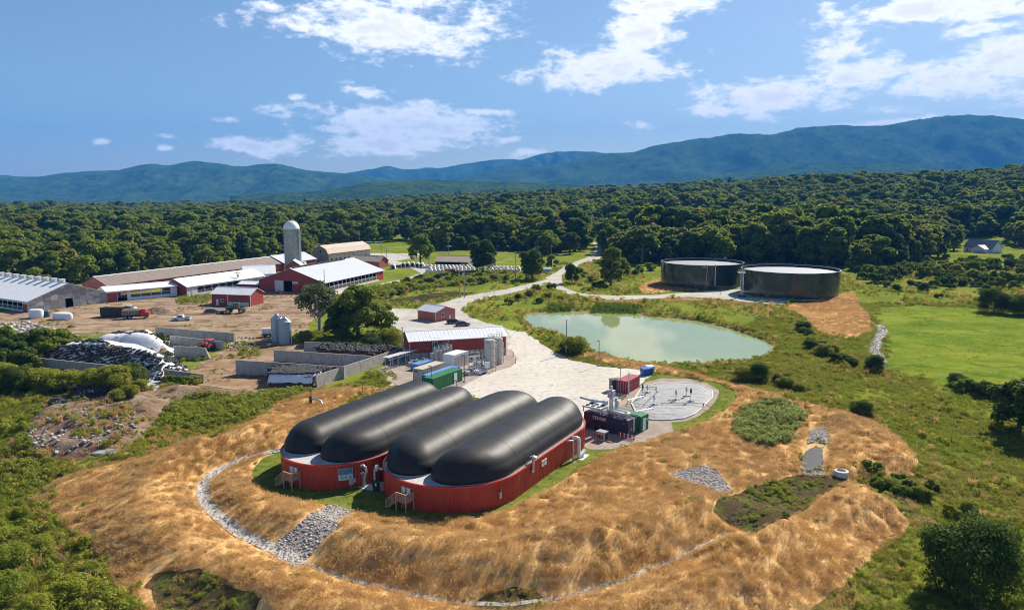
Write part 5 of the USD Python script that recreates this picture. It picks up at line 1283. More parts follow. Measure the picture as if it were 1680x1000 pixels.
def round_tank(cx, r, base_y, h, label, liquid):
    p = flat(cx, base_y); p[2] = 0
    t = thing("round_tank", label, "tank", p)
    n = 72
    rows, cols = 6, 30
    seg = 2 * math.pi / cols
    for j in range(rows):                      # bolted enamel plates, course by course
        z0, z1 = h * j / rows, h * (j + 1) / rows
        for k in range(cols):
            a0 = (k + .5 * (j % 2)) * seg
            aa = np.linspace(a0 + .002, a0 + seg - .002, 4)
            ro, ri = r + (.012 if (k + j) % 2 else 0), r - .05
            v, f = [], []
            for a in aa:
                for rr, z in ((ro, z0 + .012), (ro, z1 - .012), (ri, z1 - .012), (ri, z0 + .012)):
                    v.append((rr * math.cos(a), rr * math.sin(a), z))
            for i in range(3):
                for m in range(4):
                    f.append((i * 4 + m, (i + 1) * 4 + m, (i + 1) * 4 + (m + 1) % 4, i * 4 + (m + 1) % 4))
            f += [(0, 1, 2, 3), (15, 14, 13, 12)]
            obj("plate", (np.array(v), np.array(f)), M["tank_green"], t)
    obj("liner", MB().lathe([(r - .06, 0), (r - .06, h)], n).mesh(), M["black_steel"], t, smooth=True)
    obj("rim", MB().lathe([(r - .1, h), (r + .16, h), (r + .16, h + .16), (r - .1, h + .16), (r - .1, h)], n).mesh(), M["rim_steel"], t, smooth=30)
    for k in range(5):
        z = h * (k + 1) / 6
        obj("stiffener", MB().lathe([(r + .013, z - .04), (r + .06, z - .04), (r + .06, z + .04), (r + .013, z + .04)], n).mesh(), M["tank_green"], t, smooth=30)
    obj("liquid", MB().lathe([(r - .07, liquid), (.01, liquid)], n).mesh(), M["slurry"], t)
    obj("footing", MB().lathe([(r + .02, -.2), (r + .7, -.2), (r + .7, .12), (r + .02, .12)], n).mesh(), M["concrete_pale"], t, smooth=30)
    return t, p, r


K = 1.25
tR, pR, rR = round_tank(1294, 14.6 * K, 481, 7.7 * K, "nearer dark green round tank, the right one of the pair beyond the pond", 7.0 * K)
tL, pL, rL = round_tank(1150.5, 13.8 * K, 466, 7.7 * K, "farther dark green round tank, the left one of the pair beyond the pond", 7.0 * K)
for x, mat, r in ((-2.2, "galv", .12), (1.2, "steel_white", .16)):
    y = -math.sqrt(rL ** 2 - x * x) - .3
    obj("fill_pipe", MB().tube([(x, y, 0), (x, y, 9.9), (x, y + 1.0, 10.2)], r, 10).mesh(), M[mat], tL, smooth=40)
m = MB().box(-4.2, -2.2, -rL - 1.0, -rL - .1, 9.0, 9.1)
for a in (-4.2, -3.2, -2.2): m.box(a - .03, a + .03, -rL - 1.0, -rL - .94, 9.1, 10.1)
m.box(-4.2, -2.2, -rL - 1.0, -rL - .94, 10.05, 10.12).box(-4.2, -2.2, -rL - 1.0, -rL - .94, 9.55, 9.6)
obj("platform", m.mesh(), M["galv"], tL)
m = MB().bevel_box(-5.5, -3.8, -rL - 1.8, -rL - .5, 0, 1.0).tube([(-3.8, -rL - 1.1, .6), (1.2, -rL - 1.1, .6)], .18, 8).bevel_box(.2, 2.2, -rL - 1.9, -rL - .6, 0, 1.1)
obj("pump", m.mesh(), M["black_steel"], tL)
# ladder tower between the tanks
q = flat(1215.5, 487); q[2] = 0
t = thing("ladder_tower", "slim white ladder tower with a small platform between the two dark tanks", "ladder", q)
m = MB()
for x in (-.3, .3): m.box(x - .06, x + .06, -.06, .06, 0, 10.6)
for k in range(30): m.box(-.3, .3, -.03, .03, .3 + k * .33, .36 + k * .33)
obj("ladder", m.mesh(), M["steel_white"], t)
m = MB().box(-1.4, 1.4, -.2, 1.6, 9.2, 9.3)
for x in (-1.4, 0, 1.4): m.box(x - .05, x + .05, -.25, -.15, 9.3, 10.5)
m.box(-1.4, 1.4, -.25, -.15, 10.4, 10.5).box(-1.4, 1.4, -.25, -.15, 9.85, 9.92)
obj("platform", m.mesh(), M["galv"], t)
obj("pump", MB().bevel_box(-1.2, 1.6, -1.2, -.2, 0, .9).tube([(-1, -.7, .5), (5, -1.6, .4)], .16).mesh(), M["black_steel"], t)
obj("standpipe", MB().tube([(.8, .3, 0), (.8, .3, 9.0)], .12).mesh(), M["steel_white"], t)

# ------------------------------------------------------------------ digesters: red-clad vats under black gas domes
M["clad"] = pm("red_cladding", (.345, .031, .015), (.30, .028, .016), scale=.5, var=.7, rough=.45, spec=.35, fine=(.36, .045, .026), fscale=1.0, sx=(1, 1, .3))
M["red_trim"] = pm("red_rim_trim", (.48, .045, .04), (.42, .04, .035), rough=.4)
M["slab"] = pm("grey_roof_slab", (.50, .49, .48), (.40, .39, .38), scale=.6, rough=.8, fine=(.34, .33, .32), fscale=1.2)
M["dome"] = usdkit.material(stage, "/World/Looks/black_membrane", {
    "g": ("texture_coordinate", {}), "n": ("noise_texture", {"scale": .7, "detail": 8.0, "roughness": .72}), "m": ("mix", {"color1": (.010, .010, .012), "color2": (.026, .024, .024)}),
    "n2": ("noise_texture", {"scale": 1.3, "detail": 3.0}), "rr": ("map_range", {"to_min": .48, "to_max": .58}), "b": ("bump", {"strength": .10, "distance": .10}),
    "p": ("principled_bsdf", {"specular_ior_level": .20})},
    [("g.object", "n.vector"), ("n.fac", "m.fac"), ("m.color", "p.base_color"), ("n.fac", "rr.value"), ("rr.result", "p.roughness"), ("g.object", "n2.vector"), ("n2.fac", "b.height"), ("b.normal", "p.normal")], surface="p.BSDF")
M["seam"] = pm("membrane_seam", (.045, .043, .045), rough=.6)
TH = 1.06986172
UD, ND = np.array([math.cos(TH), math.sin(TH)]), np.array([math.sin(TH), -math.cos(TH)])


def oval(Rn, Ru, Ls, n=120, inset=0.0):
    """plan of a vat: round ends, straight sides; local s along x, across along y"""
    out = []
    for k in range(n):
        a = math.pi / 2 + math.pi * k / (n - 1)
        out.append((max(Ru - inset, .01) * math.cos(a), (Rn - inset) * math.sin(a)))
    for k in range(n):
        a = -math.pi / 2 + math.pi * k / (n - 1)
        out.append((Ls + max(Ru - inset, .01) * math.cos(a), (Rn - inset) * math.sin(a)))
    return np.array(out)


def even(pts, n):
    """n points equally spaced round a closed outline"""
    d = np.r_[0, np.cumsum(np.linalg.norm(np.diff(np.vstack([pts, pts[:1]]), axis=0), axis=1))]
    s = np.linspace(0, d[-1], n, endpoint=False)
    p = np.vstack([pts, pts[:1]])
    return np.stack([np.interp(s, d, p[:, 0]), np.interp(s, d, p[:, 1])], 1)


def outward(p):
    t = np.roll(p, -1, 0) - np.roll(p, 1, 0)
    t /= np.linalg.norm(t, axis=1)[:, None]
    n = np.stack([t[:, 1], -t[:, 0]], 1)
    return n if ((p - p.mean(0)) * n).sum() > 0 else -n


def dome_mesh(plan, off, half, h, seed):
    """a gas dome over half a vat: it follows the vat's rim, puffs out above the hold-down and closes over a ridge"""
    N, base = 170, np.array(plan.exterior.coords)[:-1]
    base = even(base, N)
    x0, x1 = base[:, 0].min(), base[:, 0].max()
    tgt = np.stack([np.clip(base[:, 0], x0 + half * 1.15, x1 - half * 1.15), np.full(N, off)], 1)
    rings = []
    for t in np.linspace(0, 1, 36):
        d, z = math.cos(t * math.pi / 2) ** .82, h * math.sin(t * math.pi / 2) ** .94
        pl = tgt + (base - tgt) * d * (1 + .03 * math.sin(min(t / .3, 1) * math.pi))
        q = np.column_stack([pl[:, 0] / 3.2, pl[:, 1] / 2.2, np.full(N, z / 2.0)])
        u = (pl[:, 0] - (x0 + x1) / 2) / ((x1 - x0) / 2)
        zz = z * (1 - .05 * u ** 2) + .10 * (meshkit.fbm(q, 2, seed) - .5) * min(t * 4, 1)
        rings.append(np.column_stack([pl, zz]))
    n = len(rings)
    f = [(i * N + k, i * N + (k + 1) % N, (i + 1) * N + (k + 1) % N, (i + 1) * N + k) for i in range(n - 1) for k in range(N)]
    v = np.vstack(rings)
    # face outwards whichever way the outline runs
    a, b = base[0], base[1]
    ccw = Polygon(base).exterior.is_ccw
    f = np.array(f) if ccw else np.array(f)[:, ::-1]
    return v, f, base


def digester(c, Rn, Ru, Ls, rim, label, labels_dome, dh):
    t = thing("digester", label, "digester", (c[0], c[1], 0), TH)
    base = oval(Rn, Ru, Ls)
    n = 2 * int(2 * (math.pi * Rn + 2 * Ls) / .30 / 2)
    p = even(base, n * 2)
    o = outward(p)
    rib = np.where((np.arange(len(p)) % 4) < 2, .05, 0.0)[:, None]
    q = p + o * rib
    z0, z1 = -.4, rim - .12
    N = len(q)
    v = np.vstack([np.column_stack([q, np.full(N, z0)]), np.column_stack([q, np.full(N, z1)])])
    i = np.arange(N); j = (i + 1) % N
    wall = obj("cladding", (v, np.stack([i, j, N + j, N + i], 1)), M["clad"], t)
    # rim trim, slab
    e = even(base, 200); oo = outward(e)
    ring = lambda off, z: np.column_stack([e + oo * off, np.full(200, z)])
    prof = [(.10, rim - .16), (.12, rim + .06), (-.12, rim + .06), (-.14, rim - .02)]
    v = np.vstack([ring(a, z) for a, z in prof]); i = np.arange(200); j = (i + 1) % 200
    obj("rim_trim", (v, np.vstack([np.stack([k * 200 + i, k * 200 + j, (k + 1) * 200 + j, (k + 1) * 200 + i], 1) for k in range(3)])), M["red_trim"], t, smooth=40)
    sv, sf = ext(Polygon(e - oo * .13).buffer(0), .3)
    obj("roof_slab", (sv + [0, 0, rim - .34], sf), M["slab"], t)
    for s, lab in zip((-1, 1), labels_dome):
        cut = Polygon(even(base, 240)).buffer(-.42).intersection(shapely.box(-99, .12, 99, 99) if s > 0 else shapely.box(-99, -99, 99, -.12))
        plan = cut.buffer(-3.3).buffer(3.3)
        half = (Rn - .54) / 2
        off = s * (half + .12)
        v, f, outline = dome_mesh(plan, off, half, dh, 3 if s > 0 else 8)
        v = v + [0, 0, rim - .05]
        d = obj("gas_dome", (v, f), M["dome"], t, smooth=True)
        tag(d, lab)
        rows = v.reshape(-1, 170, 3)
        for xs in (Ls * .06, Ls * .36, Ls * .66, Ls * .94):         # welded seams over the membrane
            arc = []
            for side in (-1, 1):
                pts = []
                for rr in rows[2:-1]:
                    idx = np.nonzero((rr[:, 1] - off) * side >= 0)[0]
                    if not len(idx): continue
                    k = idx[np.argmin(np.abs(rr[idx, 0] - xs))]
                    if abs(rr[k, 0] - xs) < .6: pts.append((xs, rr[k, 1], rr[k, 2]))
                arc += pts if side < 0 else pts[::-1]
            if len(arc) > 6:
                obj("seam", MB().tube(np.array(arc) - [0, 0, .012], .028, 4, caps=False).mesh(), M["seam"], d)
        oo2 = outward(outline); i = np.arange(170); j = (i + 1) % 170
        hold = np.vstack([np.column_stack([outline + oo2 * a, np.full(170, z)]) for a, z in ((.12, rim - .045), (.12, rim + .07), (-.12, rim + .07))])
        obj("hold_down_strip", (hold, np.vstack([np.stack([k * 170 + i, k * 170 + j, (k + 1) * 170 + j, (k + 1) * 170 + i], 1) for k in range(2)])), M["galv"], d)
    return t


RIM = 3.5
c2 = np.array([-6.2216, 79.9758]) * K
c1 = np.array([-18.7004, 84.8149]) * K
R2 = 7.734 * K
sep = float((c2 - c1) @ ND)
R1h = (sep + R2 - R2) / 2 - .12            # the left vat reaches exactly to its neighbour
c1 = c1 + ND * (-R2 + R1h)
LS = 16.2 * K
D2 = digester(c2, R2, R2, LS, RIM, "front red-clad digester vat with two long black gas domes, right of the pair", ("right black gas dome", "left black gas dome"), 3.75)
D1 = digester(c1, R1h, R2 * .93, LS + 1.0, RIM, "rear red-clad digester vat with two long black gas domes, left of the pair", ("right black gas dome", "left black gas dome"), 3.65)
# ------------------------------------------------------------------ digester fittings
def on_vat(t, c, px, py, z):
    """local place on a vat (s along, n across) of the point seen at a pixel at height z"""
    p = flat(px, py, z)[:2] - c
    return np.array([p @ UD, -(p @ ND)])


def wall_frame(px, py, z, c, Rn, Ru):
    """foot on the vat wall nearest the pixel's point, and the wall's outward heading (world)"""
    e = even(oval(Rn, Ru, LS), 720); o = outward(e)
    w = e[:, :1] * UD + (-e[:, 1:]) * ND + c
    d = np.linalg.norm(w - flat(px, py, z)[:2], axis=1)
    k = int(np.argmin(d))
    on = o[k, 0] * UD + (-o[k, 1]) * ND
    return np.array([w[k, 0], w[k, 1], 0.0]), math.atan2(on[1], on[0])


def part(name, m, mat, t, loc, rot, smooth=False, **kw):
    return obj(name, m.moved(rot, loc), M[mat], t, smooth=smooth, **kw)


def landing(px, py, c, Rn, Ru, label):
    p, a = wall_frame(px, py, 1.5, c, Rn, Ru)
    t = thing("timber_landing", label, "stairs", p, a + math.pi / 2)     # local -y points away from the wall
    H_ = 1.5
    for k in range(10): obj("deck_board", MB().box(-.1 + k * .17, .05 + k * .17, -1.5, -.1, H_, H_ + .05).mesh(), M["timber"], t)
    for x, y, top in ((-.1, -1.5, 2.6), (1.6, -1.5, 2.6), (1.6, -.12, 2.6), (-.1, -.12, H_), (-1.9, -1.5, 1.15), (-1.9, -.5, 1.15), (-.1, -.5, 2.6)):
        obj("post", MB().box(x - .055, x + .055, y - .055, y + .055, -.1, top).mesh(), M["timber"], t)
    for k in range(13): obj("baluster", MB().box(0 + k * .125, .035 + k * .125, -1.55, -1.51, H_ - .1, 2.55).mesh(), M["timber"], t)
    for k in range(10): obj("baluster", MB().box(1.62, 1.66, -1.4 + k * .13, -1.36 + k * .13, H_ - .1, 2.55).mesh(), M["timber"], t)
    obj("rail", MB().box(-.1, 1.66, -1.58, -1.46, 2.55, 2.62).mesh(), M["timber"], t)
    obj("rail", MB().box(1.56, 1.68, -1.45, -.1, 2.55, 2.62).mesh(), M["timber"], t)
    for k in range(7):
        x = -.35 - k * .25; z = H_ - .2 * (k + 1)
        obj("stair_tread", MB().box(x, x + .26, -1.45, -.55, z, z + .05).mesh(), M["timber"], t)
        obj("baluster", MB().box(x + .1, x + .14, -1.55, -1.51, z + .05, z + 1.05).mesh(), M["timber"], t)
    for y in (-1.5, -.5):
        obj("stringer", MB().prism([(0, 0), (.06, 0), (.06, .25), (0, .25)], 0, .01).mesh(), M["timber"], t) if False else None
        m = MB().tube([(-.1, y, H_ - .12), (-1.9, y, .05)], .07, 4)
        obj("stringer", m.mesh(), M["timber"], t)
    m = MB().tube([(-.1, -1.53, 2.58), (-1.9, -1.53, 1.12)], .05, 4)
    obj("hand_rail", m.mesh(), M["timber"], t)
    obj("foot_slab", MB().box(-2.6, 2.0, -2.3, -.1, -.1, .06).mesh(), M["concrete_pale"], t)
    return t


landing(473, 783, c1, R1h, R2 * .93, "wooden landing with steps on the rear left digester")
landing(661, 816, c2, R2, R2, "wooden landing with steps on the front right digester")


def wall_windows(px, py, c, Rn, Ru, label, group=None):
    p, a = wall_frame(px, py, 2.4, c, Rn, Ru)
    t = thing("sight_windows", label, "windows", p, a + math.pi / 2, group)
    for s in (-.42, .42):
        m = MB()
        for b in ((s - .32, s + .32, 2.02, 2.1), (s - .32, s + .32, 2.75, 2.83), (s - .32, s - .25, 2.1, 2.75), (s + .25, s + .32, 2.1, 2.75)): m.box(b[0], b[1], -.16, -.02, b[2], b[3])
        f = obj("window_frame", m.mesh(), M["white_trim"], t)
        obj("pane", MB().box(s - .25, s + .25, -.11, -.04, 2.1, 2.75).mesh(), M["steel_white"], f)


wall_windows(473, 774, c1, R1h, R2 * .93, "pair of small white windows beside the steps on the rear left digester")
wall_windows(657, 808, c2, R2, R2, "pair of small white windows beside the steps on the front right digester")
wall_windows(901, 760, c2, R2, R2, "pair of small white windows on the right side of the front digester")
# the information board with a picture
p, a = wall_frame(568, 778, 2.2, c1, R1h, R2 * .93)
t = thing("wall_board", "square blue and white information board on the wall of the rear left digester", "sign", p, a + math.pi / 2)
obj("board", MB().box(-.95, .95, -.2, -.07, 1.35, 2.95).mesh(), M["steel_white"], t)
M["print_blue"] = pm("board_print_blue", (.03, .10, .17), (.10, .24, .32), scale=2.2, rough=.4)
M["print_grey"] = pm("board_print_grey", (.35, .40, .42), (.20, .26, .28), scale=3, rough=.4)
obj("printed_picture", MB().box(-.92, .92, -.215, -.2, 2.1, 2.93).mesh(), M["print_blue"], t)
for k in range(3): obj("printed_text_panel", MB().box(-.75 + k * .56, -.28 + k * .56, -.212, -.2, 1.45, 2.0).mesh(), M["print_grey"], t)
for px, py, z0, z1, w, lab in ((577, 791, .6, 1.3, .55, "small grey box under the board on the rear left digester"), (580, 787, 0, 1.5, .5, "grey meter box on a post right of the board on the rear left digester"), (588, 781, 1.8, 2.1, .5, "small grey junction box beside the bent pipe on the rear left digester")):
    p, a = wall_frame(px, py, 1.0, c1, R1h, R2 * .93)
    t = thing("wall_box", lab, "box", p, a + math.pi / 2)
    obj("case", MB().bevel_box(-w / 2, w / 2, -.35, -.07, max(z0, .8) if z0 == 0 else z0, z1, .03).mesh(), M["galv"], t)
    obj("conduit", MB().tube([(0, -.14, 0), (0, -.14, max(z0, .8))], .04, 6).mesh(), M["galv"], t)
# pipes on the walls
p, a = wall_frame(600, 785, 1.5, c1, R1h, R2 * .93)
t = thing("overflow_pipe", "grey bent gas pipe coming down the wall of the rear left digester", "pipe", p, a + math.pi / 2)
obj("pipe", MB().tube([(0, -.05, 3.0), (0, -.45, 3.1), (.25, -.75, 2.9), (.35, -.8, 2.3), (.15, -.75, 1.7), (.05, -.7, .9), (.05, -.7, 0)], .16, 10).mesh(), M["galv"], t, smooth=60)
obj("flange", MB().tube([(-.25, -.3, 3.0), (.25, -.3, 3.0)], .2, 10).mesh(), M["galv"], t, smooth=40)
p, a = wall_frame(634, 785, 1.5, c2, R2, R2)
t = thing("gas_pipe", "thick grey S-shaped gas pipe with valves in the gap between the two digesters", "pipe", p, a + math.pi / 2)
obj("pipe", MB().tube([(.3, -.05, 3.0), (.0, -.5, 3.0), (-.8, -1.1, 2.9), (-1.1, -1.2, 2.5), (-.9, -1.2, 2.1), (-.2, -1.2, 1.5), (.4, -1.1, 1.1), (.4, -1.0, 0)], .17, 10).mesh(), M["galv"], t, smooth=60)
for x in (-.1, -.4, -.7): obj("valve", MB().tube([(x, -.9, 2.75), (x, -.9, 3.25)], .26, 10).mesh(), M["galv"], t, smooth=40)
obj("pump_motor", MB().tube([(.2, -1.6, 1.2), (.2, -.6, 1.2)], .32, 12).bevel_box(-.1, .7, -1.5, -.6, 0, .8).mesh(), M["black_steel"], t, smooth=40)
obj("support", MB().tube([(-.6, -1.2, 1.8), (-.6, -1.2, 0)], .05, 6).mesh(), M["galv"], t)
obj("concrete_slab_between_digesters", drape(land_poly([(585, 800), (612, 792), (640, 790), (642, 806), (610, 806)]), .12, 1.0), M["concrete_pale"], kind="structure")
p, a = wall_frame(950, 735, 1.5, c2, R2, R2)
t = thing("vent_pipe", "fat white bent pipe at the right end of the front digester", "pipe", p, a + math.pi / 2)
obj("pipe", MB().tube([(-.6, -.1, 3.2), (-.6, -.7, 3.3), (-.4, -1.0, 3.2), (-.3, -1.05, 2.6), (-.3, -1.05, .3)], .30, 12).mesh(), M["steel_white"], t, smooth=60)
obj("elbow", MB().tube([(-.3, -1.05, .35), (.3, -1.25, .5), (1.2, -1.4, .9)], .34, 12).mesh(), M["steel_white"], t, smooth=60)
obj("pad", MB().box(-1.0, 1.8, -2.0, -.7, -.1, .14).mesh(), M["concrete_pale"], t)
p, a = wall_frame(936, 740, 1.5, c2, R2, R2)
t = thing("drain_pipe", "thin grey pipe with a valve on the right side of the front digester", "pipe", p, a + math.pi / 2)
obj("pipe", MB().tube([(-.7, -.06, 3.2), (-.7, -.4, 3.3), (-.1, -.75, 3.25), (0, -.8, 2.9), (0, -.8, 0)], .13, 10).mesh(), M["galv"], t, smooth=60)
for z in (1.6, 2.0): obj("valve", MB().tube([(0, -.8, z - .12), (0, -.8, z + .12)], .22, 10).mesh(), M["galv"], t, smooth=40)
obj("pad", MB().box(-.5, .5, -1.2, -.4, -.1, .12).mesh(), M["concrete_pale"], t)
p, a = wall_frame(871, 762, 3.2, c2, R2, R2)
t = thing("relief_valve", "grey pressure relief valve on the rim of the front digester", "valve", p, a + math.pi / 2)
obj("body", MB().tube([(0, -.2, 2.2), (0, -.25, 4.0)], .17, 10).tube([(0, -.25, 4.0), (.1, -.25, 4.35)], .38, 12).mesh(), M["galv"], t, smooth=40)
obj("cap", MB().lathe([(.5, 4.3), (.45, 4.45), (.02, 4.6)], 14, (.05, -.25)).mesh(), M["galv"], t, smooth=True)
obj("branch", MB().tube([(0, -.25, 2.7), (-.5, -.3, 2.5)], .10, 8).mesh(), M["galv"], t)
p, a = wall_frame(818, 808, 1.8, c2, R2, R2)
t = thing("wall_valve", "small grey valve box on the front wall of the front digester", "valve", p, a + math.pi / 2)
obj("case", MB().bevel_box(-.18, .18, -.35, -.07, 1.2, 2.1, .03).mesh(), M["galv"], t)
obj("lamp", MB().tube([(0, -.2, 2.1), (0, -.35, 2.4)], .1, 8).mesh(), M["black_steel"], t)


# ------------------------------------------------------------------ containers and the engine set
def cont_mat(name, c):
    M[name] = pm(name, c, tuple(x * .7 for x in c), scale=.8, rough=.5)


for nm, c in (("navy", (.022, .026, .062)), ("green_paint", (.010, .16, .045)), ("crimson", (.34, .030, .045)), ("cream", (.52, .46, .36)), ("blue_paint", (.035, .09, .28)), ("blue_light", (.12, .25, .52)), ("bin_blue", (.02, .10, .34)), ("tractor_green", (.02, .12, .03)), ("machine_red", (.45, .04, .03)), ("car_dark", (.012, .016, .028)), ("car_grey", (.07, .09, .12)), ("car_white", (.62, .62, .62)), ("truck_bed", (.20, .15, .13)), ("teal", (.03, .09, .14))):
    cont_mat(nm, c)


def container(name, label, A, B, depth, h, mat, cat="container", group=None, roof=None, pitch=.28, doors="r", blank=False):
    """corrugated box: A and B are the ends of its near long side"""
    P0, rot, L = frame_of(A, B)
    t = thing(name, label, cat, (P0[0], P0[1], P0[2]), rot, group)
    def corr(n, length, place):
        u = np.linspace(.1, length - .1, n * 4 + 1); w = np.where((np.arange(len(u)) // 2) % 2 == 0, 0.0, .045)
        v = np.array([place(a, b, z) for z in (.16, h - .1) for a, b in zip(u, w)]); k = len(u)
        return v, np.array([(i, i + 1, k + i + 1, k + i) for i in range(k - 1)])
    for nm, (ln, pl) in dict(front=(L, lambda a, b, z: (a, b, z)), back=(L, lambda a, b, z: (L - a, depth - b, z)), right=(depth, lambda a, b, z: (L - b, a, z)), left=(depth, lambda a, b, z: (b, depth - a, z))).items():
        obj("side_panel" if nm in ("front", "back") else "end_panel", (MB().box(.06, L - .06, .06, depth - .06, .16, h - .1).mesh() if blank and nm == "front" else corr(max(3, int(ln / pitch / 2)), ln, pl)), M[mat], t)
    obj("roof", MB().box(.02, L - .02, .02, depth - .02, h - .12, h - .02).mesh(), M[roof or mat], t)
    for x in (0, L - .14):
        for y in (0, depth - .14): obj("corner_post", MB().box(x - .01, x + .15, y - .01, y + .15, 0, h).mesh(), M[mat], t)
    for y in (-.012, depth - .10):
        obj("rail", MB().box(.15, L - .15, y, y + .112, .02, .18).mesh(), M[mat], t); obj("rail", MB().box(.15, L - .15, y, y + .112, h - .13, h).mesh(), M[mat], t)
    for x in (-.012, L - .10):
        obj("rail", MB().box(x, x + .112, .15, depth - .15, .02, .18).mesh(), M[mat], t); obj("rail", MB().box(x, x + .112, .15, depth - .15, h - .13, h).mesh(), M[mat], t)
    obj("floor_frame", MB().box(.1, L - .1, .1, depth - .1, .03, .15).mesh(), M["black_steel"], t)
    return t, L, depth, h


# red container
A, B = Pt(1029.6, 646.5), Pt(1048.5, 636)
_d = (B - A) / np.linalg.norm(B - A)
tc, L, D_, h_ = container("container", "red shipping container standing at the edge of the gravel yard", A, A + _d * 6.06, 2.44, 2.6, "crimson")
for y in (.35, .9, 1.5, 2.05): obj("lock_rod", MB().tube([(-.06, y, .25), (-.06, y, 2.4)], .03, 6).mesh(), M["galv"], tc)
# navy engine container
A, B = Pt(958, 701), Pt(1030, 718)
te, L, D_, h_ = container("engine_container", "navy blue engine container with white TEDOM lettering and machinery on its roof", A, B, 2.7, 2.85, "navy", blank=True)
FLIP = lambda m, f: (np.stack([m.vertices[:, 0], -m.vertices[:, 2], m.vertices[:, 1]], 1), m.faces)


def lettering(text, height, t, loc, heading="front", mat="steel_white", vertical=False):
    m = meshkit.text_mesh(text, height, .02, True)
    v = np.array(m.vertices)
    if vertical: v = np.stack([v[:, 1] * -1, v[:, 0], v[:, 2]], 1)          # reads upward
    if vertical == "down": v = v * [-1, -1, 1]
    w = np.stack([v[:, 0], -v[:, 2], v[:, 1]], 1) if heading == "front" else np.stack([v[:, 2], v[:, 0], v[:, 1]], 1)
    return obj("lettering", (w + np.asarray(loc, float), np.array(m.faces)), M[mat], t)


lettering("TEDOM", .52, te, (1.7, .045, 1.95))
lettering("TEDOM", .46, te, (L + .02, 2.05, .55), "right", vertical=True)
obj("end_door", MB().box(L - .02, L + .012, .2, 1.2, .25, 2.3).mesh(), M["navy"], te)
obj("door_handle", MB().box(L + .012, L + .05, .95, 1.05, 1.1, 1.4).mesh(), M["steel_white"], te)
obj("badge", MB().box(L - 1.0, L - .72, .03, .05, 2.1, 2.4).mesh(), M["machine_red"], te)
obj("inlet_louvre", MB().box(2.3, 4.2, .0, .05, .5, 1.9).mesh(), M["black_steel"], te)
obj("inlet_drum", MB().tube([(2.2, .1, 1.0), (2.2, -.7, 1.0)], .55, 16).tube([(3.3, .1, 1.0), (3.3, -.55, 1.0)], .5, 16).mesh(), M["black_steel"], te, smooth=40)
# roof machinery: fan table, stacks and lagged pipe loop
fan = obj("cooler_table", MB().box(-.3, 3.4, -.15, 2.3, 3.65, 3.95).mesh(), M["steel_white"], te)
for x in (-.2, 3.2):
    for y in (-.05, 2.1): obj("table_leg", MB().box(x, x + .12, y, y + .12, 2.86, 3.65).mesh(), M["steel_white"], te)
for x in (.4, 1.5, 2.6):
    for y in (.5, 1.65): obj("fan", MB().lathe([(.36, 3.95), (.36, 4.06), (.28, 4.06), (.26, 3.98), (.01, 3.98)], 18, (x, y)).mesh(), M["car_grey"], fan, smooth=40)
obj("cooler_box", MB().bevel_box(.0, .9, 1.9, 2.7, 3.96, 4.6, .04).bevel_box(2.4, 3.1, 1.8, 2.6, 3.96, 4.8, .04).mesh(), M["galv"], te)
obj("silencer", MB().tube([(4.1, 2.0, 2.86), (4.1, 2.0, 6.3)], .36, 16).tube([(4.1, 2.0, 6.3), (4.1, 2.0, 6.6)], .56, 16).tube([(4.1, 2.0, 6.6), (4.1, 2.0, 7.6)], .18, 12).mesh(), M["steel_white"], te, smooth=40)
obj("filter_box", MB().bevel_box(3.6, 4.6, 1.5, 2.5, 5.6, 6.9, .06).mesh(), M["galv"], te)
obj("exhaust_stack", MB().tube([(4.8, 2.3, 2.86), (4.8, 2.3, 5.6)], .2, 12).tube([(5.25, 2.2, 2.86), (5.25, 2.2, 5.2)], .16, 12).mesh(), M["galv"], te, smooth=40)
obj("lagged_pipe", MB().tube([(4.3, .9, 3.0), (4.3, .9, 3.6), (4.6, .7, 3.75), (7.6, .5, 3.75), (7.9, .6, 3.7), (8.0, 1.0, 3.7), (7.9, 1.5, 3.7), (7.6, 1.6, 3.75), (5.0, 1.7, 3.8)], .21, 10).mesh(), M["steel_white"], te, smooth=60)
obj("lagged_pipe", MB().tube([(4.2, 1.2, 3.2), (5.0, 1.15, 3.2), (8.1, 1.1, 3.25)], .26, 10).mesh(), M["galv"], te, smooth=60)
for x in (4.4, 5.6, 6.8, 7.9): obj("pipe_support", MB().box(x, x + .1, .4, 1.9, 2.86, 3.55).mesh(), M["galv"], te)
for k in range(7): obj("roof_panel", MB().box(5.0 + k * .62 if k < 6 else 1.0, 5.5 + k * .62 if k < 6 else 1.5, .2, .75, 2.84, 2.95).mesh(), M["galv" if k % 2 else "teal"], te)
obj("tilted_duct", MB().tube([(-2.6, 2.6, 4.3), (.6, 2.3, 4.2)], .17, 10).tube([(-.6, 4.6, 3.5), (2.4, 3.4, 4.2)], .17, 10).mesh(), M["galv"], te, smooth=40)
# green container behind it
A, B = Pt(1050.5, 711), Pt(1075, 709)
_d = (B - A) / np.linalg.norm(B - A); _n = np.array([-_d[1], _d[0], 0])
P0, rotE, _ = frame_of(Pt(958, 701), Pt(1030, 718)); ex = np.array([math.cos(rotE), math.sin(rotE), 0]); ey = np.array([-ex[1], ex[0], 0])
Bc = A - ex * .1 + ey * .25
tg, L, D_, h_ = container("green_container", "green container with a white door between the navy engine container and the covered pad", Bc - ex * 6.6, Bc, 2.5, 2.8, "green_paint")
obj("door", MB().box(L + .05, L + .1, .55, 1.5, .25, 2.35).mesh(), M["steel_white"], tg)
obj("fan_grille", MB().box(L + .05, L + .09, 1.75, 2.15, 1.7, 2.2).mesh(), M["galv"], tg)
obj("roof_rail", MB().tube([(.5, .3, 2.85), (6.2, .3, 2.85)], .05, 6).mesh(), M["galv"], tg)
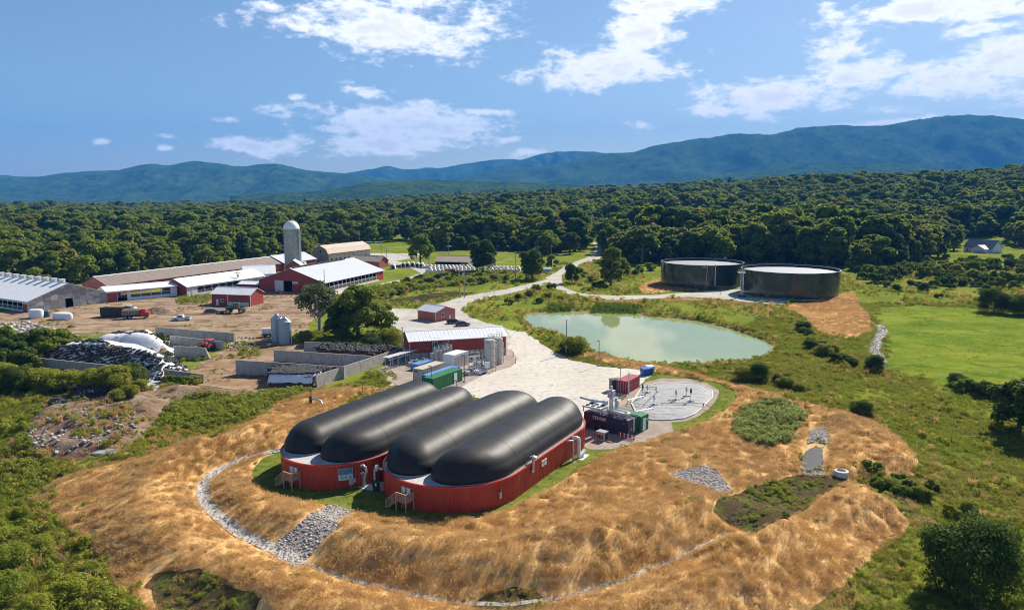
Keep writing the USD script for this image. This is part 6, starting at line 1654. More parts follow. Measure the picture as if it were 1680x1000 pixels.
# small generator, barrier, grey box, blue bins
p = Pt(988, 722); t = thing("generator", "small tan and black generator cabinet on the gravel in front of the navy container", "generator", p, rotE)
obj("cabinet", MB().bevel_box(-.75, .75, -.55, .55, .12, 1.5, .05).mesh(), M["cream"], t)
obj("louvre", MB().box(.76, .80, -.45, .45, .25, 1.35).mesh(), M["black_steel"], t)
for k in range(4): obj("louvre", MB().box(-.6 + k * .3, -.4 + k * .3, -.59, -.555, .4, 1.1).mesh(), M["black_steel"], t)
obj("roof", MB().box(-.85, .85, -.65, .65, 1.5, 1.6).mesh(), M["galv"], t)
p = Pt(1027, 720); t = thing("barrier", "low red and white slatted barrier leaning in front of the navy container", "barrier", p, rotE)
for k in range(9): obj("slat", MB().box(-1.5 + k * .36, -1.32 + k * .36, -.05, .0, .15, .95).mesh(), M["steel_white" if k % 2 else "machine_red"], t)
obj("rail", MB().box(-1.6, 1.6, .0, .05, .8, .9).mesh(), M["machine_red"], t); obj("rail", MB().box(-1.6, 1.6, .0, .05, .2, .3).mesh(), M["machine_red"], t)
p = Pt(1008, 640); t = thing("transformer", "dark grey cabinet beside the red container", "cabinet", p, .3)
obj("case", MB().bevel_box(-.9, .9, -.7, .7, .2, 2.3, .06).mesh(), M["car_grey"], t); obj("hood", MB().box(-1.05, 1.05, -.85, .85, 2.3, 2.4).mesh(), M["black_steel"], t)
obj("door", MB().box(-.7, .7, -.74, -.705, .4, 2.1).mesh(), M["car_grey"], t)
for i, (x, y, mt, lab) in enumerate(((1058, 615, "bin_blue", "left blue bin behind the red container"), (1064, 613.5, "bin_blue", "right blue bin behind the red container"), (1066, 611, "steel_white", "white bin behind the two blue bins"))):
    p = Pt(x, y); t = thing("skip_bin", lab, "bin", p, .3)
    obj("body", MB().prism([(-.7, .1), (.7, .1), (.9, 1.5), (-.9, 1.5)], -.75, .75).mesh(), M[mt], t)
    obj("lid", MB().box(-.82, .82, -.95, .95, 1.5, 1.6).mesh(), M[mt], t)
    for s in (-.8, .76): obj("side_bar", MB().box(s, s + .05, -.8, .8, .9, 1.0).mesh(), M["black_steel"], t)

# ------------------------------------------------------------------ the covered pad
M["cover"] = pm("pale_cover_sheet", (.37, .365, .365), (.30, .30, .305), scale=.35, rough=.8, spec=.15, bump=.3, bscale=.9, bdist=.15, fine=(.27, .265, .265), fscale=.8)
pp = land_poly(PAD_PX, .35).buffer(3).buffer(-3)
t = thing("covered_pad", "low rounded pad under a pale grey cover sheet beside the green container", "pad", (0, 0, 0))
v, f = drape(pp, 0, 1.2)
edge = shapely.distance(shapely.points(v[:, :2]), pp.boundary)
v[:, 2] = .18 + .42 * sstep(0, 1.6, edge) + .16 * sstep(2, 9, edge) + .10 * (meshkit.fbm(np.stack([v[:, 0] * .5, v[:, 1] * 1.6, 0 * v[:, 0]], -1), 2, 4) - .5)
obj("cover_sheet", (v, f), M["cover"], t, smooth=True)
zt = lambda x, y: float(.66 + 0 * x)
cxy = np.array(pp.centroid.coords[0])
for k in range(-6, 7):
    y = cxy[1] + k * 1.9
    seg = LineString([(cxy[0] - 40, y), (cxy[0] + 40, y)]).intersection(pp.buffer(-1.6))
    if seg.is_empty: continue
    (xa, _), (xb, _) = seg.coords[0], seg.coords[-1]
    n = max(2, int((xb - xa) / 1.2)); xs = np.linspace(xa, xb, n)
    inside_z = np.array([v[np.argmin((v[:, 0] - x) ** 2 + (v[:, 1] - y) ** 2), 2] for x in xs])
    obj("sheet_seam", MB().tube(np.column_stack([xs, np.full(n, y), inside_z]), .022, 4).mesh(), M["cover"], t)
sk = ext(pp.difference(pp.buffer(-.25)), .32)
obj("edge_kerb", (sk[0] + [0, 0, .02], sk[1]), M["concrete_pale"], t)


def pad_valve(px, py, label, head, tall):
    p = at(px, py, .6); p[2] = .55
    t = thing("valve_post", label, "valve", p)
    obj("base", MB().bevel_box(-.25, .25, -.22, .22, 0, .4, .05).tube([(-.7, 0, .2), (.7, 0, .2)], .10, 8).mesh(), M["galv"], t)
    obj("stem", MB().tube([(0, 0, .5), (0, 0, tall)], .07, 8).mesh(), M["galv"], t, smooth=40)
    obj("head", MB().bevel_box(-.18, .18, -.17, .17, tall - .4, tall + .2, .05).tube([(0, 0, tall + .2), (0, 0, tall + .5)], .16, 8).mesh(), M[head], t)


for a in ((1054, 649, "dark valve with a blue head near the red container on the covered pad", "teal", 1.9), (1133, 658, "tall dark valve with a blue head at the right of the covered pad", "teal", 2.1), (1062, 644, "thin grey post behind the left blue-headed valve on the covered pad", "galv", 1.2), (1109, 656, "grey post in the middle of the covered pad", "galv", 1.6), (1126, 650, "grey post behind the right blue-headed valve on the covered pad", "galv", 1.5), (1073, 664, "grey valve cluster at the near side of the covered pad", "galv", 1.5)):
    pad_valve(*a)
t = thing("pad_piping", "thin dark pipes running over the covered pad to the engine set", "pipes", (0, 0, 0))
for path in ([(1030, 655), (1055, 649)], [(1030, 658), (1072, 666)], [(1056, 662), (1078, 641)], [(1078, 641), (1077, 634)], [(1077, 634), (1054, 634)], [(1030, 676), (1072, 668)], [(1085, 660), (1154, 661)], [(1096, 655), (1108, 657)], [(1154, 661), (1166, 667)]):
    pts = [at(x, y, .9) for x, y in path]
    for q in pts: q[2] = .86
    obj("pipe", MB().tube(pts, .05, 6).mesh(), M["black_steel" if path[0][0] > 1050 else "galv"], t)
    for q in pts: obj("pipe_foot", MB().box(q[0] - .08, q[0] + .08, q[1] - .08, q[1] + .08, .3, .84).mesh(), M["galv"], t)

# ------------------------------------------------------------------ process plant
tC = lambda *a, **k: container(*a, **k)
A, B = Pt(711, 643), Pt(758.5, 625)
ta, L, D_, h_ = tC("green_container", "long green container with a white door behind the left digester", A, B, 2.5, 2.75, "green_paint")
obj("door", MB().box(L * .70, L * .70 + 1.1, -.06, -.005, .2, 2.3).mesh(), M["steel_white"], ta)
dG = (B - A) / np.linalg.norm(B - A); nG = np.array([-dG[1], dG[0], 0])
A, B = Pt(694, 628), Pt(731, 612)
tb, L, D_, h_ = tC("cream_container", "cream equipment cabin left of the long green container", A, A + dG * 8.0, 2.6, 2.9, "cream", roof="cream")
obj("vent_grille", MB().box(-.05, .0, 1.4, 2.2, 2.2, 2.5).mesh(), M["black_steel"], tb); obj("recess_door", MB().box(.2, 1.2, -.05, .0, .2, 2.5).mesh(), M["galv"], tb)
A = Pt(759, 622); _l = 10.0
tb, L, D_, h_ = tC("blue_container", "dark blue container behind the right end of the long green container", A - dG * _l + nG * .7, A + nG * .7, 2.5, 2.7, "blue_paint", roof="blue_light")
obj("notice", MB().box(L + .05, L + .08, .5, 1.0, 1.4, 2.0).mesh(), M["steel_white"], tb)
A = Pt(712, 606); tb, *_ = tC("blue_skid", "low blue covered skid behind the cream equipment cabin", A - dG * 3 + nG * 2, A + dG * 3 + nG * 2, 2.3, 1.5, "blue_light")
A, B = Pt(746, 606), Pt(767, 598)
tb, L, D_, h_ = tC("white_unit", "white louvred equipment unit with a flat white roof in the process area", A, A + dG * 5.5, 3.2, 3.3, "steel_white", pitch=.5)
for k in range(4): obj("louvre_door", MB().box(.3 + k * 1.3, 1.4 + k * 1.3, -.07, -.01, .4, 2.8).mesh(), M["galv"], tb)


def tall_tank(px, py, r, h, label):
    p = Pt(px, py); t = thing("process_tank", label, "tank", p)
    obj("shell", MB().lathe([(r, 0), (r, h - .25), (r * .93, h), (r * .5, h + .18), (.01, h + .24)], 28).mesh(), M["beige_tank"], t, smooth=35)
    for z in (h * .22, h * .47, h * .72, h - .3): obj("flange_ring", MB().lathe([(r, z - .06), (r + .12, z - .06), (r + .12, z + .06), (r, z + .06)], 28).mesh(), M["beige_tank"], t, smooth=30)
    m = MB()
    for k in range(10):
        a = k * .628; x, y = (r - .05) * math.cos(a), (r - .05) * math.sin(a)
        m.tube([(x, y, h - .05), (x, y, h + 1.1)], .035, 5)
    ring = [((r - .05) * math.cos(a), (r - .05) * math.sin(a), h + 1.1) for a in np.linspace(0, 6.283, 17)]
    m.tube(ring, .035, 5); m.tube([(x, y, z - .5) for x, y, z in ring], .03, 5)
    obj("guard_rail", m.mesh(), M["galv"], t)
    m = MB()
    for s in (-.22, .22): m.tube([(s + .1, -r - .15, 0), (s + .1, -r - .15, h + .9)], .035, 5)
    for k in range(int(h / .35)): m.tube([(-.12, -r - .15, .3 + k * .35), (.32, -r - .15, .3 + k * .35)], .022, 4)
    obj("ladder", m.mesh(), M["galv"], t)
    obj("side_pipe", MB().tube([(r + .2, -.3, .3), (r + .2, -.3, h * .8), (r - .1, -.2, h * .85)], .11, 8).mesh(), M["galv"], t, smooth=40)
    obj("manway", MB().tube([(-.4, -r + .1, 1.2), (-.45, -r - .22, 1.2)], .42, 14).mesh(), M["beige_tank"], t, smooth=40)


tall_tank(803.5, 602, 1.22, 6.4, "left one of the two tall beige process tanks")
tall_tank(817, 596.5, 1.05, 6.2, "right one of the two tall beige process tanks")
vk = 0
VES = [(709, 596, 2.6), (713, 593, 3.4), (717, 597, 3.3), (720, 592, 3.6), (724, 597, 3.4), (727, 590, 3.9), (730, 596, 3.6), (733, 589, 4.1), (736, 594, 3.7), (740, 588, 3.8), (748, 583, 2.6), (753, 582, 2.4)]
for i, (x, y, h) in enumerate(VES):
    p = Pt(x, y); t = thing("filter_vessel", "slim upright metal vessel in the crowded rows beside the white louvred unit", "vessel", p, 0, "slim upright vessels of the process area")
    obj("shell", MB().lathe([(.42, .5), (.44, .6), (.44, h - .3), (.33, h - .08), (.01, h)], 14).mesh(), M["galv" if i % 2 else "beige_tank"], t, smooth=35)
    for k in range(3): obj("leg", MB().box(.32 * math.cos(k * 2.1) - .04, .32 * math.cos(k * 2.1) + .04, .32 * math.sin(k * 2.1) - .04, .32 * math.sin(k * 2.1) + .04, 0, .6).mesh(), M["galv"], t)
    obj("top_pipe", MB().tube([(0, 0, h - .05), (0, 0, h + .35), (.5, .1, h + .4), (.6, .15, h * .4)], .07, 6).mesh(), M["galv"], t, smooth=40)
# pipe rack
A, B = Pt(641, 606), Pt(700, 588)
P0, rot, L = frame_of(A, B)
t = thing("pipe_rack", "long galvanised pipe rack on posts between the silage wall and the vessels", "pipe rack", P0, rot)
for k in range(6):
    for y in (0, 1.6): obj("post", MB().box(k * L / 5 - .06, k * L / 5 + .06, y - .06, y + .06, 0, 2.7).mesh(), M["galv"], t)
    obj("cross_beam", MB().box(k * L / 5 - .07, k * L / 5 + .07, -.2, 1.8, 2.55, 2.7).mesh(), M["galv"], t)
for j in range(5): obj("pipe", MB().tube([(-.8, .05 + j * .37, 2.82), (L + .5, .05 + j * .37, 2.82)], .09, 8).mesh(), M["galv" if j % 2 else "steel_white"], t, smooth=40)
for s in (0, 1.6): obj("beam", MB().box(-.5, L + .3, s - .05, s + .05, 2.2, 2.32).mesh(), M["galv"], t)
# blowers and tangled pipework
RP = np.random.default_rng(5)


def pipe_skid(px, py, label, n, w, d, h, rot=.6):
    p = Pt(px, py); t = thing("pipe_skid", label, "machinery", p, rot)
    obj("frame", MB().box(-w / 2, w / 2, -d / 2, d / 2, .05, .2).mesh(), M["galv"], t)
    for x in (-w / 2, w / 2):
        for y in (-d / 2, d / 2): obj("post", MB().box(x - .05, x + .05, y - .05, y + .05, 0, h).mesh(), M["galv"], t)
    for k in range(n):
        x, y = RP.uniform(-w / 2, w / 2), RP.uniform(-d / 2, d / 2); z = RP.uniform(.4, h)
        x2, y2 = RP.uniform(-w / 2, w / 2), y
        obj("pipe", MB().tube([(x, y, .2), (x, y, z), (x2, y2, z), (x2, RP.uniform(-d / 2, d / 2), z)], RP.uniform(.05, .12), 7).mesh(), M[("galv", "steel_white", "galv", "beige_tank")[k % 4]], t, smooth=40)
        if k % 2 == 0: obj("valve", MB().tube([(x, y - .18, z * .6), (x, y + .18, z * .6)], .17, 9).tube([(x, y, z * .6), (x, y - .4, z * .6)], .09, 7).mesh(), M["galv" if k % 4 else "black_steel"], t, smooth=40)
    for k in range(max(1, n // 4)):
        x, y = RP.uniform(-w / 2, w / 2), RP.uniform(-d / 2, d / 2)
        obj("blower", MB().tube([(x - .5, y, .7), (x + .5, y, .7)], .35, 12).bevel_box(x - .4, x + .4, y - .3, y + .3, .2, .5).mesh(), M["steel_white" if k % 2 else "beige_tank"], t, smooth=40)


for a in ((786, 604, "dense cluster of grey pipes and valves left of the two tall beige tanks", 14, 3.6, 3.0, 2.6), (776, 592, "white blowers and pipes behind the dense pipe cluster", 10, 4.0, 2.4, 2.6), (792, 612, "low pipe manifold at the corner of the process bed", 8, 2.6, 2.0, 1.4), (700, 600, "small vessels and pipes behind the cream cabin", 9, 4.0, 2.5, 1.9), (684, 600, "pale skid with pipes under the pipe rack", 7, 4.0, 2.2, 1.6), (772, 614, "pipes beside the dark blue container", 8, 2.4, 1.8, 1.8), (690, 584, "pipework at the far end of the pipe rack", 8, 4.4, 2.4, 2.4), (762, 584, "pipework along the base of the long red building", 9, 5.0, 2.0, 2.0)):
    pipe_skid(*a)
p = Pt(799, 612); t = thing("control_box", "white control box on a post in front of the left beige tank", "box", p, .3)
obj("box", MB().bevel_box(-.55, .55, -.25, .25, 1.2, 2.5, .05).mesh(), M["steel_white"], t); obj("post", MB().box(-.1, .1, -.1, .1, 0, 1.2).mesh(), M["galv"], t)
obj("door", MB().box(-.45, .45, -.29, -.255, 1.3, 2.4).mesh(), M["steel_white"], t)
for x, y, lab in ((830, 577, "near the right end of the long red building"), (842, 585, "at the edge of the yard, right of the beige tanks"), (846, 596, "farthest right on the yard near the beige tanks"), (807.5, 612, "left of the two by the control box"), (813.5, 609, "right of the two by the control box"), (1182, 483.5, "in front of the left dark tank")):
    p = Pt(x, y); t = thing("bollard", f"yellow bollard {lab}", "bollard", p)
    obj("post", MB().lathe([(.11, 0), (.11, 1.1), (.07, 1.2), (.01, 1.22)], 12).mesh(), M["yellow"], t, smooth=40); obj("foot", MB().box(-.2, .2, -.2, .2, 0, .05).mesh(), M["concrete_pale"], t)


# ------------------------------------------------------------------ poles and lamps
def height_at(px, py, ptop):
    p = at(px, py); lo, hi = 0.0, 60.0
    for _ in range(40):
        m = (lo + hi) / 2
        q = p + [0, 0, m] - np.array([0, 0, CAM_H]); c = q @ _F
        lo, hi = (m, hi) if 500 - FPX * (q @ _U) / c > ptop else (lo, m)
    return p, lo


def lamp_post(px, py, ptop, label, mat="black_pole", r=.07, arm=-.5, group=None):
    p, h = height_at(px, py, ptop); t = thing("lamp_post", label, "lamp", p, 0, group)
    obj("pole", MB().tube([(0, 0, 0), (0, 0, h)], [r, r * .8], 8).mesh(), M[mat], t, smooth=40)
    obj("lamp_head", MB().bevel_box(min(arm, 0) - .1, max(arm, 0) + .1, -.16, .16, h - .02, h + .12, .03).mesh(), M[mat], t)
    obj("foot", MB().lathe([(.28, -.1), (.28, .35), (.2, .4), (.01, .4)], 12).mesh(), M["concrete"], t, smooth=40)


for x, y, top, lab in ((982.4, 600.5, 559, "black lamp post at the pond edge of the gravel yard"), (1016.8, 653.5, 603.5, "black lamp post in front of the red container"), (703.5, 595, 573, "left one of two black lamp posts behind the cream cabin"), (714.3, 596, 575, "right one of two black lamp posts behind the cream cabin"), (708, 640, 601, "black lamp post at the left end of the long green container"), (749, 638, 624.5, "short black lamp post in front of the long green container"), (762, 627, 583, "black lamp post at the right end of the long green container"), (594.5, 647, 627, "short black lamp post on the grass behind the left gas dome")):
    lamp_post(x, y, top, lab)
for x, y, top, lab, mat in ((661, 592, 538, "grey pole at the corner of the silage wall and the long red building", "wood_pole"), (533, 484, 443, "grey pole at the corner of the big red barn", "wood_pole"), (461.5, 489, 470, "thin grey pole in front of the white sliding door", "wood_pole"), (1031, 647, 612, "thin white pole at the corner of the red container", "galv"), (929, 580, 525, "wooden pole among the bushes on the pond bank", "wood_pole")):
    p, h = height_at(x, y, top); t = thing("pole", lab, "pole", p)
    obj("shaft", MB().tube([(0, 0, -.2), (0, 0, h)], [.16, .10], 8).mesh(), M[mat], t, smooth=40)
    obj("cap", MB().box(-.22, .22, -.22, .22, h, h + .12).mesh(), M[mat], t)
    if x in (929, 661): obj("meter_box", MB().bevel_box(-.2, .35, -.35, -.1, 1.4, 2.3, .03).mesh(), M["galv"], t)


def utility_pole(px, py, ptop, label, twin=False, lampside=0, transformer=False):
    p, h = height_at(px, py, ptop); t = thing("utility_pole", label, "utility pole", p)
    for s in ((-.9, .9) if twin else (0,)):
        obj("shaft", MB().tube([(s, 0, -.2), (s, 0, h)], [.2, .13], 8).mesh(), M["wood_pole"], t, smooth=40)
    obj("crossarm", MB().box(-1.3, 1.3, -.08, .08, h - .9, h - .72).mesh(), M["wood_pole"], t)
    for x in (-1.1, -.4, .4, 1.1): obj("insulator", MB().tube([(x, 0, h - .72), (x, 0, h - .45)], .07, 6).mesh(), M["concrete_pale"], t)
    if transformer: obj("transformer", MB().tube([(.55, -.3, h - 2.6), (.55, -.3, h - 1.4)], .34, 12).mesh(), M["galv"], t, smooth=40)
    if lampside: obj("lamp_arm", MB().tube([(0, 0, h - .4), (lampside * 1.6, 0, h - .2)], .05, 6).bevel_box(lampside * 1.6 - .3, lampside * 1.6 + .3, -.2, .2, h - .3, h - .1, .03).mesh(), M["galv"], t)
    return p + [0, 0, h - .5]


U = {}
for k, a in dict(a=(758, 488, 441, "grey twin utility pole beside the gravel road by the lagoon", True, 0, True), b=(702.8, 450, 421, "brown utility pole at the left of the calf hutch rows"), c=(846, 457, 417.5, "utility pole at the right end of the calf hutch rows"), d=(735.5, 421, 395, "pale utility pole in front of the wood behind the calf shed"), e=(635, 437, 408.5, "utility pole with a lamp beside the beige-roofed barn", False, -1), f=(390, 472, 444, "utility pole with a transformer among the white roofs", False, 0, True), g=(890, 418, 398, "utility pole at the edge of the wood left of the road"), h=(905, 420, 402, "utility pole beside the road at the wood's edge"), i=(626, 416, 396, "utility pole behind the old gambrel barn")).items():
    U[k] = utility_pole(*a)
for a, b, lab in (("a", "c", "overhead wires from the lagoon pole to the calf hutch pole"), ("c", "g", "overhead wires from the calf hutch pole to the wood's edge"), ("g", "h", "overhead wires along the wood's edge by the road"), ("e", "b", "overhead wires behind the big red barn"), ("b", "a", "overhead wires across the manure lagoon")):
    t = thing("overhead_wire", lab, "wires", (0, 0, 0))
    for o in (-1.1, 0, 1.1):
        s = np.linspace(0, 1, 14)[:, None]
        pts = U[a] * (1 - s) + U[b] * s + np.array([o, 0, 0]) - np.concatenate([0 * s, 0 * s, 4 * s * (1 - s) * 1.1], 1)
        obj("wire", MB().tube(pts, .022, 4, caps=False).mesh(), M["black_steel"], t)

# ------------------------------------------------------------------ bunker silos: concrete walls, silage, sheets, tyres
M["sheet_white"] = pm("white_silage_sheet", (.68, .68, .69), (.58, .58, .60), scale=.5, rough=.4, bump=.5, bscale=1.6, bdist=.2)
M["silage"] = pm("cut_silage", (.20, .14, .05), (.13, .10, .035), scale=.8, rough=.95, bump=.8, bscale=3)
M["silage_dark"] = pm("dark_silage_face", (.10, .055, .03), (.05, .03, .02), scale=1.0, rough=.95, bump=.8, bscale=3)


def bunker_wall(label, a, b, top_a, top_b, thick=.35, taper=0.0):
    """leaning row of precast panels; the top heights are read off the photograph"""
    (A, ha), (B, hb) = height_at(*a, top_a), height_at(*b, top_b)
    P0, rot, L = frame_of(A, B); t = thing("silage_wall", label, "wall", (P0[0], P0[1], P0[2]), rot)
    n = max(2, round(L / 2.5)); w = L / n
    dz = (B[2] - A[2])
    for k in range(n):
        x0, x1 = k * w + .012, (k + 1) * w - .012
        h0, h1 = ha + (hb - ha) * k / n, ha + (hb - ha) * (k + 1) / n
        o = .012 * ((k * 7) % 3 - 1)
        v = [(x0, -thick + o, -.4), (x1, -thick + o, -.4), (x1, thick + o, -.4), (x0, thick + o, -.4), (x0, -thick * .35 + o, h0), (x1, -thick * .35 + o, h1), (x1, thick * .35 + o, h1), (x0, thick * .35 + o, h0)]
        if k == n - 1 and taper: v[5] = (x1 - taper, *v[5][1:]); v[6] = (x1 - taper, *v[6][1:])
        obj("concrete_panel", (np.array(v), np.array([(0, 3, 2, 1), (4, 5, 6, 7), (0, 1, 5, 4), (1, 2, 6, 5), (2, 3, 7, 6), (3, 0, 4, 7)])), M["concrete"], t)
    return t


bunker_wall("grey concrete silage wall farthest back, in front of the rubble", (256, 551), (385, 560.5), 536, 545.5)
bunker_wall("stained concrete silage wall in front of the farthest one, with the red loader at its end", (280, 566), (364, 574), 550, 557.5, taper=-.6)
bunker_wall("concrete silage wall with a broken slanting end beside the tyre-covered heap", (287, 585), (346, 589), 567, 573, taper=1.2)
bunker_wall("low concrete wall along the front of the tyre-covered heap", (39, 600), (232, 630), 584, 606)
bunker_wall("short concrete wall slanting out from the corner of the tyre-covered heap", (271, 624), (335.5, 628), 605, 613.5)
bunker_wall("left blue-grey concrete wall of the near bunker", (388, 614), (566, 621), 590, 601)
bunker_wall("pale concrete wall across the middle of the near bunkers", (450.5, 592), (610, 602), 573.5, 583.5)
bunker_wall("concrete wall below the large dense tree", (500, 576), (656, 584), 560, 569)
bunker_wall("long pale concrete back wall of the near bunkers facing the digesters", (518, 635), (661, 585), 615.5, 569.5, .4)
TY = []                                  # (place, normal) of every tyre


def heap(name, label, px, h, mat, tyre_density, slope=.8, bare=None, rise=None, seed=0, step=.9, cat="silage heap", top_white=None):
    poly = land_poly(px)
    poly = poly.buffer(.8).buffer(-.8) if poly.buffer(-.8).is_empty is False else poly
    v, f = drape(poly, 0, step)
    d = shapely.distance(shapely.points(v[:, :2]), poly.boundary)
    d = np.where(shapely.contains_xy(poly, v[:, 0], v[:, 1]), d, 0)
    z = h * sstep(0, h / slope, d) * (.86 + .3 * meshkit.fbm(np.column_stack([v[:, :2] / 6, 0 * d]), 2, seed))
    v[:, 2] += z - .05
    o = obj(name, (v, f), M[mat], smooth=True, label=label, cat=cat)
    x, y = scatter(poly.buffer(-.35), tyre_density, RNG)
    if len(x):
        zz = np.array([v[k, 2] for k in np.argmin((v[:, 0][None] - x[:, None]) ** 2 + (v[:, 1][None] - y[:, None]) ** 2, 1)])
        for a in zip(x, y, zz): TY.append(a)
    return poly, v


hA, vA = heap("silage_heap", "big silage heap under white sheets buried in old tyres", [(42, 597), (120, 608), (190, 616), (234, 628), (268, 624), (312, 614), (310, 604), (292, 590), (262, 580), (200, 578), (120, 580), (80, 586)], 4.4, "sheet_white", 0, .55, seed=1)
hB, vB = heap("silage_heap", "silage heap under a clean white sheet behind the tyre-covered heap", [(125, 578), (150, 566), (205, 557), (258, 558), (285, 566), (288, 582), (310, 596), (290, 588), (262, 579), (200, 577)], 3.6, "sheet_white", 0, .6, seed=2)
heap("silage_heap", "brown opened silage between two concrete walls", [(228, 570), (255, 563), (281, 567), (287, 585), (258, 579)], 2.6, "silage", 0, .6, seed=3)
heap("sheet_pile", "crumpled white sheet over the end of the farthest silage wall", [(196, 556), (225, 550), (258, 547), (254, 556), (225, 558), (205, 560)], 2.0, "sheet_white", 0, .8, seed=4, cat="sheet")
hD, vD = heap("silage_heap", "near silage heap with a white-edged sheet and a black end, covered in tyres", [(438, 633.5), (512, 635), (545, 625.5), (582, 612.5), (566, 619.5), (500, 617.3), (440, 615.3)], 2.5, "sheet_white", 0, 2.2, seed=5)
hE, vE = heap("silage_heap", "far silage heap with a brown open face under the large dense tree", [(505, 590), (612, 600), (655, 586), (654, 582), (560, 577), (520, 578)], 2.6, "silage_dark", 0, 1.2, seed=6)
heap("tyre_heap", "loose heap of old black tyres on the grass left of the gravel apron", [(112, 656), (130, 644), (160, 632), (185, 632), (192, 642), (170, 650), (135, 656)], 1.5, "rubber", 0, .8, seed=7, cat="tyre heap")
heap("tyre_heap", "smaller heap of old black tyres at the top of the stony bank", [(75, 666), (90, 654), (112, 652), (112, 660), (95, 664)], 1.0, "rubber", 0, .8, seed=8, cat="tyre heap")
# fresh face and black apron of the near heap
m = MB(); A, B = Pt(440, 635), Pt(512, 636.5)
P0, rot, L = frame_of(A, B); t = thing("covered_bunker_end", "white sheet hanging over the black cut face of the near silage heap", "silage face", P0, rot)
obj("black_face", MB().prism([(-.5, -.1), (1.0, -.1), (1.0, 1.2), (.2, 1.2)], 0, L).mesh(), M["silage_dark"], t)
u = np.linspace(0, L, 60); zz = 1.05 + .35 * (meshkit.fbm(np.column_stack([u * .9, 0 * u, 0 * u]), 2, 3) - .5)
v = np.vstack([np.column_stack([u, -.05 + .12 * np.sin(u * 3), zz]), np.column_stack([u, .5 + .05 * np.sin(u * 5), 1.9 + 0 * u]), np.column_stack([u, 1.2 + 0 * u, 2.45 + 0 * u])])
obj("sheet", (v, np.array([(k * 60 + i, k * 60 + i + 1, (k + 1) * 60 + i + 1, (k + 1) * 60 + i) for k in range(2) for i in range(59)])), M["sheet_white"], t, smooth=True)


def tyres_on(poly, v, per, keep=None):
    x, y = scatter(poly.buffer(-.2), per, RNG)
    if keep is not None:
        k = keep(x, y); x, y = x[k], y[k]
    i = np.argmin((v[:, 0][None] - x[:, None]) ** 2 + (v[:, 1][None] - y[:, None]) ** 2, 1)
    return np.column_stack([x, y, v[i, 2] + .10])


def to_px(p):
    q = np.asarray(p, float) - [0, 0, CAM_H]; c = q @ _F
    return 840 + FPX * q[..., 0] / c, 500 - FPX * (q @ _U) / c


fa = vA[:, 1].min()
hA_front = ground_poly([(30, 610), (30, 596), (62, 584), (110, 570), (160, 566), (215, 578), (262, 590), (330, 600), (330, 640), (230, 640)])
pA = tyres_on(hA, vA, 3.4)
ax_, ay_ = to_px(pA)
kA = (ay_ > np.interp(ax_, [40, 90, 150, 200, 250, 310], [578, 566, 563, 572, 583, 592]) + 0 * ax_) & ~((ax_ > 268) & (ay_ > 592) & (RNG.random(len(ax_)) < .75)) & ~((ax_ > 245) & (ay_ > 606) & (RNG.random(len(ax_)) < .6))
stripe = np.abs((pA[:, :2] @ np.array([.5, .87])) % 9.0 - 4.5) < .7
pA = pA[kA | (stripe & (RNG.random(len(pA)) < .7))]
pB = tyres_on(hB, vB, 1.1)
stripe = (np.abs((pB[:, :2] @ np.array([.25, .97])) % 8.0 - 4.0) < .8) | (RNG.random(len(pB)) < .06)
pB = pB[stripe]
pD = tyres_on(hD, vD, 3.6)
dx_, dy_ = to_px(pD); pD = pD[(dy_ < np.interp(dx_, [438, 470, 512, 530], [619, 619, 620, 640]))]
pE = tyres_on(hE, vE, 3.0)
ex_, ey_ = to_px(pE); pE = pE[(ex_ > 600) | (ey_ < 576)]
pT = np.vstack([tyres_on(land_poly([(112, 656), (130, 644), (160, 632), (185, 632), (192, 642), (170, 650), (135, 656)]), np.array([at(x, y) for x, y in ((125, 652), (150, 642), (175, 638), (165, 646))]) + [0, 0, .0], 1.6)])
pT[:, 2] = [float(height(a, b)) for a, b in pT[:, :2]] + RNG.uniform(.3, 1.4, len(pT))
pP = tyres_on(land_poly([(75, 666), (90, 654), (112, 652), (112, 660), (95, 664)]), np.array([at(95, 660)]), 1.3); pP[:, 2] = [float(height(a, b)) for a, b in pP[:, :2]] + RNG.uniform(.2, .9, len(pP))
_t = []
for a in np.linspace(0, 2 * math.pi, 13)[:-1]:
    _t.append([((.42 + .15 * math.cos(b)) * math.cos(a), (.42 + .15 * math.cos(b)) * math.sin(a), .13 * math.sin(b)) for b in np.linspace(0, 2 * math.pi, 7)[:-1]])
_t = np.array(_t).reshape(-1, 3)
tyre_mesh = (_t, np.array([(i * 6 + k, ((i + 1) % 12) * 6 + k, ((i + 1) % 12) * 6 + (k + 1) % 6, i * 6 + (k + 1) % 6) for i in range(12) for k in range(6)]))
kt = proto("tyre"); usdkit.mesh(stage, "/World/Kinds/tyre/tread", tyre_mesh, M["rubber"], smooth=True)
allT = [(q, g) for g, arr in (("near", pD), ("heap", pA)) for q in arr]
RNG.shuffle(pD); near = sorted([(np.hypot(q[0], q[1]), tuple(q), g) for q, g in allT])
solo = near[:290]
LBL = {"near": ("old black tyre weighing down the sheet of the near silage heap", "tyres on the near silage heap"), "heap": ("old black tyre weighing down the sheet of the big left silage heap", "tyres on the big left silage heap")}
for _, q, g in solo:
    o = copy_of(kt, "tyre", LBL[g][0], "tyre", q, RNG.random() * 6.28, RNG.uniform(.85, 1.2), LBL[g][1])
restT = np.vstack([np.array([q for _, q, g in near[290:]]).reshape(-1, 3), pB, pE, pT, pP])
instancer("tyres", [[(tyre_mesh, M["rubber"])]], restT, RNG, RNG.uniform(.85, 1.2, len(restT)), "old tyres lying on the silage sheets and in heaps", tilt=RNG.uniform(0, .5, len(restT)))

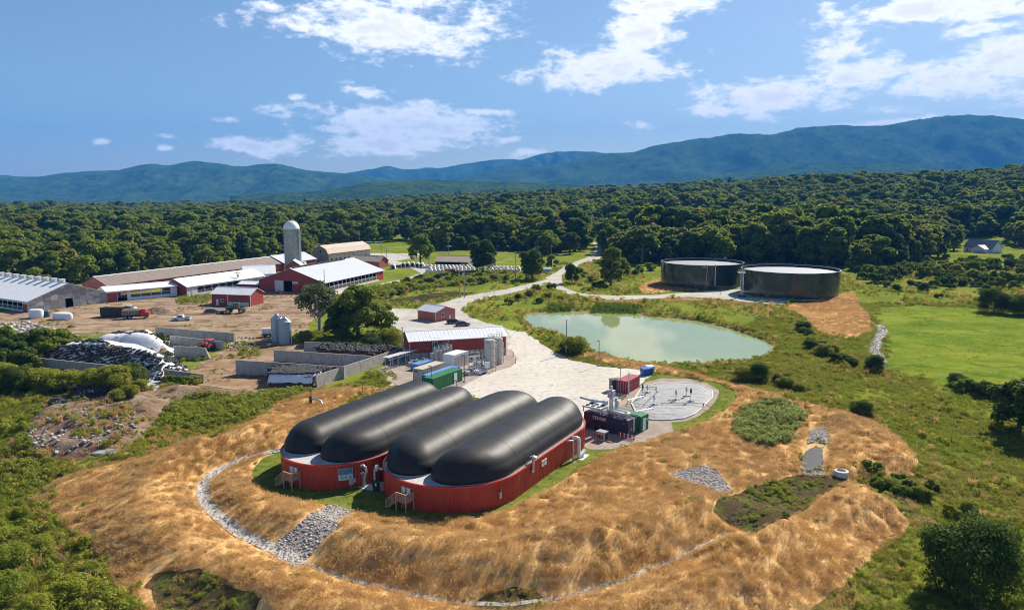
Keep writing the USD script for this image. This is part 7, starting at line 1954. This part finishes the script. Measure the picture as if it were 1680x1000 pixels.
# ------------------------------------------------------------------ grain bins
M["bin_steel"] = usdkit.material(stage, "/World/Looks/corrugated_bin", {"g": ("texture_coordinate", {}), "w": ("wave_texture", {"bands_direction": "z", "scale": 3.2}), "b": ("bump", {"strength": .6, "distance": .03}), "n": ("noise_texture", {"scale": 1.5, "detail": 4.0}), "m": ("mix", {"color1": (.36, .42, .48), "color2": (.26, .31, .36)}), "p": ("principled_bsdf", {"metallic": .75, "roughness": .38})},
    [("g.object", "w.vector"), ("w.fac", "b.height"), ("b.normal", "p.normal"), ("g.object", "n.vector"), ("n.fac", "m.fac"), ("m.color", "p.base_color")], surface="p.BSDF")
for x, y, top, lab in ((456, 559, 522, "left corrugated grain bin with a cone roof"), (468.5, 563, 527, "right corrugated grain bin with a cone roof, slightly nearer")):
    p, h = height_at(x, y, top); t = thing("grain_bin", lab, "grain bin", p); r = 1.62
    obj("shell", MB().lathe([(r, 0), (r, h)], 28).mesh(), M["bin_steel"], t, smooth=True)
    obj("cone_roof", MB().lathe([(r + .12, h - .05), (.35, h + 1.15), (.35, h + 1.3), (.01, h + 1.35)], 28).mesh(), M["galv"], t, smooth=35)
    for k in range(8): obj("stiffener", MB().box(-.05, .05, -.04, .04, 0, h).moved(k * .785, ((r + .03) * math.cos(k * .785), (r + .03) * math.sin(k * .785), 0)), M["galv"], t)
for k in range(4): pass
p = Pt(474.5, 563.5); t = thing("fill_tube", "thin white filling tube on the right side of the grain bins", "pipe", p + [.7, -.2, 0]); obj("tube", MB().tube([(0, 0, 0), (0, 0, 6.0), (-1.0, .6, 7.4)], .11, 8).mesh(), M["steel_white"], t, smooth=40); obj("clamp", MB().box(-.15, .15, -.15, .15, 2, 2.2).mesh(), M["galv"], t)
p = Pt(440, 552); t = thing("water_tank", "white plastic tank on a trailer beside the grain bins", "tank", p, .3); obj("tank", MB().tube([(-1.6, 0, 1.6), (1.6, 0, 1.6)], 1.0, 18).mesh(), M["steel_white"], t, smooth=40); obj("chassis", MB().box(-1.8, 1.8, -.7, .7, .45, .65).mesh(), M["black_steel"], t)
for s in (-.8, .8): obj("wheel", MB().tube([(s, -.95, .45), (s, -.65, .45)], .45, 14).mesh(), M["rubber"], t, smooth=40)


# ------------------------------------------------------------------ vehicles
def wheel(t, x, y, r, w, hub="galv"):
    o = obj("wheel", MB().tube([(x, y - w / 2, r), (x, y + w / 2, r)], r, 16).mesh(), M["rubber"], t, smooth=40)
    obj("hub", MB().tube([(x, y - w / 2 - .02, r), (x, y + w / 2 + .02, r)], r * .55, 12).mesh(), M[hub], o, smooth=40)


def lozenge(prof, w, taper=.12):
    """a body from a side outline (x, z), narrowed toward its top"""
    n = len(prof); zs = [z for _, z in prof]; z0, z1 = min(zs), max(zs)
    v = []
    for s in (-1, 1):
        for x, z in prof: v.append((x, s * w / 2 * (1 - taper * (z - z0) / (z1 - z0 + 1e-9)), z))
    m = MB().add(v, [(k, (k + 1) % n, n + (k + 1) % n, n + k) for k in range(n)])
    pl = Polygon(prof); tri = trimesh.creation.triangulate_polygon(pl, engine="earcut")
    idx = [min(range(n), key=lambda k: (prof[k][0] - a) ** 2 + (prof[k][1] - b) ** 2) for a, b in tri[0][:, :2]]
    f = np.array([[idx[i] for i in q] for q in tri[1]])
    m.v.append(np.zeros((0, 3))); m.f.append(f[:, ::-1]); m.f.append(f + n); m.v.append(np.zeros((0, 3)))
    return m


def car(px, py, rot, mat, label, kind="hatch"):
    p = Pt(px, py); t = thing("parked_car" if kind != "pickup" else "pickup_truck", label, "car" if kind != "pickup" else "pickup", p, rot)
    L, W_ = (4.5, 1.8) if kind != "pickup" else (5.6, 1.95)
    if kind == "pickup":
        body = [(-2.8, .45), (2.75, .45), (2.8, .85), (2.6, 1.05), (1.3, 1.12), (.2, 1.12), (-2.8, 1.12)]
        cab = [(-.75, 1.12), (1.3, 1.12), (.75, 1.82), (-.55, 1.85)]
        glass = [(-.62, 1.2), (1.1, 1.2), (.68, 1.74), (-.5, 1.76)]
    else:
        body = [(-2.2, .35), (2.15, .35), (2.25, .6), (2.15, .82), (1.2, .98), (-2.0, 1.0), (-2.25, .85)]
        cab = [(-1.95, 1.0), (1.2, .98), (.55, 1.45), (-.1, 1.52), (-1.3, 1.48)]
        glass = [(-1.75, 1.04), (1.0, 1.02), (.5, 1.38), (-.1, 1.44), (-1.22, 1.40)]
    obj("body", lozenge(body, W_, .10).mesh(), M[mat], t, smooth=30)
    obj("cabin", lozenge(cab, W_ * .93, .22).mesh(), M[mat], t, smooth=30)
    obj("side_windows", lozenge(glass, W_ * .945, .22).mesh(), M["glass"], t)
    a, b = (cab[1], cab[2])
    obj("windscreen", MB().add([(a[0] + .02, -.72, a[1] + .04), (a[0] + .02, .72, a[1] + .04), (b[0] + .03, .62, b[1] - .02), (b[0] + .03, -.62, b[1] - .02)], [(0, 1, 2, 3)]).mesh(), M["glass"], t)
    if kind == "pickup": obj("load_bed", MB().box(-2.7, -.9, -.8, .8, 1.121, 1.13).mesh(), M["black_steel"], t)
    for x in (-L * .31, L * .30):
        for y in (-W_ / 2 + .08, W_ / 2 - .08): wheel(t, x, y, .34 if kind != "pickup" else .42, .22)
    for y in (-.62, .62):
        obj("headlight", MB().box(body[2][0] - .12, body[2][0] + .01, y - .18, y + .18, .62, .76).mesh(), M["steel_white"], t)
        obj("tail_light", MB().box(body[0][0] - .06, body[0][0] + .04, y - .15, y + .15, .72, .86).mesh(), M["machine_red"], t)


car(745, 530.5, .25, "car_dark", "black parked car at the corner of the red gabled shed")
car(759, 534.5, .22, "car_grey", "dark grey parked car beside the black one near the long red building")
car(347, 513.5, .3, "car_grey", "blue-grey parked car left of the green tractor")
car(214, 508, -.15, "car_white", "white parked car behind the dump truck")
car(298, 525.5, .08 + math.pi, "car_white", "white pickup truck beside the rubble", "pickup")
# dump truck
p = Pt(222, 522); t = thing("dump_truck", "dump truck with a red cab and a brown tipper body in the dirt yard", "truck", p, .25)
obj("tipper_body", MB().prism([(-1.2, 1.2), (1.2, 1.2), (1.3, 2.7), (-1.3, 2.7)], -3.6, 1.4).mesh(), M["truck_bed"], t)
for k in range(6): obj("body_rib", MB().box(-3.4 + k * .9, -3.28 + k * .9, -1.36, -1.24, 1.3, 2.68).mesh(), M["concrete"], t)
obj("load", MB().prism([(-1.1, 2.7), (1.1, 2.7), (.4, 3.1), (-.4, 3.1)], -3.4, 1.2).mesh(), M["wasteland"], t)
obj("cab", lozenge([(1.6, .8), (4.2, .8), (4.25, 1.9), (3.0, 2.1), (2.8, 2.9), (1.6, 2.9)], 2.2, .08).mesh(), M["machine_red"], t, smooth=30)
obj("windscreen", MB().add([(3.06, -.9, 2.15), (3.06, .9, 2.15), (2.86, .85, 2.8), (2.86, -.85, 2.8)], [(0, 1, 2, 3)]).mesh(), M["glass"], t)
obj("chassis", MB().box(-3.5, 3.8, -.5, .5, .6, 1.1).mesh(), M["black_steel"], t)
for x in (-2.6, -1.4, 3.2):
    for y in (-1.0, 1.0): wheel(t, x, y, .52, .35)
# dark open container
p = Pt(189, 519); t = thing("roll_off_container", "black open-topped roll-off container behind the dump truck", "container", p, -.12)
for y in (-1.3, 1.2): obj("side_panel", MB().box(-4.2, 4.2, y, y + .1, .3, 2.9).mesh(), M["black_steel"], t)
for x in (-4.2, 4.1): obj("end_panel", MB().box(x, x + .1, -1.2, 1.2, .3, 2.9).mesh(), M["black_steel"], t)
for k in range(8):
    obj("rib", MB().box(-4.0 + k * 1.1, -3.88 + k * 1.1, -1.42, -1.3, .3, 2.9).mesh(), M["black_steel"], t)
obj("top_rail", MB().box(-4.3, 4.3, -1.45, -1.2, 2.9, 3.05).mesh(), M["black_steel"], t); obj("floor", MB().box(-4.1, 4.1, -1.2, 1.2, .25, .35).mesh(), M["black_steel"], t)
# tractor
p = Pt(386, 513.5); t = thing("tractor", "big green articulated tractor with dual wheels and a black implement", "tractor", p, .12)
obj("hood", MB().bevel_box(-2.9, -.3, -.55, .55, 1.2, 2.2, .12).mesh(), M["tractor_green"], t)
obj("cab", MB().prism([(-.85, 1.4), (.85, 1.4), (.75, 3.1), (-.75, 3.1)], -.3, 1.3).mesh(), M["glass"], t)
obj("cab_roof", MB().bevel_box(-.5, 1.5, -.95, .95, 3.1, 3.35, .08).mesh(), M["tractor_green"], t)
obj("rear_frame", MB().bevel_box(1.0, 3.2, -.6, .6, .9, 1.7, .1).mesh(), M["tractor_green"], t)
for x in (-1.9, 2.2):
    for y in (-1.5, -.95, .95, 1.5): wheel(t, x, y, .88, .42, "yellow")
obj("exhaust_pipe", MB().tube([(-.6, .45, 2.2), (-.6, .45, 3.4)], .08, 8).mesh(), M["black_steel"], t)
imp = obj("implement", MB().box(-5.2, -3.2, -1.4, 1.4, .5, .8).mesh(), M["black_steel"], t)
for k in range(7): obj("disc", MB().tube([(-4.2 + .1 * (k % 2), -1.3 + k * .42, .45), (-4.1, -1.25 + k * .42, .45)], .45, 12).mesh(), M["black_steel"], imp)
# red loader between the silage walls
p = Pt(342, 574); t = thing("loader", "red loader tractor parked between two silage walls", "loader", p, 2.6)
obj("hood", MB().bevel_box(.4, 2.2, -.5, .5, 1.1, 1.8, .1).mesh(), M["machine_red"], t); obj("cab_frame", MB().box(-1.2, .4, -.75, .75, 1.0, 1.5).mesh(), M["machine_red"], t)
for x in (-1.1, .3):
    for y in (-.7, .7): obj("roof_post", MB().box(x - .05, x + .05, y - .05, y + .05, 1.5, 2.7).mesh(), M["black_steel"], t)
obj("cab_roof", MB().bevel_box(-1.4, .6, -.9, .9, 2.7, 2.9, .06).mesh(), M["machine_red"], t)
for y in (-.85, .85): wheel(t, -.7, y, .8, .5, "machine_red"); wheel(t, 1.7, y, .5, .35, "machine_red")
for y in (-.6, .6): obj("loader_arm", MB().tube([(.3, y, 1.6), (2.4, y, 1.7), (3.2, y, .7)], .09, 6).mesh(), M["machine_red"], t)
obj("bucket", MB().prism([(-1.1, .2), (1.1, .2), (1.1, .9), (-1.1, .9)], 3.1, 3.7).mesh(), M["galv"], t)
# red machine by the hutches, wrapped bales
p = Pt(738, 449); t = thing("red_wagon", "rusty red wagon in front of the calf hutch rows", "wagon", p, .05)
obj("box", MB().box(-2.6, 2.6, -1, 1, .9, 2.3).mesh(), M["red_old"], t); obj("drawbar", MB().tube([(2.6, 0, .7), (4.2, 0, .6)], .09, 6).mesh(), M["red_old"], t)
for x in (-1.6, 1.6):
    for y in (-1, 1): wheel(t, x, y, .5, .3)
for x, y, s, mt, lab in ((60, 521, 2.1, "sheet_white", "left white wrapped bale stack in front of the grey-ended barn"), (74, 519.5, 1.5, "teal", "small dark wrapped bale right of the left white stack"), (103, 523.5, 2.0, "sheet_white", "long white wrapped bale stack right of the others")):
    p = Pt(x, y); t = thing("wrapped_bale", lab, "bale", p, -.15)
    w = s * (1.5 if x == 103 else 1.0)
    obj("wrap", MB().lathe([(.02, 0), (1.0, .0), (1.1, .25), (1.08, .85), (.92, 1.02), (.02, 1.06)], 18).mesh()[0].__mul__([w, s * .8, s * (1.0 if x == 103 else 1.25)]) if False else (np.array(MB().lathe([(.02, 0), (1.0, .0), (1.1, .25), (1.08, .85), (.92, 1.02), (.02, 1.06)], 18).mesh()[0]) * [w, s * .8, s * (1.0 if x == 103 else 1.25)], MB().lathe([(.02, 0), (1.0, .0), (1.1, .25), (1.08, .85), (.92, 1.02), (.02, 1.06)], 18).mesh()[1]), M[mt], t, smooth=40)
    obj("wrap_fold", MB().tube([(w * math.cos(a) * 1.1, s * .8 * math.sin(a) * 1.1, s * .55) for a in np.linspace(0, 6.283, 19)], .05, 4, caps=False).mesh(), M[mt], t)

# ------------------------------------------------------------------ calf hutches
M["hutch"] = pm("white_hutch_plastic", (.66, .62, .58), (.56, .51, .47), scale=2.0, rough=.45)
kh = proto("calf_hutch")
prof = [(-.75, 0), (.75, 0), (.72, .7), (.5, 1.25), (.2, 1.42), (-.2, 1.42), (-.5, 1.25), (-.72, .7)]
usdkit.mesh(stage, "/World/Kinds/calf_hutch/shell", (lambda m: (np.stack([m[0][:, 1], m[0][:, 0], m[0][:, 2]], 1), m[1][:, ::-1]))(MB().prism(prof, -1.05, 1.05).mesh()), M["hutch"])
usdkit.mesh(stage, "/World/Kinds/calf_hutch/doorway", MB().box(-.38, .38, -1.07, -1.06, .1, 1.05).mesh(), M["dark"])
usdkit.mesh(stage, "/World/Kinds/calf_hutch/roof_vent", MB().lathe([(.16, 1.4), (.16, 1.55), (.02, 1.6)], 10).mesh(), M["hutch"])
for x0, x1, y0, y1, n, row in ((695, 778, 439.5, 440.5, 15, "back row"), (701, 776, 447.0, 447.6, 13, "front row"), (802, 850, 441, 442, 9, "back row"), (802, 846, 447.4, 446.6, 8, "front row"), (706, 776, 443.0, 443.6, 12, "middle row"), (806, 851, 444, 444.2, 8, "middle row")):
    for k in range(n):
        x = x0 + (x1 - x0) * k / (n - 1); y = y0 + (y1 - y0) * k / (n - 1)
        side = "left of the dark tree" if x < 790 else "right of the dark tree"
        copy_of(kh, "calf_hutch", f"{ORD[k]} white calf hutch from the left in the {row} {side}", "calf hutch", Pt(x, y), math.pi + RNG.normal() * .05, 1.28, f"calf hutches in the {row} {side}")
for k, (x, y) in enumerate([(662, 438), (669, 437.5), (677, 437.2), (685, 438), (645, 441), (692, 438.6)]):
    copy_of(kh, "calf_hutch", "larger white group hutch at the left end of the hutch rows", "calf hutch", Pt(x, y), RNG.normal() * .1, 1.75, "larger hutches at the left end of the rows")
# small things
p = Pt(1380, 780); t = thing("concrete_ring", "white concrete manhole ring on the golden bank", "manhole", p)
obj("ring", MB().lathe([(1.0, -.3), (1.0, .75), (.95, .8), (.62, .8), (.58, .75), (.58, -.2)], 28).mesh(), M["concrete_pale"], t, smooth=30)
obj("cover", MB().lathe([(.57, .62), (.01, .62)], 24).mesh(), M["concrete"], t)
p = Pt(510, 664); t = thing("vent_stack", "dark vent stack with a grey pipe on the golden grass behind the rear left digester", "vent", p)
obj("stack", MB().tube([(0, 0, 0), (0, 0, 1.6)], .28, 10).tube([(.1, 0, 1.6), (.1, 0, 3.2)], .07, 8).mesh(), M["black_steel"], t, smooth=40)
obj("pipe", MB().tube([(.2, -.2, 1.2), (1.2, -.5, 1.3), (2.1, -.8, 1.0), (2.6, -1.1, .1)], .16, 10).mesh(), M["galv"], t, smooth=60); obj("slab", MB().box(-.8, 1.2, -.8, .6, -.1, .12).mesh(), M["concrete_pale"], t)
p = Pt(811, 481); t = thing("marker_post", "small white marker post beside the gravel road", "post", p); obj("post", MB().box(-.12, .12, -.12, .12, 0, 1.1).mesh(), M["steel_white"], t); obj("cap", MB().box(-.15, .15, -.15, .15, 1.1, 1.18).mesh(), M["steel_white"], t)
p = Pt(898, 447); t = thing("field_shelter", "small white box shelter beside the dark tree at the road junction", "shelter", p, .1); obj("body", MB().box(-1.8, 1.8, -1.2, 1.2, 0, 2.0).mesh(), M["white_wall"], t); obj("roof", MB().prism([(-1.5, 1.9), (0, 2.5), (1.5, 1.9), (1.5, 2.0), (0, 2.62), (-1.5, 2.0)], -2, 2).mesh(), M["grey_roof"], t)
for k, (x, y, s) in enumerate([(180, 742, 2.6), (200, 746, 2.0), (165, 745, 1.6), (215, 748, 1.2)]):
    p = at(x, y); a = np.linspace(0, 6.283, 15)[:-1]
    m = trimesh.creation.icosphere(2, 1.0); v = m.vertices * [s, s * .45, .30] * (1 + .6 * (meshkit.fbm(m.vertices * 2 + k, 3, k)[:, None] - .5)) + p + [0, 0, .1]
    obj("plastic_scrap", (v, m.faces), M["cover"], smooth=True, label="crumpled pale plastic sheet lying along the foot of the earth bank", cat="plastic sheet", group="plastic sheets along the earth bank")
for x, y, w, d, h, lab in ((546, 334.6, 26, 14, 6, "small white farm building far out in the valley, left of a longer one"), (556, 334.4, 60, 16, 6, "long white farm building far out in the valley"), (614, 335, 60, 18, 6, "white farm sheds far out in the valley, rightmost"), (174, 339, 18, 12, 6, "single white building far off beyond the left wood")):
    dv = ray(x, y); dv = dv / dv[1]
    dist = next((d for d in np.arange(1500.0, 8000.0, 10) if CAM_H + dv[2] * d <= float(height(dv[0] * d, d)) + 3), 4000.0)
    q = dv * dist; k_ = dist / 2300
    gable("valley_building", lab, (q[0], dist, CAM_H + q[2] - 3), (q[0] + w * k_, dist, CAM_H + q[2] - 3), d * k_, h * .8 * k_, h * 1.2 * k_, wall="white_wall", roof="white_roof", panels=14, trim=None, floor=False, cat="building")
